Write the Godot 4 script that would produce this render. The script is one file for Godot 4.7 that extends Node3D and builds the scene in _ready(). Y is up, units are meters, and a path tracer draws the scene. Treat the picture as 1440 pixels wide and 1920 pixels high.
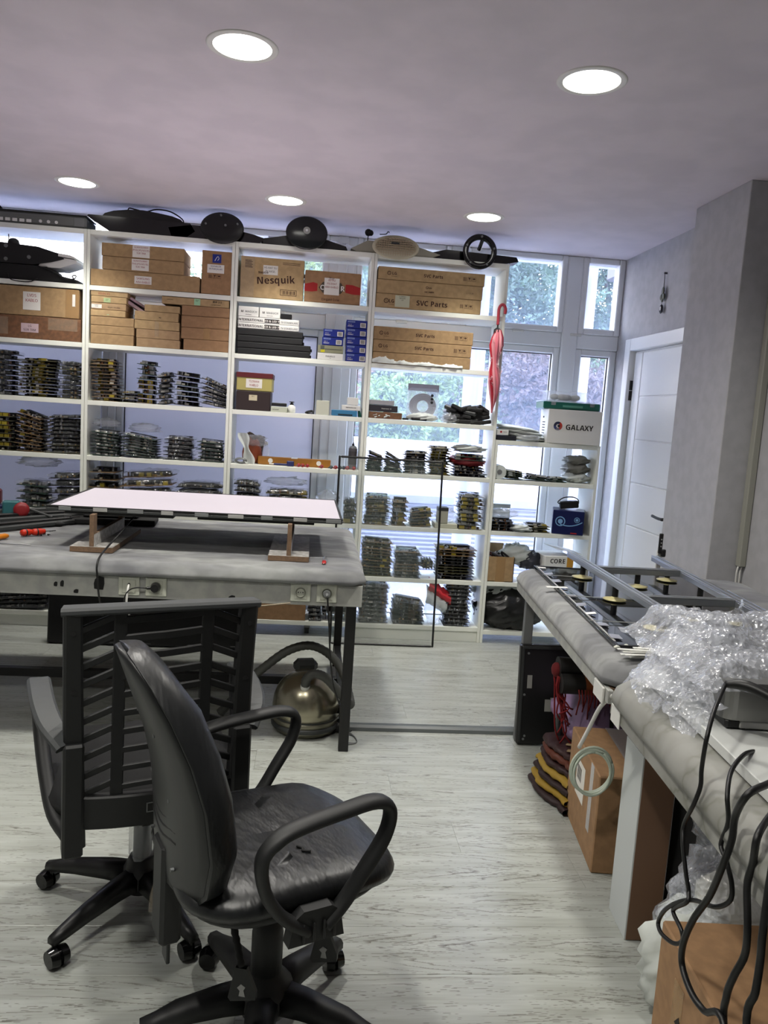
extends Node3D
# A repair workshop: white shelving in front of a window wall, padded work tables, two office chairs.
# Metres, y up. The camera stands near the origin; the shelves are 5 m ahead along -z.

class MB:
	# collects triangles; points are given in local axes and moved by xf
	var st := SurfaceTool.new()
	var xf := Transform3D()
	var n := 0
	func _init():
		st.begin(Mesh.PRIMITIVE_TRIANGLES)
		st.set_color(Color.WHITE)
		st.set_smooth_group(-1)
	func col(c: Color):
		st.set_color(c.srgb_to_linear())
		return self
	func flat():
		st.set_smooth_group(-1)
		return self
	func smooth(g := 1):
		st.set_smooth_group(g)
		return self
	func v(p: Vector3, uv := Vector2.ZERO):
		st.set_uv(uv)
		st.add_vertex(xf * p)
	func tri(a: Vector3, b: Vector3, c: Vector3):
		v(a); v(c); v(b)
		n += 1
	func quad(a: Vector3, b: Vector3, c: Vector3, d: Vector3):
		v(a, Vector2(0, 0)); v(c, Vector2(1, 1)); v(b, Vector2(1, 0))
		v(a, Vector2(0, 0)); v(d, Vector2(0, 1)); v(c, Vector2(1, 1))
		n += 2
	func box(a: Vector3, b: Vector3, bev := 0.0):
		var lo := Vector3(minf(a.x, b.x), minf(a.y, b.y), minf(a.z, b.z))
		var hi := Vector3(maxf(a.x, b.x), maxf(a.y, b.y), maxf(a.z, b.z))
		var c := (lo + hi) * 0.5
		var h := (hi - lo) * 0.5
		var e := minf(bev, minf(h.x, minf(h.y, h.z)) * 0.9)
		if e <= 0.0:
			for k in 3:
				for s in [-1.0, 1.0]:
					var ax := Vector3.ZERO; ax[k] = s * h[k]
					var u := Vector3.ZERO; u[(k + 1) % 3] = h[(k + 1) % 3]
					var w := Vector3.ZERO; w[(k + 2) % 3] = h[(k + 2) % 3] * s
					quad(c + ax - u - w, c + ax + u - w, c + ax + u + w, c + ax - u + w)
			return self
		for k in 3:
			var i := (k + 1) % 3
			var j := (k + 2) % 3
			for s in [-1.0, 1.0]:
				var q := []
				for t in [[-1, -1], [1, -1], [1, 1], [-1, 1]]:
					var p := Vector3.ZERO
					p[k] = s * h[k]; p[i] = t[0] * (h[i] - e); p[j] = t[1] * s * (h[j] - e)
					q.append(c + p)
				quad(q[0], q[1], q[2], q[3])
			# edges along axis k
			for s1 in [-1.0, 1.0]:
				for s2 in [-1.0, 1.0]:
					var pa := Vector3.ZERO; var pb := Vector3.ZERO
					pa[i] = s1 * h[i]; pa[j] = s2 * (h[j] - e)
					pb[i] = s1 * (h[i] - e); pb[j] = s2 * h[j]
					var l := Vector3.ZERO; l[k] = h[k] - e
					if s1 * s2 > 0: quad(c + pa - l, c + pb - l, c + pb + l, c + pa + l)
					else: quad(c + pb - l, c + pa - l, c + pa + l, c + pb + l)
		for sx in [-1.0, 1.0]:
			for sy in [-1.0, 1.0]:
				for sz in [-1.0, 1.0]:
					var px := c + Vector3(sx * h.x, sy * (h.y - e), sz * (h.z - e))
					var py := c + Vector3(sx * (h.x - e), sy * h.y, sz * (h.z - e))
					var pz := c + Vector3(sx * (h.x - e), sy * (h.y - e), sz * h.z)
					if sx * sy * sz > 0: tri(px, py, pz)
					else: tri(px, pz, py)
		return self
	func bar(a: Vector3, b: Vector3, w: float, h: float, bev := 0.0, up := Vector3.UP):
		# a box beam from a to b, w wide and h high
		var d := b - a
		var z := d.normalized()
		var x := up.cross(z)
		if x.length() < 0.01: x = Vector3.RIGHT.cross(z)
		x = x.normalized()
		var keep := xf
		xf = xf * Transform3D(Basis(x, z.cross(x), z), (a + b) * 0.5)
		box(Vector3(-w / 2, -h / 2, -d.length() / 2), Vector3(w / 2, h / 2, d.length() / 2), bev)
		xf = keep
		return self
	func ring(c: Vector3, x: Vector3, y: Vector3, r: float, seg: int, ry := -1.0) -> PackedVector3Array:
		var o := PackedVector3Array()
		for k in seg:
			var t := TAU * k / seg
			o.append(c + x * cos(t) * r + y * sin(t) * (r if ry < 0 else ry))
		return o
	func loft(rings: Array, cap0 := true, cap1 := true, closed := true):
		# rings of equal length, counter-clockwise seen from the far end
		for k in rings.size() - 1:
			var a: PackedVector3Array = rings[k]
			var b: PackedVector3Array = rings[k + 1]
			var m := a.size()
			for i in (m if closed else m - 1):
				var j := (i + 1) % m
				var u0 := float(i) / m; var u1 := float(i + 1) / m
				var v0 := float(k) / (rings.size() - 1); var v1 := float(k + 1) / (rings.size() - 1)
				v(a[i], Vector2(u0, v0)); v(b[j], Vector2(u1, v1)); v(a[j], Vector2(u1, v0))
				v(a[i], Vector2(u0, v0)); v(b[i], Vector2(u0, v1)); v(b[j], Vector2(u1, v1))
				n += 2
		if cap0: fan(rings[0], true)
		if cap1: fan(rings[-1], false)
		return self
	func fan(r: PackedVector3Array, back: bool):
		var c := Vector3.ZERO
		for p in r: c += p
		c /= r.size()
		for i in r.size():
			var j := (i + 1) % r.size()
			if back: tri(c, r[j], r[i])
			else: tri(c, r[i], r[j])
	func cyl(a: Vector3, b: Vector3, r0: float, r1 := -1.0, seg := 12, caps := true):
		var z := (b - a).normalized()
		var x := z.cross(Vector3.UP if absf(z.y) < 0.9 else Vector3.RIGHT).normalized()
		var y := z.cross(x)
		var q := r0 if r1 < 0 else r1
		smooth(7)
		loft([ring(a, x, y, r0, seg), ring(b, x, y, q, seg)], false, false)
		flat()
		if caps:
			fan(ring(a, x, y, r0, seg), true)
			fan(ring(b, x, y, q, seg), false)
		return self
	func tube(pts: Array, r, seg := 8, squash := 1.0, upv := Vector3.ZERO):
		# r is a number or a list with one radius for each point
		var rings := []
		var prev := Vector3.ZERO
		for k in pts.size():
			var p: Vector3 = pts[k]
			var t: Vector3 = (pts[mini(k + 1, pts.size() - 1)] - pts[maxi(k - 1, 0)]).normalized()
			var x: Vector3
			if upv != Vector3.ZERO: x = upv.cross(t)
			elif prev == Vector3.ZERO: x = t.cross(Vector3.UP if absf(t.y) < 0.9 else Vector3.RIGHT)
			else: x = prev - t * prev.dot(t)
			x = x.normalized()
			prev = x
			var rr: float = r[k] if r is Array else r
			rings.append(ring(p, x, t.cross(x), rr, seg, rr * squash))
		smooth(3)
		loft(rings)
		flat()
		return self
	func ribbon(pts: Array, w, h: float, upv: Vector3, bev := 0.004):
		# a strap with chamfered rectangular section swept along the points; w is a number or one width for each point
		var rings := []
		for k in pts.size():
			var t: Vector3 = (pts[mini(k + 1, pts.size() - 1)] - pts[maxi(k - 1, 0)]).normalized()
			var x := upv.cross(t).normalized()
			var y := t.cross(x)
			var ww: float = (w[k] if w is Array else w) * 0.5
			var hh := h * 0.5
			var r := PackedVector3Array()
			for e in [[1, 0, 0, -1], [1, 0, 0, 1], [0, 1, 1, 0], [0, 1, -1, 0], [-1, 0, 0, 1], [-1, 0, 0, -1], [0, -1, -1, 0], [0, -1, 1, 0]]:
				if e[0] != 0: r.append(pts[k] + x * e[0] * ww + y * e[3] * (hh - bev))
				else: r.append(pts[k] + x * e[2] * (ww - bev) + y * e[1] * hh)
			rings.append(r)
		loft(rings)
		return self
	func lathe(prof: Array, seg := 20, sm := true):
		# profile of (radius, height) from bottom to top around the y axis
		var rings := []
		for p in prof:
			rings.append(ring(Vector3(0, p.y, 0), Vector3.RIGHT, Vector3.FORWARD, maxf(p.x, 0.0001), seg))
		if sm: smooth(5)
		var solid: bool = prof[0].distance_to(prof[-1]) > 0.004
		loft(rings, solid, solid)
		flat()
		return self
	func ball(c: Vector3, r: Vector3, seg := 14, rows := 8):
		var keep := xf
		xf = xf * Transform3D(Basis.from_scale(r), c)
		var prof := []
		for k in rows + 1:
			var t := PI * k / rows - PI / 2
			prof.append(Vector2(cos(t), sin(t)))
		lathe(prof, seg)
		xf = keep
		return self
	func prism(poly: PackedVector2Array, z0: float, z1: float):
		# outline in x, y pushed out along z
		var p := poly
		if Geometry2D.is_polygon_clockwise(p):
			p = poly.duplicate(); p.reverse()
		var m := p.size()
		for i in m:
			var a := p[i]; var b := p[(i + 1) % m]
			quad(Vector3(a.x, a.y, z1), Vector3(a.x, a.y, z0), Vector3(b.x, b.y, z0), Vector3(b.x, b.y, z1))
		var t := Geometry2D.triangulate_polygon(p)
		for k in range(0, t.size(), 3):
			var a := p[t[k]]; var b := p[t[k + 1]]; var c := p[t[k + 2]]
			if (b - a).cross(c - a) < 0:
				var s := b; b = c; c = s
			tri(Vector3(a.x, a.y, z1), Vector3(b.x, b.y, z1), Vector3(c.x, c.y, z1))
			tri(Vector3(a.x, a.y, z0), Vector3(c.x, c.y, z0), Vector3(b.x, b.y, z0))
		return self
	func grid(nu: int, nv: int, f: Callable):
		var g := []
		for i in nu + 1:
			var row := PackedVector3Array()
			for j in nv + 1: row.append(f.call(float(i) / nu, float(j) / nv))
			g.append(row)
		smooth(9)
		for i in nu:
			for j in nv:
				var a := Vector2(float(i) / nu, float(j) / nv); var b := Vector2(float(i + 1) / nu, float(j + 1) / nv)
				v(g[i][j], a); v(g[i + 1][j + 1], b); v(g[i + 1][j], Vector2(b.x, a.y))
				v(g[i][j], a); v(g[i][j + 1], Vector2(a.x, b.y)); v(g[i + 1][j + 1], b)
				n += 2
		flat()
		return self
	func mesh() -> ArrayMesh:
		st.generate_normals()
		st.index()
		return st.commit()

var used := {}
var M := {}
var noise := FastNoiseLite.new()
var rng := RandomNumberGenerator.new()
var bold: SystemFont
var plainf: SystemFont

func numbered(s: String) -> String:
	if not used.has(s):
		used[s] = 0
		return s
	used[s] += 1
	return "%s_%03d" % [s, used[s]]

func tag(o, label: String, category: String, group := "", kind := ""):
	if label: o.set_meta("label", label)
	if category: o.set_meta("category", category)
	if group: o.set_meta("group", group)
	if kind: o.set_meta("kind", kind)
	return o

func thing(called: String, label: String, category: String, at := Vector3.ZERO, yaw := 0.0, group := "") -> Node3D:
	var o := Node3D.new()
	o.name = numbered(called)
	add_child(o)
	o.position = at
	o.rotation.y = yaw
	tag(o, label, category, group)
	return o

func part(called: String, mb, m: Material, parent: Node, label := "") -> MeshInstance3D:
	var o := MeshInstance3D.new()
	o.name = called
	o.mesh = mb.mesh() if mb is MB else mb
	o.material_override = m
	parent.add_child(o, true)
	if label: o.set_meta("label", label)
	return o

func solo(called: String, mb, m: Material, label: String, category: String, at := Vector3.ZERO, yaw := 0.0, group := "") -> MeshInstance3D:
	var o := MeshInstance3D.new()
	o.name = numbered(called)
	o.mesh = mb.mesh() if mb is MB else mb
	o.material_override = m
	add_child(o)
	o.position = at
	o.rotation.y = yaw
	tag(o, label, category, group)
	return o

func struct(called: String, mb, m: Material, parent: Node = null) -> MeshInstance3D:
	var o := MeshInstance3D.new()
	o.name = called if parent else numbered(called)
	o.mesh = mb.mesh() if mb is MB else mb
	o.material_override = m
	if parent: parent.add_child(o, true)
	else:
		add_child(o)
		o.set_meta("kind", "structure")
	return o

func mat(c: Color, rough := 0.6, metal := 0.0, spec := 0.5) -> StandardMaterial3D:
	var m := StandardMaterial3D.new()
	m.albedo_color = c
	m.roughness = rough
	m.metallic = metal
	m.metallic_specular = spec
	return m

func noisetex(freq: float, ramp: Array, seed_ := 1, size := 512, type := FastNoiseLite.TYPE_SIMPLEX_SMOOTH, octaves := 4) -> NoiseTexture2D:
	var t := NoiseTexture2D.new()
	t.width = size; t.height = size; t.seamless = true
	var f := FastNoiseLite.new()
	f.noise_type = type; f.frequency = freq; f.seed = seed_; f.fractal_octaves = octaves
	t.noise = f
	if ramp:
		var g := Gradient.new()
		g.offsets = PackedFloat32Array(ramp.map(func(r): return r[0]))
		g.colors = PackedColorArray(ramp.map(func(r): return r[1]))
		t.color_ramp = g
	return t

func grained(c0: Color, c1: Color, freq: float, scale_: Vector3, rough := 0.7, seed_ := 1, relief := 0.0) -> StandardMaterial3D:
	# two tones of one surface mixed by noise, laid in the object's own axes
	var m := mat(Color.WHITE, rough)
	m.albedo_texture = noisetex(freq, [[0.25, c0], [0.75, c1]], seed_)
	m.uv1_triplanar = true
	m.uv1_scale = scale_
	if relief > 0.0:
		m.heightmap_enabled = true
		m.heightmap_texture = m.albedo_texture
		m.heightmap_scale = relief
	return m

func clear(c: Color, alpha: float, rough := 0.12) -> StandardMaterial3D:
	var m := mat(Color(c.r, c.g, c.b, alpha), rough)
	m.transparency = BaseMaterial3D.TRANSPARENCY_ALPHA
	m.cull_mode = BaseMaterial3D.CULL_DISABLED
	return m

func lettering(parent: Node, s: String, at: Vector3, high: float, m: Material, yaw := 0.0, is_bold := true, depth := 0.0006, called := "lettering", pitch := 0.0, roll := 0.0) -> MeshInstance3D:
	# high is the height of a capital
	var t := TextMesh.new()
	t.text = s
	t.font = bold if is_bold else plainf
	t.font_size = 24
	t.pixel_size = high / (24.0 * 0.72)
	t.depth = depth
	t.curve_step = 2.0
	var o := MeshInstance3D.new()
	o.name = called
	o.mesh = t
	o.material_override = m
	parent.add_child(o, true)
	o.position = at
	o.rotation = Vector3(pitch, yaw, roll)
	return o

func cv(pts: Array, steps := 6) -> Array:
	# Catmull-Rom through the points
	var o := []
	for i in pts.size() - 1:
		var a: Vector3 = pts[maxi(i - 1, 0)]; var b: Vector3 = pts[i]; var c: Vector3 = pts[i + 1]; var d: Vector3 = pts[mini(i + 2, pts.size() - 1)]
		for k in steps:
			o.append(b.cubic_interpolate(c, a, d, float(k) / steps))
	o.append(pts[-1])
	return o

func rrect(w: float, h: float, r: float, seg := 4) -> PackedVector2Array:
	var o := PackedVector2Array()
	for q in 4:
		var cx: float = (w / 2 - r) * [1, -1, -1, 1][q]
		var cy: float = (h / 2 - r) * [1, 1, -1, -1][q]
		for k in seg + 1:
			var t := PI / 2 * q + PI / 2 * k / seg
			o.append(Vector2(cx + cos(t) * r, cy + sin(t) * r))
	return o

func wood_image(seed_: int) -> ImageTexture:
	# white-washed laminate: faint cathedral grain, fine streaks and short dark scratches
	var w := 640; var h := 128
	var im := Image.create(w, h, false, Image.FORMAT_RGB8)
	var a := FastNoiseLite.new(); a.seed = seed_; a.frequency = 1.0; a.fractal_octaves = 3
	var b := FastNoiseLite.new(); b.seed = seed_ + 50; b.frequency = 1.0; b.fractal_octaves = 2
	var pale := Color(0.66, 0.675, 0.655)
	var grey := Color(0.55, 0.56, 0.53)
	var dark := Color(0.25, 0.235, 0.205)
	var uc := 0.3 + 0.4 * absf(a.get_noise_1d(7.7) * 2.0)
	for x in w:
		var u := 1.3 * x / w
		var bow := (u - uc) * (u - uc) * 0.16
		for y in h:
			var q := 0.2 * y / h
			var tone := a.get_noise_2d(u * 2.0, q * 22.0) * 0.6 + b.get_noise_2d(u * 6.0, q * 120.0) * 0.22
			var c := pale.lerp(grey, clampf(0.3 + tone, 0.0, 1.0))
			var f := (absf(q - 0.09) + bow + 0.012 * a.get_noise_2d(u * 3.0 + 40.0, q * 22.0)) * 46.0
			var line := f - floorf(f)
			line = clampf(1.0 - line * 5.0, 0.0, 1.0)
			var mask := clampf(a.get_noise_2d(u * 1.7 + 90.0, q * 9.0) * 3.0 - 0.2, 0.0, 1.0)
			c = c.lerp(dark, line * mask * 0.62)
			var s := b.get_noise_2d(u * 16.0 + 300.0, q * 420.0) + 0.35 * a.get_noise_2d(u * 2.0 + 20.0, q * 15.0)
			if s > 0.52: c = c.lerp(dark, clampf((s - 0.52) * 5.0, 0.0, 0.6))
			im.set_pixel(x, y, c)
	return ImageTexture.create_from_image(im)

func make_materials():
	M.shelf = mat(Color(0.90, 0.91, 0.87), 0.45)
	M.wall = grained(Color(0.66, 0.66, 0.67), Color(0.69, 0.69, 0.70), 0.02, Vector3(1, 1, 1), 0.85, 3)
	M.ceiling = grained(Color(0.80, 0.775, 0.80), Color(0.83, 0.80, 0.825), 0.01, Vector3(0.6, 0.6, 0.6), 0.9, 5)
	M.door = mat(Color(0.92, 0.93, 0.93), 0.4)
	M.pvc = mat(Color(0.90, 0.91, 0.92), 0.35)
	M.film = mat(Color(0.80, 0.79, 0.82), 0.55)
	M.film.backlight_enabled = true
	M.film.backlight = Color(0.66, 0.66, 0.67)
	M.glass = clear(Color(0.82, 0.88, 0.98), 0.26, 0.04)
	M.black = mat(Color(0.045, 0.046, 0.05), 0.45)
	M.blackgloss = mat(Color(0.03, 0.032, 0.036), 0.16)
	M.blackmatte = mat(Color(0.05, 0.05, 0.052), 0.8)
	M.darkgrey = mat(Color(0.17, 0.18, 0.18), 0.5)
	M.grey = mat(Color(0.42, 0.43, 0.43), 0.5)
	M.chrome = mat(Color(0.75, 0.76, 0.77), 0.2, 0.95)
	M.alu = mat(Color(0.72, 0.735, 0.75), 0.28, 0.9)
	M.steel = mat(Color(0.58, 0.58, 0.57), 0.36, 0.85)
	M.white = mat(Color(0.85, 0.85, 0.83), 0.5)
	M.paper = mat(Color(0.86, 0.85, 0.82), 0.8)
	M.card = [
		grained(Color(0.59, 0.485, 0.345), Color(0.645, 0.53, 0.38), 0.02, Vector3(2, 2, 2), 0.85, 11),
		grained(Color(0.635, 0.535, 0.385), Color(0.685, 0.58, 0.42), 0.02, Vector3(2, 2, 2), 0.85, 12),
		grained(Color(0.56, 0.435, 0.31), Color(0.61, 0.475, 0.34), 0.02, Vector3(2, 2, 2), 0.85, 13),
		grained(Color(0.61, 0.50, 0.37), Color(0.66, 0.55, 0.41), 0.02, Vector3(2, 2, 2), 0.85, 14),
		grained(Color(0.40, 0.28, 0.19), Color(0.48, 0.33, 0.22), 0.02, Vector3(3, 3, 3), 0.6, 15),
	]
	M.tape = clear(Color(0.72, 0.58, 0.40), 0.45, 0.3)
	M.ink = mat(Color(0.12, 0.10, 0.09), 0.8)
	M.redink = mat(Color(0.55, 0.12, 0.13), 0.8)
	M.blueink = mat(Color(0.12, 0.14, 0.40), 0.8)
	M.brownink = mat(Color(0.22, 0.11, 0.06), 0.8)
	M.red = mat(Color(0.62, 0.10, 0.10), 0.55)
	M.blue = mat(Color(0.09, 0.16, 0.50), 0.45)
	M.green = mat(Color(0.06, 0.38, 0.32), 0.4)
	M.plastic = clear(Color(0.92, 0.94, 0.97), 0.2, 0.2)
	M.cleartape = clear(Color(0.80, 0.74, 0.64), 0.12, 0.35)
	M.bag = clear(Color(0.6, 0.62, 0.62), 0.07, 0.16)
	M.whitebag = mat(Color(0.80, 0.82, 0.80), 0.4)
	M.whitebag.backlight_enabled = true
	M.whitebag.backlight = Color(0.45, 0.46, 0.46)
	M.pcb = mat(Color.WHITE, 0.45)
	M.pcb.vertex_color_use_as_albedo = true
	M.tint = mat(Color.WHITE, 0.6)
	M.tint.vertex_color_use_as_albedo = true
	M.fabric = mat(Color.WHITE, 0.95)
	M.fabric.albedo_texture = noisetex(0.006, [[0.2, Color(0.40, 0.405, 0.42)], [0.45, Color(0.47, 0.475, 0.48)], [0.6, Color(0.52, 0.525, 0.525)], [0.85, Color(0.55, 0.56, 0.55)]], 21, 768)
	M.fabric.uv1_triplanar = true
	M.fabric.uv1_scale = Vector3(0.45, 0.8, 1.1)
	M.fabric.rim_enabled = true
	M.fabric.rim = 0.5
	M.fabric.detail_enabled = true
	M.fabric.detail_blend_mode = BaseMaterial3D.BLEND_MODE_MUL
	M.fabric.detail_albedo = noisetex(0.03, [[0.3, Color(0.88, 0.88, 0.88)], [0.6, Color(1, 1, 1)]], 22, 512)
	M.fabric.detail_uv_layer = BaseMaterial3D.DETAIL_UV_1
	M.vinyl = mat(Color.WHITE, 0.5)
	M.vinyl.albedo_texture = noisetex(0.008, [[0.25, Color(0.54, 0.54, 0.52)], [0.47, Color(0.50, 0.50, 0.475)], [0.52, Color(0.42, 0.42, 0.385)], [0.58, Color(0.51, 0.51, 0.485)], [0.8, Color(0.58, 0.58, 0.56)]], 31, 512, FastNoiseLite.TYPE_SIMPLEX_SMOOTH, 4)
	M.vinyl.uv1_triplanar = true
	M.vinyl.uv1_scale = Vector3(1.1, 1.1, 1.1)
	M.apron = grained(Color(0.60, 0.605, 0.59), Color(0.66, 0.665, 0.64), 0.015, Vector3(1.5, 1.5, 1.5), 0.7, 23)
	M.leather = mat(Color(0.075, 0.082, 0.088), 0.4)
	M.leather.heightmap_enabled = true
	M.leather.heightmap_texture = noisetex(0.02, [], 41, 512, FastNoiseLite.TYPE_CELLULAR, 3)
	M.leather.heightmap_scale = 0.25
	M.leather.uv1_triplanar = true
	M.leather.uv1_scale = Vector3(1.6, 1.6, 3.6)
	M.leather_back = mat(Color(0.075, 0.082, 0.086), 0.42)
	M.board = mat(Color(0.70, 0.69, 0.66), 0.45)
	M.mdf = grained(Color(0.40, 0.315, 0.24), Color(0.45, 0.355, 0.27), 0.03, Vector3(3, 3, 3), 0.8, 33)
	M.bubble = clear(Color(0.86, 0.88, 0.92), 0.3, 0.2)
	M.bubble.heightmap_enabled = true
	M.bubble.heightmap_texture = noisetex(0.045, [], 51, 512, FastNoiseLite.TYPE_CELLULAR, 1)
	M.bubble.heightmap_scale = 1.0
	M.bubble.uv1_triplanar = true
	M.bubble.uv1_scale = Vector3(3.2, 3.2, 3.2)
	M.foam = mat(Color(0.80, 0.80, 0.76), 0.9)

# ------------------------------------------------------------------ the setting

func build_floor():
	var mb := MB.new()
	mb.box(Vector3(-3.3, -0.2, -5.6), Vector3(2.3, -0.0009, 1.7))
	var fl := struct("floor", mb, mat(Color(0.3, 0.3, 0.28), 0.9))
	var woods := []
	for k in 4:
		var m := mat(Color.WHITE, 0.3, 0.0, 0.5)
		m.albedo_texture = wood_image(100 + k * 7)
		woods.append(m)
	rng.seed = 5
	var wd := 0.193
	var row := 0
	var z := 1.6
	while z > -5.5:
		var x := -3.25 - rng.randf() * 1.2
		while x < 2.15:
			var x0 := maxf(x, -3.25)
			var x1 := minf(x + 1.285, 2.15)
			if x1 - x0 > 0.05 and not (z < -5.0 and x1 < -2.5):
				var b := MB.new()
				var f0 := (x0 - x) / 1.3; var f1 := (x1 - x) / 1.3
				var g := 0.0002; var e := 0.0009
				var z0 := z - wd
				var flip := rng.randf() < 0.5
				var ua := 1.0 - f0 if flip else f0
				var ub := 1.0 - f1 if flip else f1
				var va := 0.02; var vb := 0.98
				if rng.randf() < 0.5: va = 0.98; vb = 0.02
				var t := [Vector3(x0 + g + e, 0, z - g - e), Vector3(x1 - g - e, 0, z - g - e), Vector3(x1 - g - e, 0, z0 + g + e), Vector3(x0 + g + e, 0, z0 + g + e)]
				var uv := [Vector2(ua, va), Vector2(ub, va), Vector2(ub, vb), Vector2(ua, vb)]
				b.v(t[0], uv[0]); b.v(t[2], uv[2]); b.v(t[1], uv[1])
				b.v(t[0], uv[0]); b.v(t[3], uv[3]); b.v(t[2], uv[2])
				var o := [Vector3(x0 + g, -0.0008, z - g), Vector3(x1 - g, -0.0008, z - g), Vector3(x1 - g, -0.0008, z0 + g), Vector3(x0 + g, -0.0008, z0 + g)]
				for k in 4:
					var j := (k + 1) % 4
					var p := [o[k], o[j], t[j] , t[k]]
					var uu := [uv[k], uv[j], uv[j], uv[k]]
					b.v(p[0], uu[0]); b.v(p[2], uu[2]); b.v(p[1], uu[1])
					b.v(p[0], uu[0]); b.v(p[3], uu[3]); b.v(p[2], uu[2])
				part("plank", b, woods[rng.randi() % 4], fl)
			x += 1.285
		z -= wd
		row += 1

func build_shell():
	var b := MB.new()
	b.box(Vector3(-3.3, 2.6, -5.6), Vector3(2.3, 2.8, 1.7))
	struct("ceiling", b, M.ceiling)
	b = MB.new()
	b.box(Vector3(-3.5, -0.2, -5.6), Vector3(-3.25, 2.8, 1.7))
	struct("wall_left", b, M.wall)
	b = MB.new()
	b.box(Vector3(-3.5, -0.2, 1.6), Vector3(2.4, 2.8, 1.8))
	struct("wall_rear", b, M.wall)
	# right wall with its door opening
	b = MB.new()
	b.box(Vector3(2.07, -0.2, -5.6), Vector3(2.3, 2.6, -5.19))
	b.box(Vector3(2.07, -0.2, -4.23), Vector3(2.3, 2.6, 1.6))
	b.box(Vector3(2.07, 2.01, -5.19), Vector3(2.3, 2.6, -4.23))
	b.box(Vector3(2.2, -0.2, -5.19), Vector3(2.3, 2.01, -4.23))
	struct("wall_right", b, M.wall)
	b = MB.new()
	b.box(Vector3(1.9, -0.01, -4.06), Vector3(2.08, 2.6, -3.54), 0.003)
	struct("wall_right_pier", b, M.wall)
	# door
	b = MB.new()
	b.box(Vector3(2.095, 0.004, -5.13), Vector3(2.135, 1.965, -4.29), 0.002)
	var d := struct("door_1", b, M.door)
	var rows := [0.02, 0.28, 0.555, 0.83, 1.11, 1.388, 1.668, 1.955]
	for k in 7:
		b = MB.new()
		b.box(Vector3(2.088, rows[k] + 0.003, -5.0), Vector3(2.1, rows[k + 1] - 0.003, -4.3), 0.004)
		part("panel", b, M.door, d)
	b = MB.new()
	b.box(Vector3(2.088, 0.02, -5.125), Vector3(2.1, 1.955, -5.007), 0.004)
	part("stile", b, M.door, d)
	for y in [0.35, 1.71]:
		b = MB.new()
		b.cyl(Vector3(2.082, y - 0.065, -5.135), Vector3(2.082, y - 0.003, -5.135), 0.011, -1, 10)
		b.cyl(Vector3(2.082, y + 0.003, -5.135), Vector3(2.082, y + 0.065, -5.135), 0.011, -1, 10)
		part("hinge", b, M.black, d, "black hinge")
	b = MB.new()
	b.cyl(Vector3(2.088, 0.945, -4.37), Vector3(2.035, 0.945, -4.37), 0.01, -1, 10)
	b.tube(cv([Vector3(2.037, 0.945, -4.365), Vector3(2.034, 0.945, -4.42), Vector3(2.036, 0.95, -4.5)], 4), 0.009, 8)
	b.box(Vector3(2.08, 0.86, -4.39), Vector3(2.089, 0.99, -4.35), 0.003)
	part("handle", b, M.black, d, "black lever handle")
	b = MB.new()
	b.box(Vector3(2.05, 0, -5.225), Vector3(2.12, 2.046, -5.135), 0.004)
	b.box(Vector3(2.05, 1.967, -5.135), Vector3(2.12, 2.046, -4.06), 0.004)
	b.box(Vector3(2.05, 0, -4.285), Vector3(2.12, 1.967, -4.2), 0.004)
	struct("trim_1", b, M.door)
	b = MB.new()
	b.box(Vector3(1.89, 0, -4.2), Vector3(2.07, 0.08, -4.06), 0.002)
	b.box(Vector3(2.055, 0, -3.54), Vector3(2.071, 0.08, 1.6), 0.002)
	struct("baseboard_right", b, M.white)

func win_frame(b: MB, x0: float, x1: float, y0: float, y1: float, w: float, z0: float, z1: float):
	b.box(Vector3(x0, y0, z0), Vector3(x0 + w, y1, z1), 0.006)
	b.box(Vector3(x1 - w, y0, z0), Vector3(x1, y1, z1), 0.006)
	b.box(Vector3(x0 + w, y0, z0), Vector3(x1 - w, y0 + w, z1), 0.006)
	b.box(Vector3(x0 + w, y1 - w, z0), Vector3(x1 - w, y1, z1), 0.006)

func bay(n: int, x0: float, x1: float, lo_m: Material, hi_m: Material, splits: Array):
	# lower light, transom and one or more upper sashes
	var b := MB.new()
	var zf := -5.42; var zb := -5.50
	win_frame(b, x0, x1, 0.0, 1.985, 0.045, zb, zf)
	b.box(Vector3(x0, 1.985, zb), Vector3(x1, 2.085, zf + 0.012), 0.006)
	var w := struct("window_%d" % n, b, M.pvc)
	b = MB.new()
	b.box(Vector3(x0 + 0.045, 0.045, -5.466), Vector3(x1 - 0.045, 1.94, -5.460))
	part("pane", b, lo_m, w)
	b = MB.new()
	win_frame(b, x0 + 0.044, x1 - 0.044, 0.044, 1.941, 0.007, -5.470, -5.454)
	part("gasket", b, M.black, w)
	for s in splits:
		b = MB.new()
		win_frame(b, s[0], s[1], 2.085, 2.6, 0.04, zb, zf + 0.02)
		part("sash", b, M.pvc, w)
		b = MB.new()
		b.box(Vector3(s[0] + 0.04, 2.125, -5.466), Vector3(s[1] - 0.04, 2.56, -5.460))
		part("pane", b, hi_m, w)
		b = MB.new()
		b.box(Vector3(s[1] - 0.35, 2.066, zf + 0.012), Vector3(s[1] - 0.27, 2.084, zf + 0.026), 0.004)
		part("latch", b, M.white, w)
	return w

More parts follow.
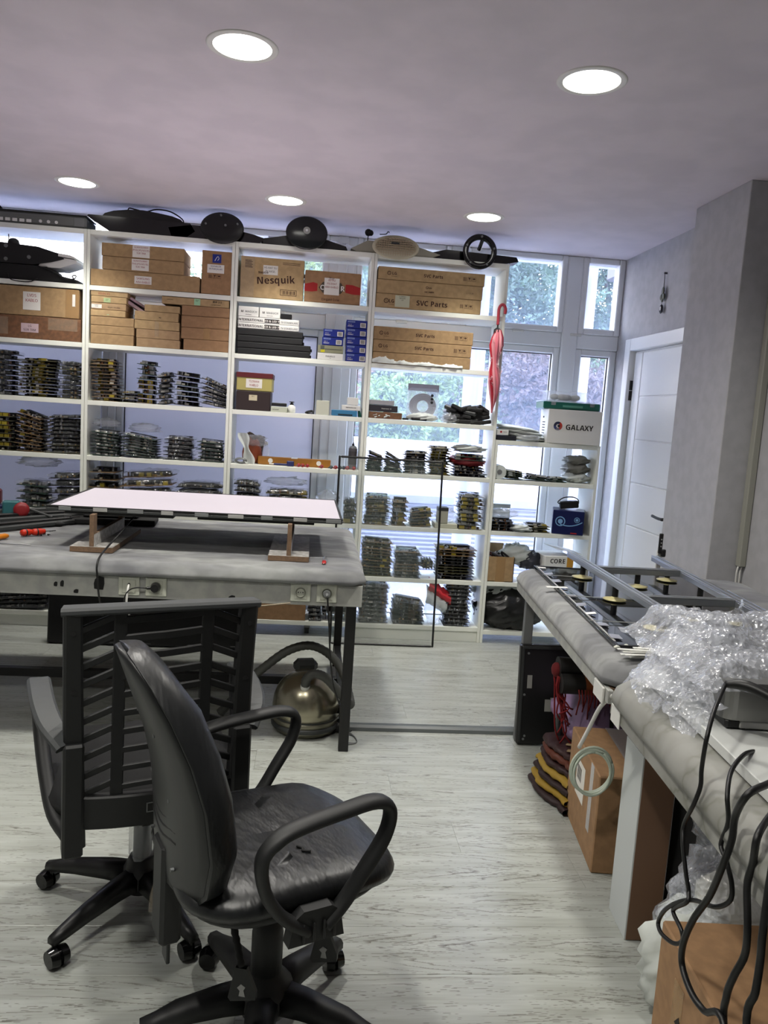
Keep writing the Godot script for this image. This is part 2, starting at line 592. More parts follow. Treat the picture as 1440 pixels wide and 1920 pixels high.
func build_windows():
	bay(1, -3.25, -1.37, M.film, M.glass, [[-3.25, -1.37]])
	bay(2, -1.32, 0.04, M.film, M.glass, [[-1.32, 0.04]])
	bay(3, 0.226, 1.665, M.glass, M.glass, [[0.226, 0.86], [0.95, 1.665]])
	bay(4, 1.775, 2.07, M.glass, M.glass, [[1.775, 2.07]])
	var b := MB.new()
	b.box(Vector3(-1.37, 0, -5.52), Vector3(-1.32, 2.6, -5.4), 0.005)
	b.box(Vector3(0.04, 0, -5.54), Vector3(0.226, 2.6, -5.395), 0.008)
	b.box(Vector3(0.10, 0, -5.396), Vector3(0.165, 2.6, -5.385), 0.004)
	b.box(Vector3(1.665, 0, -5.52), Vector3(1.775, 2.6, -5.4), 0.008)
	b.box(Vector3(0.86, 2.085, -5.52), Vector3(0.95, 2.6, -5.4), 0.006)
	struct("trim_2", b, M.pvc)
	b = MB.new()
	b.box(Vector3(-3.5, -0.2, -5.75), Vector3(2.3, 0.0, -5.5))
	b.box(Vector3(-3.5, 2.6, -5.75), Vector3(2.3, 3.0, -5.5))
	struct("wall_back", b, M.pvc)
	b = MB.new()
	b.bar(Vector3(-0.2, 2.318, -5.39), Vector3(0.03, 2.318, -5.39), 0.02, 0.022, 0.004)
	b.bar(Vector3(-0.105, 2.315, -5.385), Vector3(-0.115, 2.275, -5.39), 0.014, 0.014, 0.003)
	solo("window_stay", b, M.black, "black metal window stay across the frosted upper pane", "window stay")

# ------------------------------------------------------------------ outside

func leaf_mesh() -> ArrayMesh:
	# a small spray of five bent leaves
	var b := MB.new()
	var r := RandomNumberGenerator.new(); r.seed = 3
	for k in 5:
		b.xf = Transform3D(Basis.from_euler(Vector3(r.randf_range(-0.9, 0.9), TAU * k / 5 + r.randf(), r.randf_range(-0.5, 0.5))), Vector3(r.randf_range(-0.06, 0.06), r.randf_range(-0.05, 0.05), r.randf_range(-0.06, 0.06)))
		var l := 0.12; var w := 0.03
		b.quad(Vector3(0, 0, 0), Vector3(w, 0.012, l * 0.5), Vector3(0, 0, l), Vector3(0, 0.002, l * 0.5))
		b.quad(Vector3(0, 0, 0), Vector3(0, 0.002, l * 0.5), Vector3(0, 0, l), Vector3(-w, 0.012, l * 0.5))
	return b.mesh()

func tree(called: String, label: String, at: Vector3, high: float, wide: float, leaves: Material, count: int, seed_: int, clear_stem: float, leaf: ArrayMesh, group := "trees outside the window"):
	var t := thing(called, label, "tree" if called.ends_with("tree") else "shrub", at, 0.0, group)
	var r := RandomNumberGenerator.new(); r.seed = seed_
	var b := MB.new()
	var rad := high * 0.016 + 0.02
	var tips := []
	var mid := Vector3(r.randf_range(-0.2, 0.2), clear_stem, r.randf_range(-0.2, 0.2))
	b.tube(cv([Vector3.ZERO, mid * 0.5 + Vector3(0.06, 0, 0), mid], 3), [rad * 1.3, rad * 1.2, rad * 1.1, rad * 1.05, rad, rad, rad * 0.95], 8)
	for k in 7:
		var a := TAU * k / 7 + r.randf()
		var tip := Vector3(cos(a) * wide * r.randf_range(0.3, 0.72), clear_stem + (high - clear_stem) * r.randf_range(0.25, 0.95), sin(a) * wide * r.randf_range(0.3, 0.72))
		var bend := mid.lerp(tip, 0.5) + Vector3(0, -0.12 * high * r.randf(), 0)
		b.tube(cv([mid, bend, tip], 3), [rad * 0.75, rad * 0.62, rad * 0.5, rad * 0.42, rad * 0.35, rad * 0.25, rad * 0.12], 6)
		tips.append(tip); tips.append(bend)
	part("trunk", b, M.bark, t)
	var mm := MultiMesh.new()
	mm.transform_format = MultiMesh.TRANSFORM_3D
	mm.mesh = leaf
	mm.instance_count = count * 3
	for k in count * 3:
		var c: Vector3 = tips[r.randi() % tips.size()]
		var d := Vector3(r.randfn(), r.randfn() * 0.8, r.randfn()) * wide * 0.24
		var p := c + d
		p.y = maxf(p.y, 0.15)
		mm.set_instance_transform(k, Transform3D(Basis.from_euler(Vector3(r.randf() * TAU, r.randf() * TAU, r.randf() * TAU)).scaled(Vector3.ONE * r.randf_range(0.4, 0.95)), p))
	var f := MultiMeshInstance3D.new()
	f.name = "foliage"
	f.multimesh = mm
	f.material_override = leaves
	f.set_meta("kind", "stuff")
	t.add_child(f)

func leafmat(c: Color) -> StandardMaterial3D:
	var m := mat(c, 0.6)
	m.backlight_enabled = true
	m.backlight = Color(c.r * 1.1, c.g * 1.1, c.b * 0.8)
	return m

func build_outside():
	var b := MB.new()
	b.box(Vector3(-30, -0.5, -60), Vector3(30, -0.12, -5.75))
	struct("ground", b, grained(Color(0.46, 0.46, 0.48), Color(0.54, 0.54, 0.56), 0.01, Vector3(0.2, 0.2, 0.2), 0.9, 61))
	# ribbed cladding in front of the terrace edge, its cap, and the white wall beyond
	b = MB.new()
	b.box(Vector3(-0.7, -0.15, -7.8), Vector3(4.4, 0.60, -7.65))
	var cl: Node3D = struct("wall_terrace", b, M.rib)
	for k in 17:
		b = MB.new()
		b.box(Vector3(-0.7, -0.1 + k * 0.042, -7.65), Vector3(4.4, -0.1 + k * 0.042 + 0.027, -7.625), 0.009)
		part("slat", b, M.rib, cl)
	b = MB.new()
	b.box(Vector3(-0.7, 0.60, -7.85), Vector3(4.4, 0.69, -7.6), 0.01)
	part("cap", b, M.rib, cl)
	b = MB.new()
	b.box(Vector3(-9, -0.2, -9.2), Vector3(12, 1.17, -9.0), 0.01)
	struct("wall_garden", b, M.render)
	# two round white posts just outside the glass
	for p in [[1.18, 0.075, "white round post outside the glass behind the umbrella"], [1.98, 0.085, "white round post outside the glass behind the low shelf unit"]]:
		var t := thing("round_post", p[2], "post", Vector3(p[0], -0.12, -5.95))
		b = MB.new()
		b.cyl(Vector3.ZERO, Vector3(0, 2.9, 0), p[1], -1, 24)
		part("shaft", b, M.render, t)
		b = MB.new()
		b.cyl(Vector3(0, 0, 0), Vector3(0, 0.06, 0), p[1] + 0.03, -1, 24)
		part("base", b, M.render, t)
	# a wall of the neighbouring house, to the left, and eaves over the window
	b = MB.new()
	b.box(Vector3(-6.0, -0.15, -8.6), Vector3(-0.75, 2.15, -6.05), 0.02)
	var nb := struct("wall_neighbour", b, M.render)
	nb.set_meta("label", "grey rendered wall of the neighbouring house")
	b = MB.new()
	b.box(Vector3(2.28, 2.62, -6.35), Vector3(2.95, 2.88, -6.0), 0.015)
	b.box(Vector3(2.32, 2.5, -6.3), Vector3(2.9, 2.62, -6.05), 0.01)
	solo("outdoor_unit", b, mat(Color(0.3, 0.3, 0.33), 0.5), "dark outdoor unit seen at the top corner of the narrow window", "outdoor unit")
	var leaf := leaf_mesh()
	M.bark = grained(Color(0.24, 0.2, 0.17), Color(0.34, 0.29, 0.25), 0.03, Vector3(2, 0.5, 2), 0.9, 71)
	var g1 := leafmat(Color(0.27, 0.36, 0.25)); var g2 := leafmat(Color(0.35, 0.43, 0.24)); var g3 := leafmat(Color(0.24, 0.33, 0.30))
	var pu := leafmat(Color(0.31, 0.27, 0.29)); var pk := leafmat(Color(0.44, 0.35, 0.31))
	tree("leafy_tree", "tall blue-green tree behind the umbrella, filling the upper window", Vector3(2.3, -0.1, -13.0), 7.2, 2.3, g3, 5200, 11, 2.0, leaf)
	tree("leafy_tree", "broad grey-green tree at the right edge seen through narrow window", Vector3(5.6, -0.1, -14.5), 5.4, 1.7, g3, 4200, 12, 1.4, leaf)
	tree("leafy_tree", "olive-green tree with slanting trunk behind the coiled cable bag", Vector3(0.7, -0.1, -15.0), 5.2, 2.1, g2, 4600, 13, 1.7, leaf)
	tree("leafy_tree", "dark green tree behind the blue boxes and spray can", Vector3(-0.9, -0.1, -16.5), 6.0, 2.2, g1, 4200, 14, 1.5, leaf)
	tree("bushy_shrub", "plum-coloured shrub beside the white box of papers, beyond garden wall", Vector3(3.4, -0.1, -11.5), 2.35, 1.15, pu, 3600, 15, 0.7, leaf, "shrubs beyond the garden wall")
	tree("bushy_shrub", "russet shrub beyond the garden wall behind the window mullion", Vector3(-0.25, -0.1, -12.2), 2.4, 1.0, pk, 2600, 16, 0.7, leaf, "shrubs beyond the garden wall")
	tree("bushy_shrub", "yellow-green shrub beyond the garden wall behind the cable bag", Vector3(1.55, -0.1, -11.6), 2.2, 0.95, g2, 3000, 17, 0.6, leaf, "shrubs beyond the garden wall")
	tree("bushy_shrub", "dusky green shrub behind the green organiser, beyond garden wall", Vector3(4.9, -0.1, -12.0), 3.0, 1.0, g1, 3000, 18, 0.7, leaf, "shrubs beyond the garden wall")
	tree("leafy_tree", "far tall tree closing the view between the nearer trees", Vector3(3.4, -0.1, -22.0), 7.5, 3.0, g1, 4200, 19, 1.5, leaf)

# ------------------------------------------------------------------ lamps

func downlight(x: float, z: float, label: String, beam := 76.0, power := 1.0):
	var t := thing("downlight", label, "ceiling light", Vector3(x, 2.6, z), 0.0, "recessed round downlights in the ceiling")
	var b := MB.new()
	b.lathe([Vector2(0.094, 0.0), Vector2(0.096, -0.004), Vector2(0.112, -0.0035), Vector2(0.117, -0.001), Vector2(0.117, 0.001), Vector2(0.094, 0.002)], 36)
	part("bezel", b, M.white, t)
	b = MB.new()
	b.cyl(Vector3(0, -0.0005, 0), Vector3(0, -0.0025, 0), 0.0945, -1, 36)
	part("lamp_diffuser", b, M.lamp, t)
	var l := SpotLight3D.new()
	l.name = "lamp_light"
	l.spot_angle = beam
	l.spot_angle_attenuation = 1.0
	l.light_size = 0.09
	l.light_energy = lamp_energy * power
	l.light_color = Color(1.0, 0.985, 0.95)
	l.spot_range = 12.0
	l.spot_attenuation = 2.0
	l.shadow_enabled = true
	t.add_child(l)
	l.position = Vector3(0, -0.012, 0)
	l.rotation = Vector3(-PI / 2, 0, 0)

func build_lamps():
	M.lamp = mat(Color(1, 1, 1), 0.5)
	M.lamp.emission_enabled = true
	M.lamp.emission = Color(1, 0.99, 0.96)
	M.lamp.emission_energy_multiplier = 4.0
	downlight(-0.295, -2.75, "large round ceiling downlight above the padded table and chairs")
	downlight(0.865, -2.73, "round ceiling downlight above the aisle, nearest the grey pier")
	downlight(-1.36, -4.63, "round ceiling downlight in front of leftmost shelves, above stacked cartons", 47.0, 0.8)
	downlight(-0.225, -4.62, "round ceiling downlight in front of the dark round stand foot", 47.0, 0.8)
	downlight(0.9, -4.6, "round ceiling downlight in front of the ring-shaped stand foot", 47.0, 0.8)
	downlight(-1.42, -2.75, "round ceiling downlight above the left part of padded table")
	downlight(-1.42, -0.88, "round ceiling downlight behind the chairs, left")
	downlight(-0.295, -0.88, "round ceiling downlight over the place in front of the chairs")

# ------------------------------------------------------------------ shelving

const ROWS := [2.42, 2.10, 1.76, 1.42, 1.085, 0.745, 0.41, 0.10]
const ZF := -4.945
const ZB := -5.245

func shelf_unit(x0: float, x1: float, rows: Array, label: String, plinth := true):
	var t := thing("shelf_unit", label, "shelving unit", Vector3((x0 + x1) / 2, 0, (ZF + ZB) / 2), 0.0, "white shelving units along the window")
	var w := x1 - x0
	var h: float = rows[0]
	for s in [-1, 1]:
		var b := MB.new()
		b.box(Vector3(s * w / 2, 0, -0.15), Vector3(s * (w / 2 - 0.018), h, 0.15), 0.0012)
		part("side_panel", b, M.shelf, t)
	for y in rows:
		var b := MB.new()
		b.box(Vector3(-w / 2 + 0.0185, y - 0.028, -0.149), Vector3(w / 2 - 0.0185, y, 0.149), 0.0012)
		part("shelf", b, M.shelf, t)
	if plinth:
		var b := MB.new()
		b.box(Vector3(-w / 2 + 0.0185, 0, 0.12), Vector3(w / 2 - 0.0185, 0.07, 0.136), 0.001)
		part("plinth", b, M.shelf, t)

func build_shelves():
	shelf_unit(-2.257, -1.393, ROWS, "white shelf unit with the large cable cartons, beside the small cartons")
	shelf_unit(-1.391, -0.527, ROWS, "white shelf unit holding three stacks of small brown cartons")
	shelf_unit(-0.525, 0.313, ROWS, "white shelf unit holding the blue boxes and yellow spirit level", false)
	shelf_unit(0.315, 1.153, ROWS, "white shelf unit with long parts cartons and hanging pink umbrella")
	shelf_unit(1.155, 1.845, [1.333, 1.082, 0.747, 0.412, 0.085], "low white shelf unit carrying the white box and green organiser", false)

# ------------------------------------------------------------------ cartons and boxes on the shelves

func carton(called: String, label: String, x0: float, x1: float, y0: float, y1: float, m: Material, o := {}) -> Node3D:
	var d: float = o.get("d", 0.26)
	var zf: float = o.get("z", -4.95)
	var w := x1 - x0
	var h := y1 - y0
	var t := thing(called, label, o.get("cat", "box"), Vector3((x0 + x1) / 2, y0, zf - d / 2), o.get("yaw", 0.0), o.get("g", ""))
	var b := MB.new()
	b.box(Vector3(-w / 2, 0.0005, -d / 2), Vector3(w / 2, h - 0.0005, d / 2), o.get("bev", 0.003))
	part("body", b, m, t)
	if o.get("flap", false):
		# tuck-in front flap with a thumb notch
		b = MB.new()
		var p := PackedVector2Array([Vector2(-w / 2 + 0.003, h - 0.003), Vector2(-w / 2 + 0.003, h * 0.1)])
		for k in 7:
			var a := PI * k / 6
			p.append(Vector2(-cos(a) * 0.012, h * 0.1 + sin(a) * 0.011))
		p.append(Vector2(w / 2 - 0.003, h * 0.1)); p.append(Vector2(w / 2 - 0.003, h - 0.003))
		b.prism(p, d / 2, d / 2 + 0.0018)
		part("front_flap", b, m, t)
	if o.get("lid", 0.0) > 0.0:
		b = MB.new()
		b.box(Vector3(-w / 2 - 0.003, h - o.lid, -d / 2 - 0.003), Vector3(w / 2 + 0.003, h + 0.001, d / 2 + 0.003), 0.002)
		part("lid", b, o.get("lidmat", m), t)
	if o.get("tape", false):
		b = MB.new()
		b.box(Vector3(-w * 0.04, h * 0.02, d / 2 + 0.0002), Vector3(w * 0.1, h + 0.0006, d / 2 + 0.0008))
		b.box(Vector3(-w * 0.04, h - 0.0002, -d / 2), Vector3(w * 0.1, h + 0.0006, d / 2))
		part("tape", b, M.tape, t)
	t.set_meta("size", Vector3(w, h, d))
	return t

func sticker(t: Node3D, x: float, y: float, w: float, h: float, lines: Array, ink: Material, cap: float, m: Material = null, roll := 0.0) -> MeshInstance3D:
	# a paper label on the front; x, y from the middle of the base
	var d: float = t.get_meta("size").z
	var b := MB.new()
	b.box(Vector3(-w / 2, -h / 2, 0), Vector3(w / 2, h / 2, 0.0006))
	var s := part("label", b, m if m else M.paper, t)
	s.position = Vector3(x, y, d / 2 + 0.0004)
	s.rotation.z = roll
	for k in lines.size():
		lettering(s, lines[k], Vector3(0, h / 2 - cap * (1.15 + 1.75 * k), 0.0009), cap, ink, 0.0, false)
	return s

func icons(t: Node3D, x: float, y: float, sz: float, m: Material):
	# printed handling marks: bars, glass and umbrella in outlined squares
	var d: float = t.get_meta("size").z + 0.0012
	var b := MB.new()
	for k in 3:
		var cx := x + (k - 1) * sz * 1.2
		if k > 0:
			for e in [[-1, -1, 1, -0.9], [-1, 0.9, 1, 1], [-1, -0.9, -0.9, 0.9], [0.9, -0.9, 1, 0.9]]:
				b.box(Vector3(cx + e[0] * sz / 2, y + e[1] * sz / 2, d / 2), Vector3(cx + e[2] * sz / 2, y + e[3] * sz / 2, d / 2 + 0.0004))
		if k == 0:
			for q in [-0.3, 0.0, 0.3]:
				b.box(Vector3(cx + (q - 0.07) * sz, y - sz * 0.5, d / 2), Vector3(cx + (q + 0.07) * sz, y + sz * 0.5, d / 2 + 0.0004))
		elif k == 1:
			b.prism(PackedVector2Array([Vector2(cx - sz * 0.3, y + sz * 0.35), Vector2(cx + sz * 0.3, y + sz * 0.35), Vector2(cx + sz * 0.05, y - sz * 0.05), Vector2(cx + sz * 0.05, y - sz * 0.35), Vector2(cx - sz * 0.05, y - sz * 0.35), Vector2(cx - sz * 0.05, y - sz * 0.05)]), d / 2, d / 2 + 0.0004)
		else:
			var p := PackedVector2Array()
			for q in 7: p.append(Vector2(cx + cos(PI * q / 6) * sz * 0.36, y + sin(PI * q / 6) * sz * 0.32))
			b.prism(p, d / 2, d / 2 + 0.0004)
			b.box(Vector3(cx - sz * 0.03, y - sz * 0.35, d / 2), Vector3(cx + sz * 0.03, y, d / 2 + 0.0004))
	part("handling_marks", b, m, t)

func roundel(t: Node3D, x: float, y: float, r: float, m: Material):
	# a printed disc with a light ring segment and dot cut out of it
	var z: float = t.get_meta("size").z / 2 + 0.0003
	var b := MB.new()
	var n := 20
	for k in n:
		var a := TAU * k / n; var c := TAU * (k + 1) / n
		var ri := r * 0.72
		b.prism(PackedVector2Array([Vector2(x + cos(a) * ri, y + sin(a) * ri), Vector2(x + cos(a) * r, y + sin(a) * r), Vector2(x + cos(c) * r, y + sin(c) * r), Vector2(x + cos(c) * ri, y + sin(c) * ri)]), z, z + 0.0005)
	b.box(Vector3(x - r * 0.1, y - r * 0.45, z), Vector3(x + r * 0.06, y + r * 0.5, z + 0.0005))
	b.box(Vector3(x - r * 0.1, y - r * 0.45, z), Vector3(x + r * 0.4, y - r * 0.3, z + 0.0005))
	b.cyl(Vector3(x - r * 0.38, y + r * 0.28, z), Vector3(x - r * 0.38, y + r * 0.28, z + 0.0005), r * 0.13, -1, 8)
	part("emblem", b, m, t)

func write(t: Node3D, s: String, x: float, y: float, cap: float, m: Material, is_bold := true, roll := 0.0):
	return lettering(t, s, Vector3(x, y, t.get_meta("size").z / 2 + 0.0008), cap, m, 0.0, is_bold, 0.0006, "lettering", 0.0, roll)

func build_cartons():
	var C: Array = M.card
	var t: Node3D
	# --- leftmost unit
	t = carton("cable_carton", "wide brown carton with white note, on the taped dark carton", -2.06, -1.432, 1.897, 2.066, C[0], {"d": 0.27})
	sticker(t, 0.041, 0.085, 0.1, 0.105, ["LVDS", "KABLO"], M.redink, 0.017)
	var b := MB.new()
	b.box(Vector3(0.235, 0.002, 0.1352), Vector3(0.314, 0.165, 0.1368))
	part("tape", b, M.tape, t)
	b = MB.new()
	b.box(Vector3(0.275, 0.07, 0.1369), Vector3(0.292, 0.14, 0.1375))
	part("slip", b, M.paper, t)
	t = carton("cable_carton", "dark taped carton with pale label under the wide brown carton", -2.06, -1.420, 1.761, 1.895, C[4], {"d": 0.27})
	sticker(t, 0.025, 0.064, 0.1, 0.052, ["LG", "SÜR TRM"], M.ink, 0.013, mat(Color(0.75, 0.66, 0.68), 0.7))
	b = MB.new()
	b.box(Vector3(-0.26, 0.02, 0.1352), Vector3(-0.1, 0.12, 0.136))
	b.box(Vector3(0.13, 0.06, 0.1352), Vector3(0.3, 0.128, 0.136))
	part("tape", b, M.cleartape, t)
	# --- second unit, upper shelf
	t = carton("long_carton", "brown carton with white note, uppermost of three long cartons", -1.308, -0.826, 2.277, 2.353, C[0], {"g": "long cartons", "d": 0.25})
	sticker(t, -0.012, 0.039, 0.1, 0.07, ["SONY/SUNNY", "/PHILIPS/VESTEL", "TÜR TRM"], M.redink, 0.0098)
	t = carton("long_carton", "brown carton with white note, middle of three long cartons", -1.303, -0.827, 2.199, 2.276, C[0], {"g": "long cartons", "d": 0.25})
	sticker(t, -0.017, 0.04, 0.1, 0.066, ["SONY/SUNNY", "PHILIPS/VESTEL", "TÜR TRM"], M.redink, 0.0098)
	t = carton("long_carton", "longest brown carton with white note, lowest of three long cartons", -1.369, -0.731, 2.101, 2.198, C[0], {"g": "long cartons", "d": 0.26})
	sticker(t, -0.014, 0.05, 0.1, 0.046, ["SAMSUNG", "ARA KABLO"], M.redink, 0.012)
	t = carton("upright_carton", "upright brown carton with blue emblem beside the three long cartons", -0.722, -0.545, 2.101, 2.356, C[2], {"d": 0.24})
	sticker(t, 0.0, 0.21, 0.052, 0.05, [], M.ink, 0.01, M.blue)
	b = MB.new()
	b.tube(cv([Vector3(-0.012, 0.196, 0.1215), Vector3(-0.004, 0.212, 0.1215), Vector3(0.006, 0.223, 0.1215), Vector3(0.012, 0.21, 0.1215), Vector3(0.004, 0.2, 0.1215)], 3), 0.0018, 6)
	part("emblem", b, M.paper, t)
	sticker(t, -0.005, 0.15, 0.1, 0.05, ["HOPARLÖR", "VE PARÇALARI"], M.blueink, 0.009)
	icons(t, -0.01, 0.105, 0.022, M.brownink)
	# --- second unit, stacks of small cartons
	var g := "small brown cartons stacked on the third shelf"
	var L := [[-1.366, -1.151, 2.042, 2.074, "topmost, marked in red, of the left stack of small cartons"], [-1.364, -1.157, 2.003, 2.041, "second from top in the left stack of small cartons"], [-1.363, -1.159, 1.963, 2.002, "third from top, with white label, in the left small-carton stack"], [-1.366, -1.161, 1.923, 1.962, "fourth from top, notched, in the left stack of small cartons"], [-1.365, -1.111, 1.871, 1.922, "third from bottom, wider, in the left stack of small cartons"], [-1.364, -1.109, 1.821, 1.870, "second from bottom in the left stack of small cartons"], [-1.363, -1.111, 1.761, 1.820, "bottom one of the left stack of small cartons"]]
	for k in L.size():
		var e: Array = L[k]
		t = carton("small_carton", "flat brown carton, " + e[4], e[0], e[1], e[2], e[3], C[[1, 1, 3, 1, 0, 0, 0][k]], {"g": g, "flap": k == 3, "bev": 0.002, "d": 0.2 if k < 4 else 0.26})
		if k == 0: write(t, "VESTEL 65", -0.03, 0.014, 0.011, M.redink, false)
		if k == 1: sticker(t, -0.01, 0.016, 0.04, 0.026, ["22\""], M.ink, 0.009, mat(Color(0.62, 0.70, 0.52), 0.7))
		if k == 2:
			sticker(t, -0.07, 0.018, 0.06, 0.022, ["50-6871L", "55LA62"], M.ink, 0.004)
			write(t, "43LJ61 55LH62", 0.03, 0.016, 0.008, M.ink, false)
		if k == 3: sticker(t, -0.01, 0.021, 0.042, 0.02, ["32\""], M.ink, 0.007, mat(Color(0.62, 0.76, 0.60), 0.7))
	L = [[-1.053, -0.845, 1.973, 2.013, "short one on top of the middle stack of small cartons"], [-1.108, -0.850, 1.920, 1.972, "second from top, dark tear mark, in the middle small-carton stack"], [-1.107, -0.842, 1.867, 1.919, "taped, third from top in the middle stack of small cartons"], [-1.096, -0.841, 1.813, 1.866, "second from bottom in the middle stack of small cartons"], [-1.095, -0.839, 1.761, 1.812, "bottom one of the middle stack of small cartons"]]
	for k in L.size():
		var e: Array = L[k]
		t = carton("small_carton", "flat brown carton, " + e[4], e[0], e[1], e[2], e[3], C[[1, 1, 1, 3, 3][k]], {"g": g, "bev": 0.002, "d": 0.22, "yaw": [0.02, 0, -0.01, 0, 0.01][k]})
		if k == 1: write(t, "~", 0.02, 0.02, 0.02, M.ink)
		if k == 2:
			b = MB.new()
			b.box(Vector3(-0.012, -0.04, 0.1108), Vector3(0.012, 0.048, 0.1118), 0.0004)
			part("tape", b, M.cleartape, t)
	L = [[-0.951, -0.552, 2.026, 2.069, "thin one with green note topping the right stack of small cartons"], [-0.831, -0.545, 1.966, 2.025, "second from top, notched, in the right stack of small cartons"], [-0.832, -0.545, 1.896, 1.965, "third from top, notched, in the right stack of small cartons"], [-0.831, -0.545, 1.828, 1.895, "taped, second from bottom in the right stack of small cartons"], [-0.815, -0.545, 1.761, 1.827, "bottom one of the right stack of small cartons"]]
	for k in L.size():
		var e: Array = L[k]
		t = carton("small_carton", "flat brown carton, " + e[4], e[0], e[1], e[2], e[3], C[1 if k == 0 else 2], {"g": g, "flap": k in [1, 2], "bev": 0.002, "d": 0.24, "tape": k == 3})
		if k == 0:
			sticker(t, 0.01, 0.022, 0.036, 0.038, ["55\""], M.ink, 0.01, mat(Color(0.60, 0.78, 0.62), 0.7))
			write(t, "BSR 2/2", 0.13, 0.03, 0.011, M.ink)
			write(t, "LED SET STRIP", 0.12, 0.012, 0.007, M.ink, false)
			write(t, "SAMSUNG", -0.15, 0.026, 0.006, M.ink, false)
	# white and pink sleeves lying behind the left stack
	b = MB.new()
	b.xf = Transform3D(Basis.from_euler(Vector3(0, 0.3, -0.5)), Vector3(0, 0.24, 0))
	b.box(Vector3(-0.09, 0, -0.09), Vector3(0.16, 0.014, 0.09), 0.003)
	b.xf = Transform3D(Basis.from_euler(Vector3(0, 0.1, -0.55)), Vector3(0.02, 0.2, 0.02))
	b.box(Vector3(-0.11, 0, -0.08), Vector3(0.12, 0.02, 0.08), 0.003)
	b.xf = Transform3D()
	b.box(Vector3(0.0, 0.0, -0.08), Vector3(0.1, 0.2, 0.06), 0.003)
	solo("cable_sleeve", b, mat(Color(0.72, 0.62, 0.66), 0.6), "pale pink sleeve slipped behind the left stack of small cartons", "sleeve", Vector3(-1.1, 1.76, -5.1))
	# --- third unit
	t = carton("grocery_carton", "large brown carton printed with dark brown logo and white note", -0.493, -0.112, 2.101, 2.342, C[1], {"d": 0.27, "yaw": 0.02, "bev": 0.004})
	write(t, "Nesquik", 0.02, 0.112, 0.042, M.brownink, true, 0.09)
	write(t, "Nestle", -0.055, 0.152, 0.014, M.brownink, true, 0.05)
	sticker(t, -0.012, 0.168, 0.088, 0.055, ["HI-HAT SU", "TV AKSE."], M.ink, 0.012)
	b = MB.new()
	for e in [[0.05, 0.025, 0.15, 0.028], [0.05, 0.057, 0.15, 0.06], [0.05, 0.025, 0.053, 0.06], [0.147, 0.025, 0.15, 0.06]]:
		b.box(Vector3(e[0], e[1], 0.1352), Vector3(e[2], e[3], 0.1358))
	for k in 13: b.box(Vector3(0.058 + k * 0.0068, 0.032, 0.1352), Vector3(0.058 + k * 0.0068 + 0.0015 + 0.0018 * (k % 3), 0.053, 0.1358))
	part("barcode", b, M.brownink, t)
	b = MB.new()
	for k in 6: b.box(Vector3(-0.165, 0.175 + k * 0.008, 0.1352), Vector3(-0.12 - 0.006 * (k % 2), 0.179 + k * 0.008, 0.1357))
	b.box(Vector3(0.06, 0.216, 0.1352), Vector3(0.165, 0.2185, 0.1357)); b.box(Vector3(0.06, 0.207, 0.1352), Vector3(0.165, 0.2095, 0.1357))
	part("small_print", b, M.brownink, t)
	b = MB.new()
	b.box(Vector3(-0.19, 0.002, 0.1353), Vector3(-0.108, 0.239, 0.1363))
	part("tape", b, M.cleartape, t)
	t = carton("grocery_carton", "brown carton with red side bands and a white note", -0.103, 0.239, 2.101, 2.290, C[2], {"d": 0.25, "bev": 0.004})
	b = MB.new()
	b.prism(PackedVector2Array([Vector2(-0.17, 0.105), Vector2(-0.17, 0.062), Vector2(-0.125, 0.062), Vector2(-0.093, 0.068), Vector2(-0.093, 0.112), Vector2(-0.12, 0.118)]), 0.1252, 0.1258)
	b.prism(PackedVector2Array([Vector2(0.17, 0.105), Vector2(0.17, 0.062), Vector2(0.125, 0.062), Vector2(0.078, 0.07), Vector2(0.078, 0.118), Vector2(0.12, 0.118)]), 0.1252, 0.1258)
	part("printed_band", b, M.red, t)
	b = MB.new()
	b.prism(PackedVector2Array([Vector2(-0.085, 0.09), Vector2(-0.06, 0.06), Vector2(0.05, 0.06), Vector2(0.072, 0.09), Vector2(0.05, 0.125), Vector2(-0.06, 0.125)]), 0.1252, 0.1257)
	part("printed_badge", b, mat(Color(0.28, 0.25, 0.2), 0.8), t)
	write(t, "C", -0.064, 0.092, 0.03, M.paper); write(t, "R", 0.06, 0.092, 0.03, M.paper)
	write(t, "Elegant Dine", -0.01, 0.022, 0.014, M.brownink, false)
	write(t, "The", -0.01, 0.148, 0.016, M.brownink, false)
	sticker(t, -0.006, 0.1, 0.092, 0.1, ["BEYAZ", "PICERAT", "ARA KABLO"], M.redink, 0.0115)
	# small white boxes and handbooks
	g = "small white printed boxes"
	for e in [[-0.494, -0.372, "left of two small white boxes with grey print on the handbooks"], [-0.367, -0.242, "right of two small white boxes with grey print on the handbooks"]]:
		t = carton("white_box", e[2], e[0], e[1], 1.986, 2.046, M.white, {"g": g, "d": 0.1, "bev": 0.002})
		write(t, "MAGUCH", 0.015, 0.03, 0.012, M.grey)
		write(t, "M", -0.038, 0.03, 0.013, M.ink)
		write(t, "electronic", 0.0, 0.013, 0.006, M.ink, false)
	for e in [[1.951, 1.985, "upper"], [1.916, 1.950, "lower"]]:
		t = carton("white_box", e[2] + " of two long flat white boxes with bold black print", -0.494, -0.125, e[0], e[1], M.white, {"g": "flat white printed boxes", "d": 0.2, "bev": 0.002})
		write(t, "INTERNATIONAL", -0.11, 0.016, 0.014, M.ink)
		b = MB.new()
		b.box(Vector3(-0.025, 0.005, 0.1002), Vector3(0.065, 0.028, 0.1006))
		part("printed_band", b, M.ink, t)
		write(t, "LCD & LED TV", 0.02, 0.016, 0.012, M.paper)
		write(t, "TV STANDLARI", 0.125, 0.014, 0.011, M.grey)
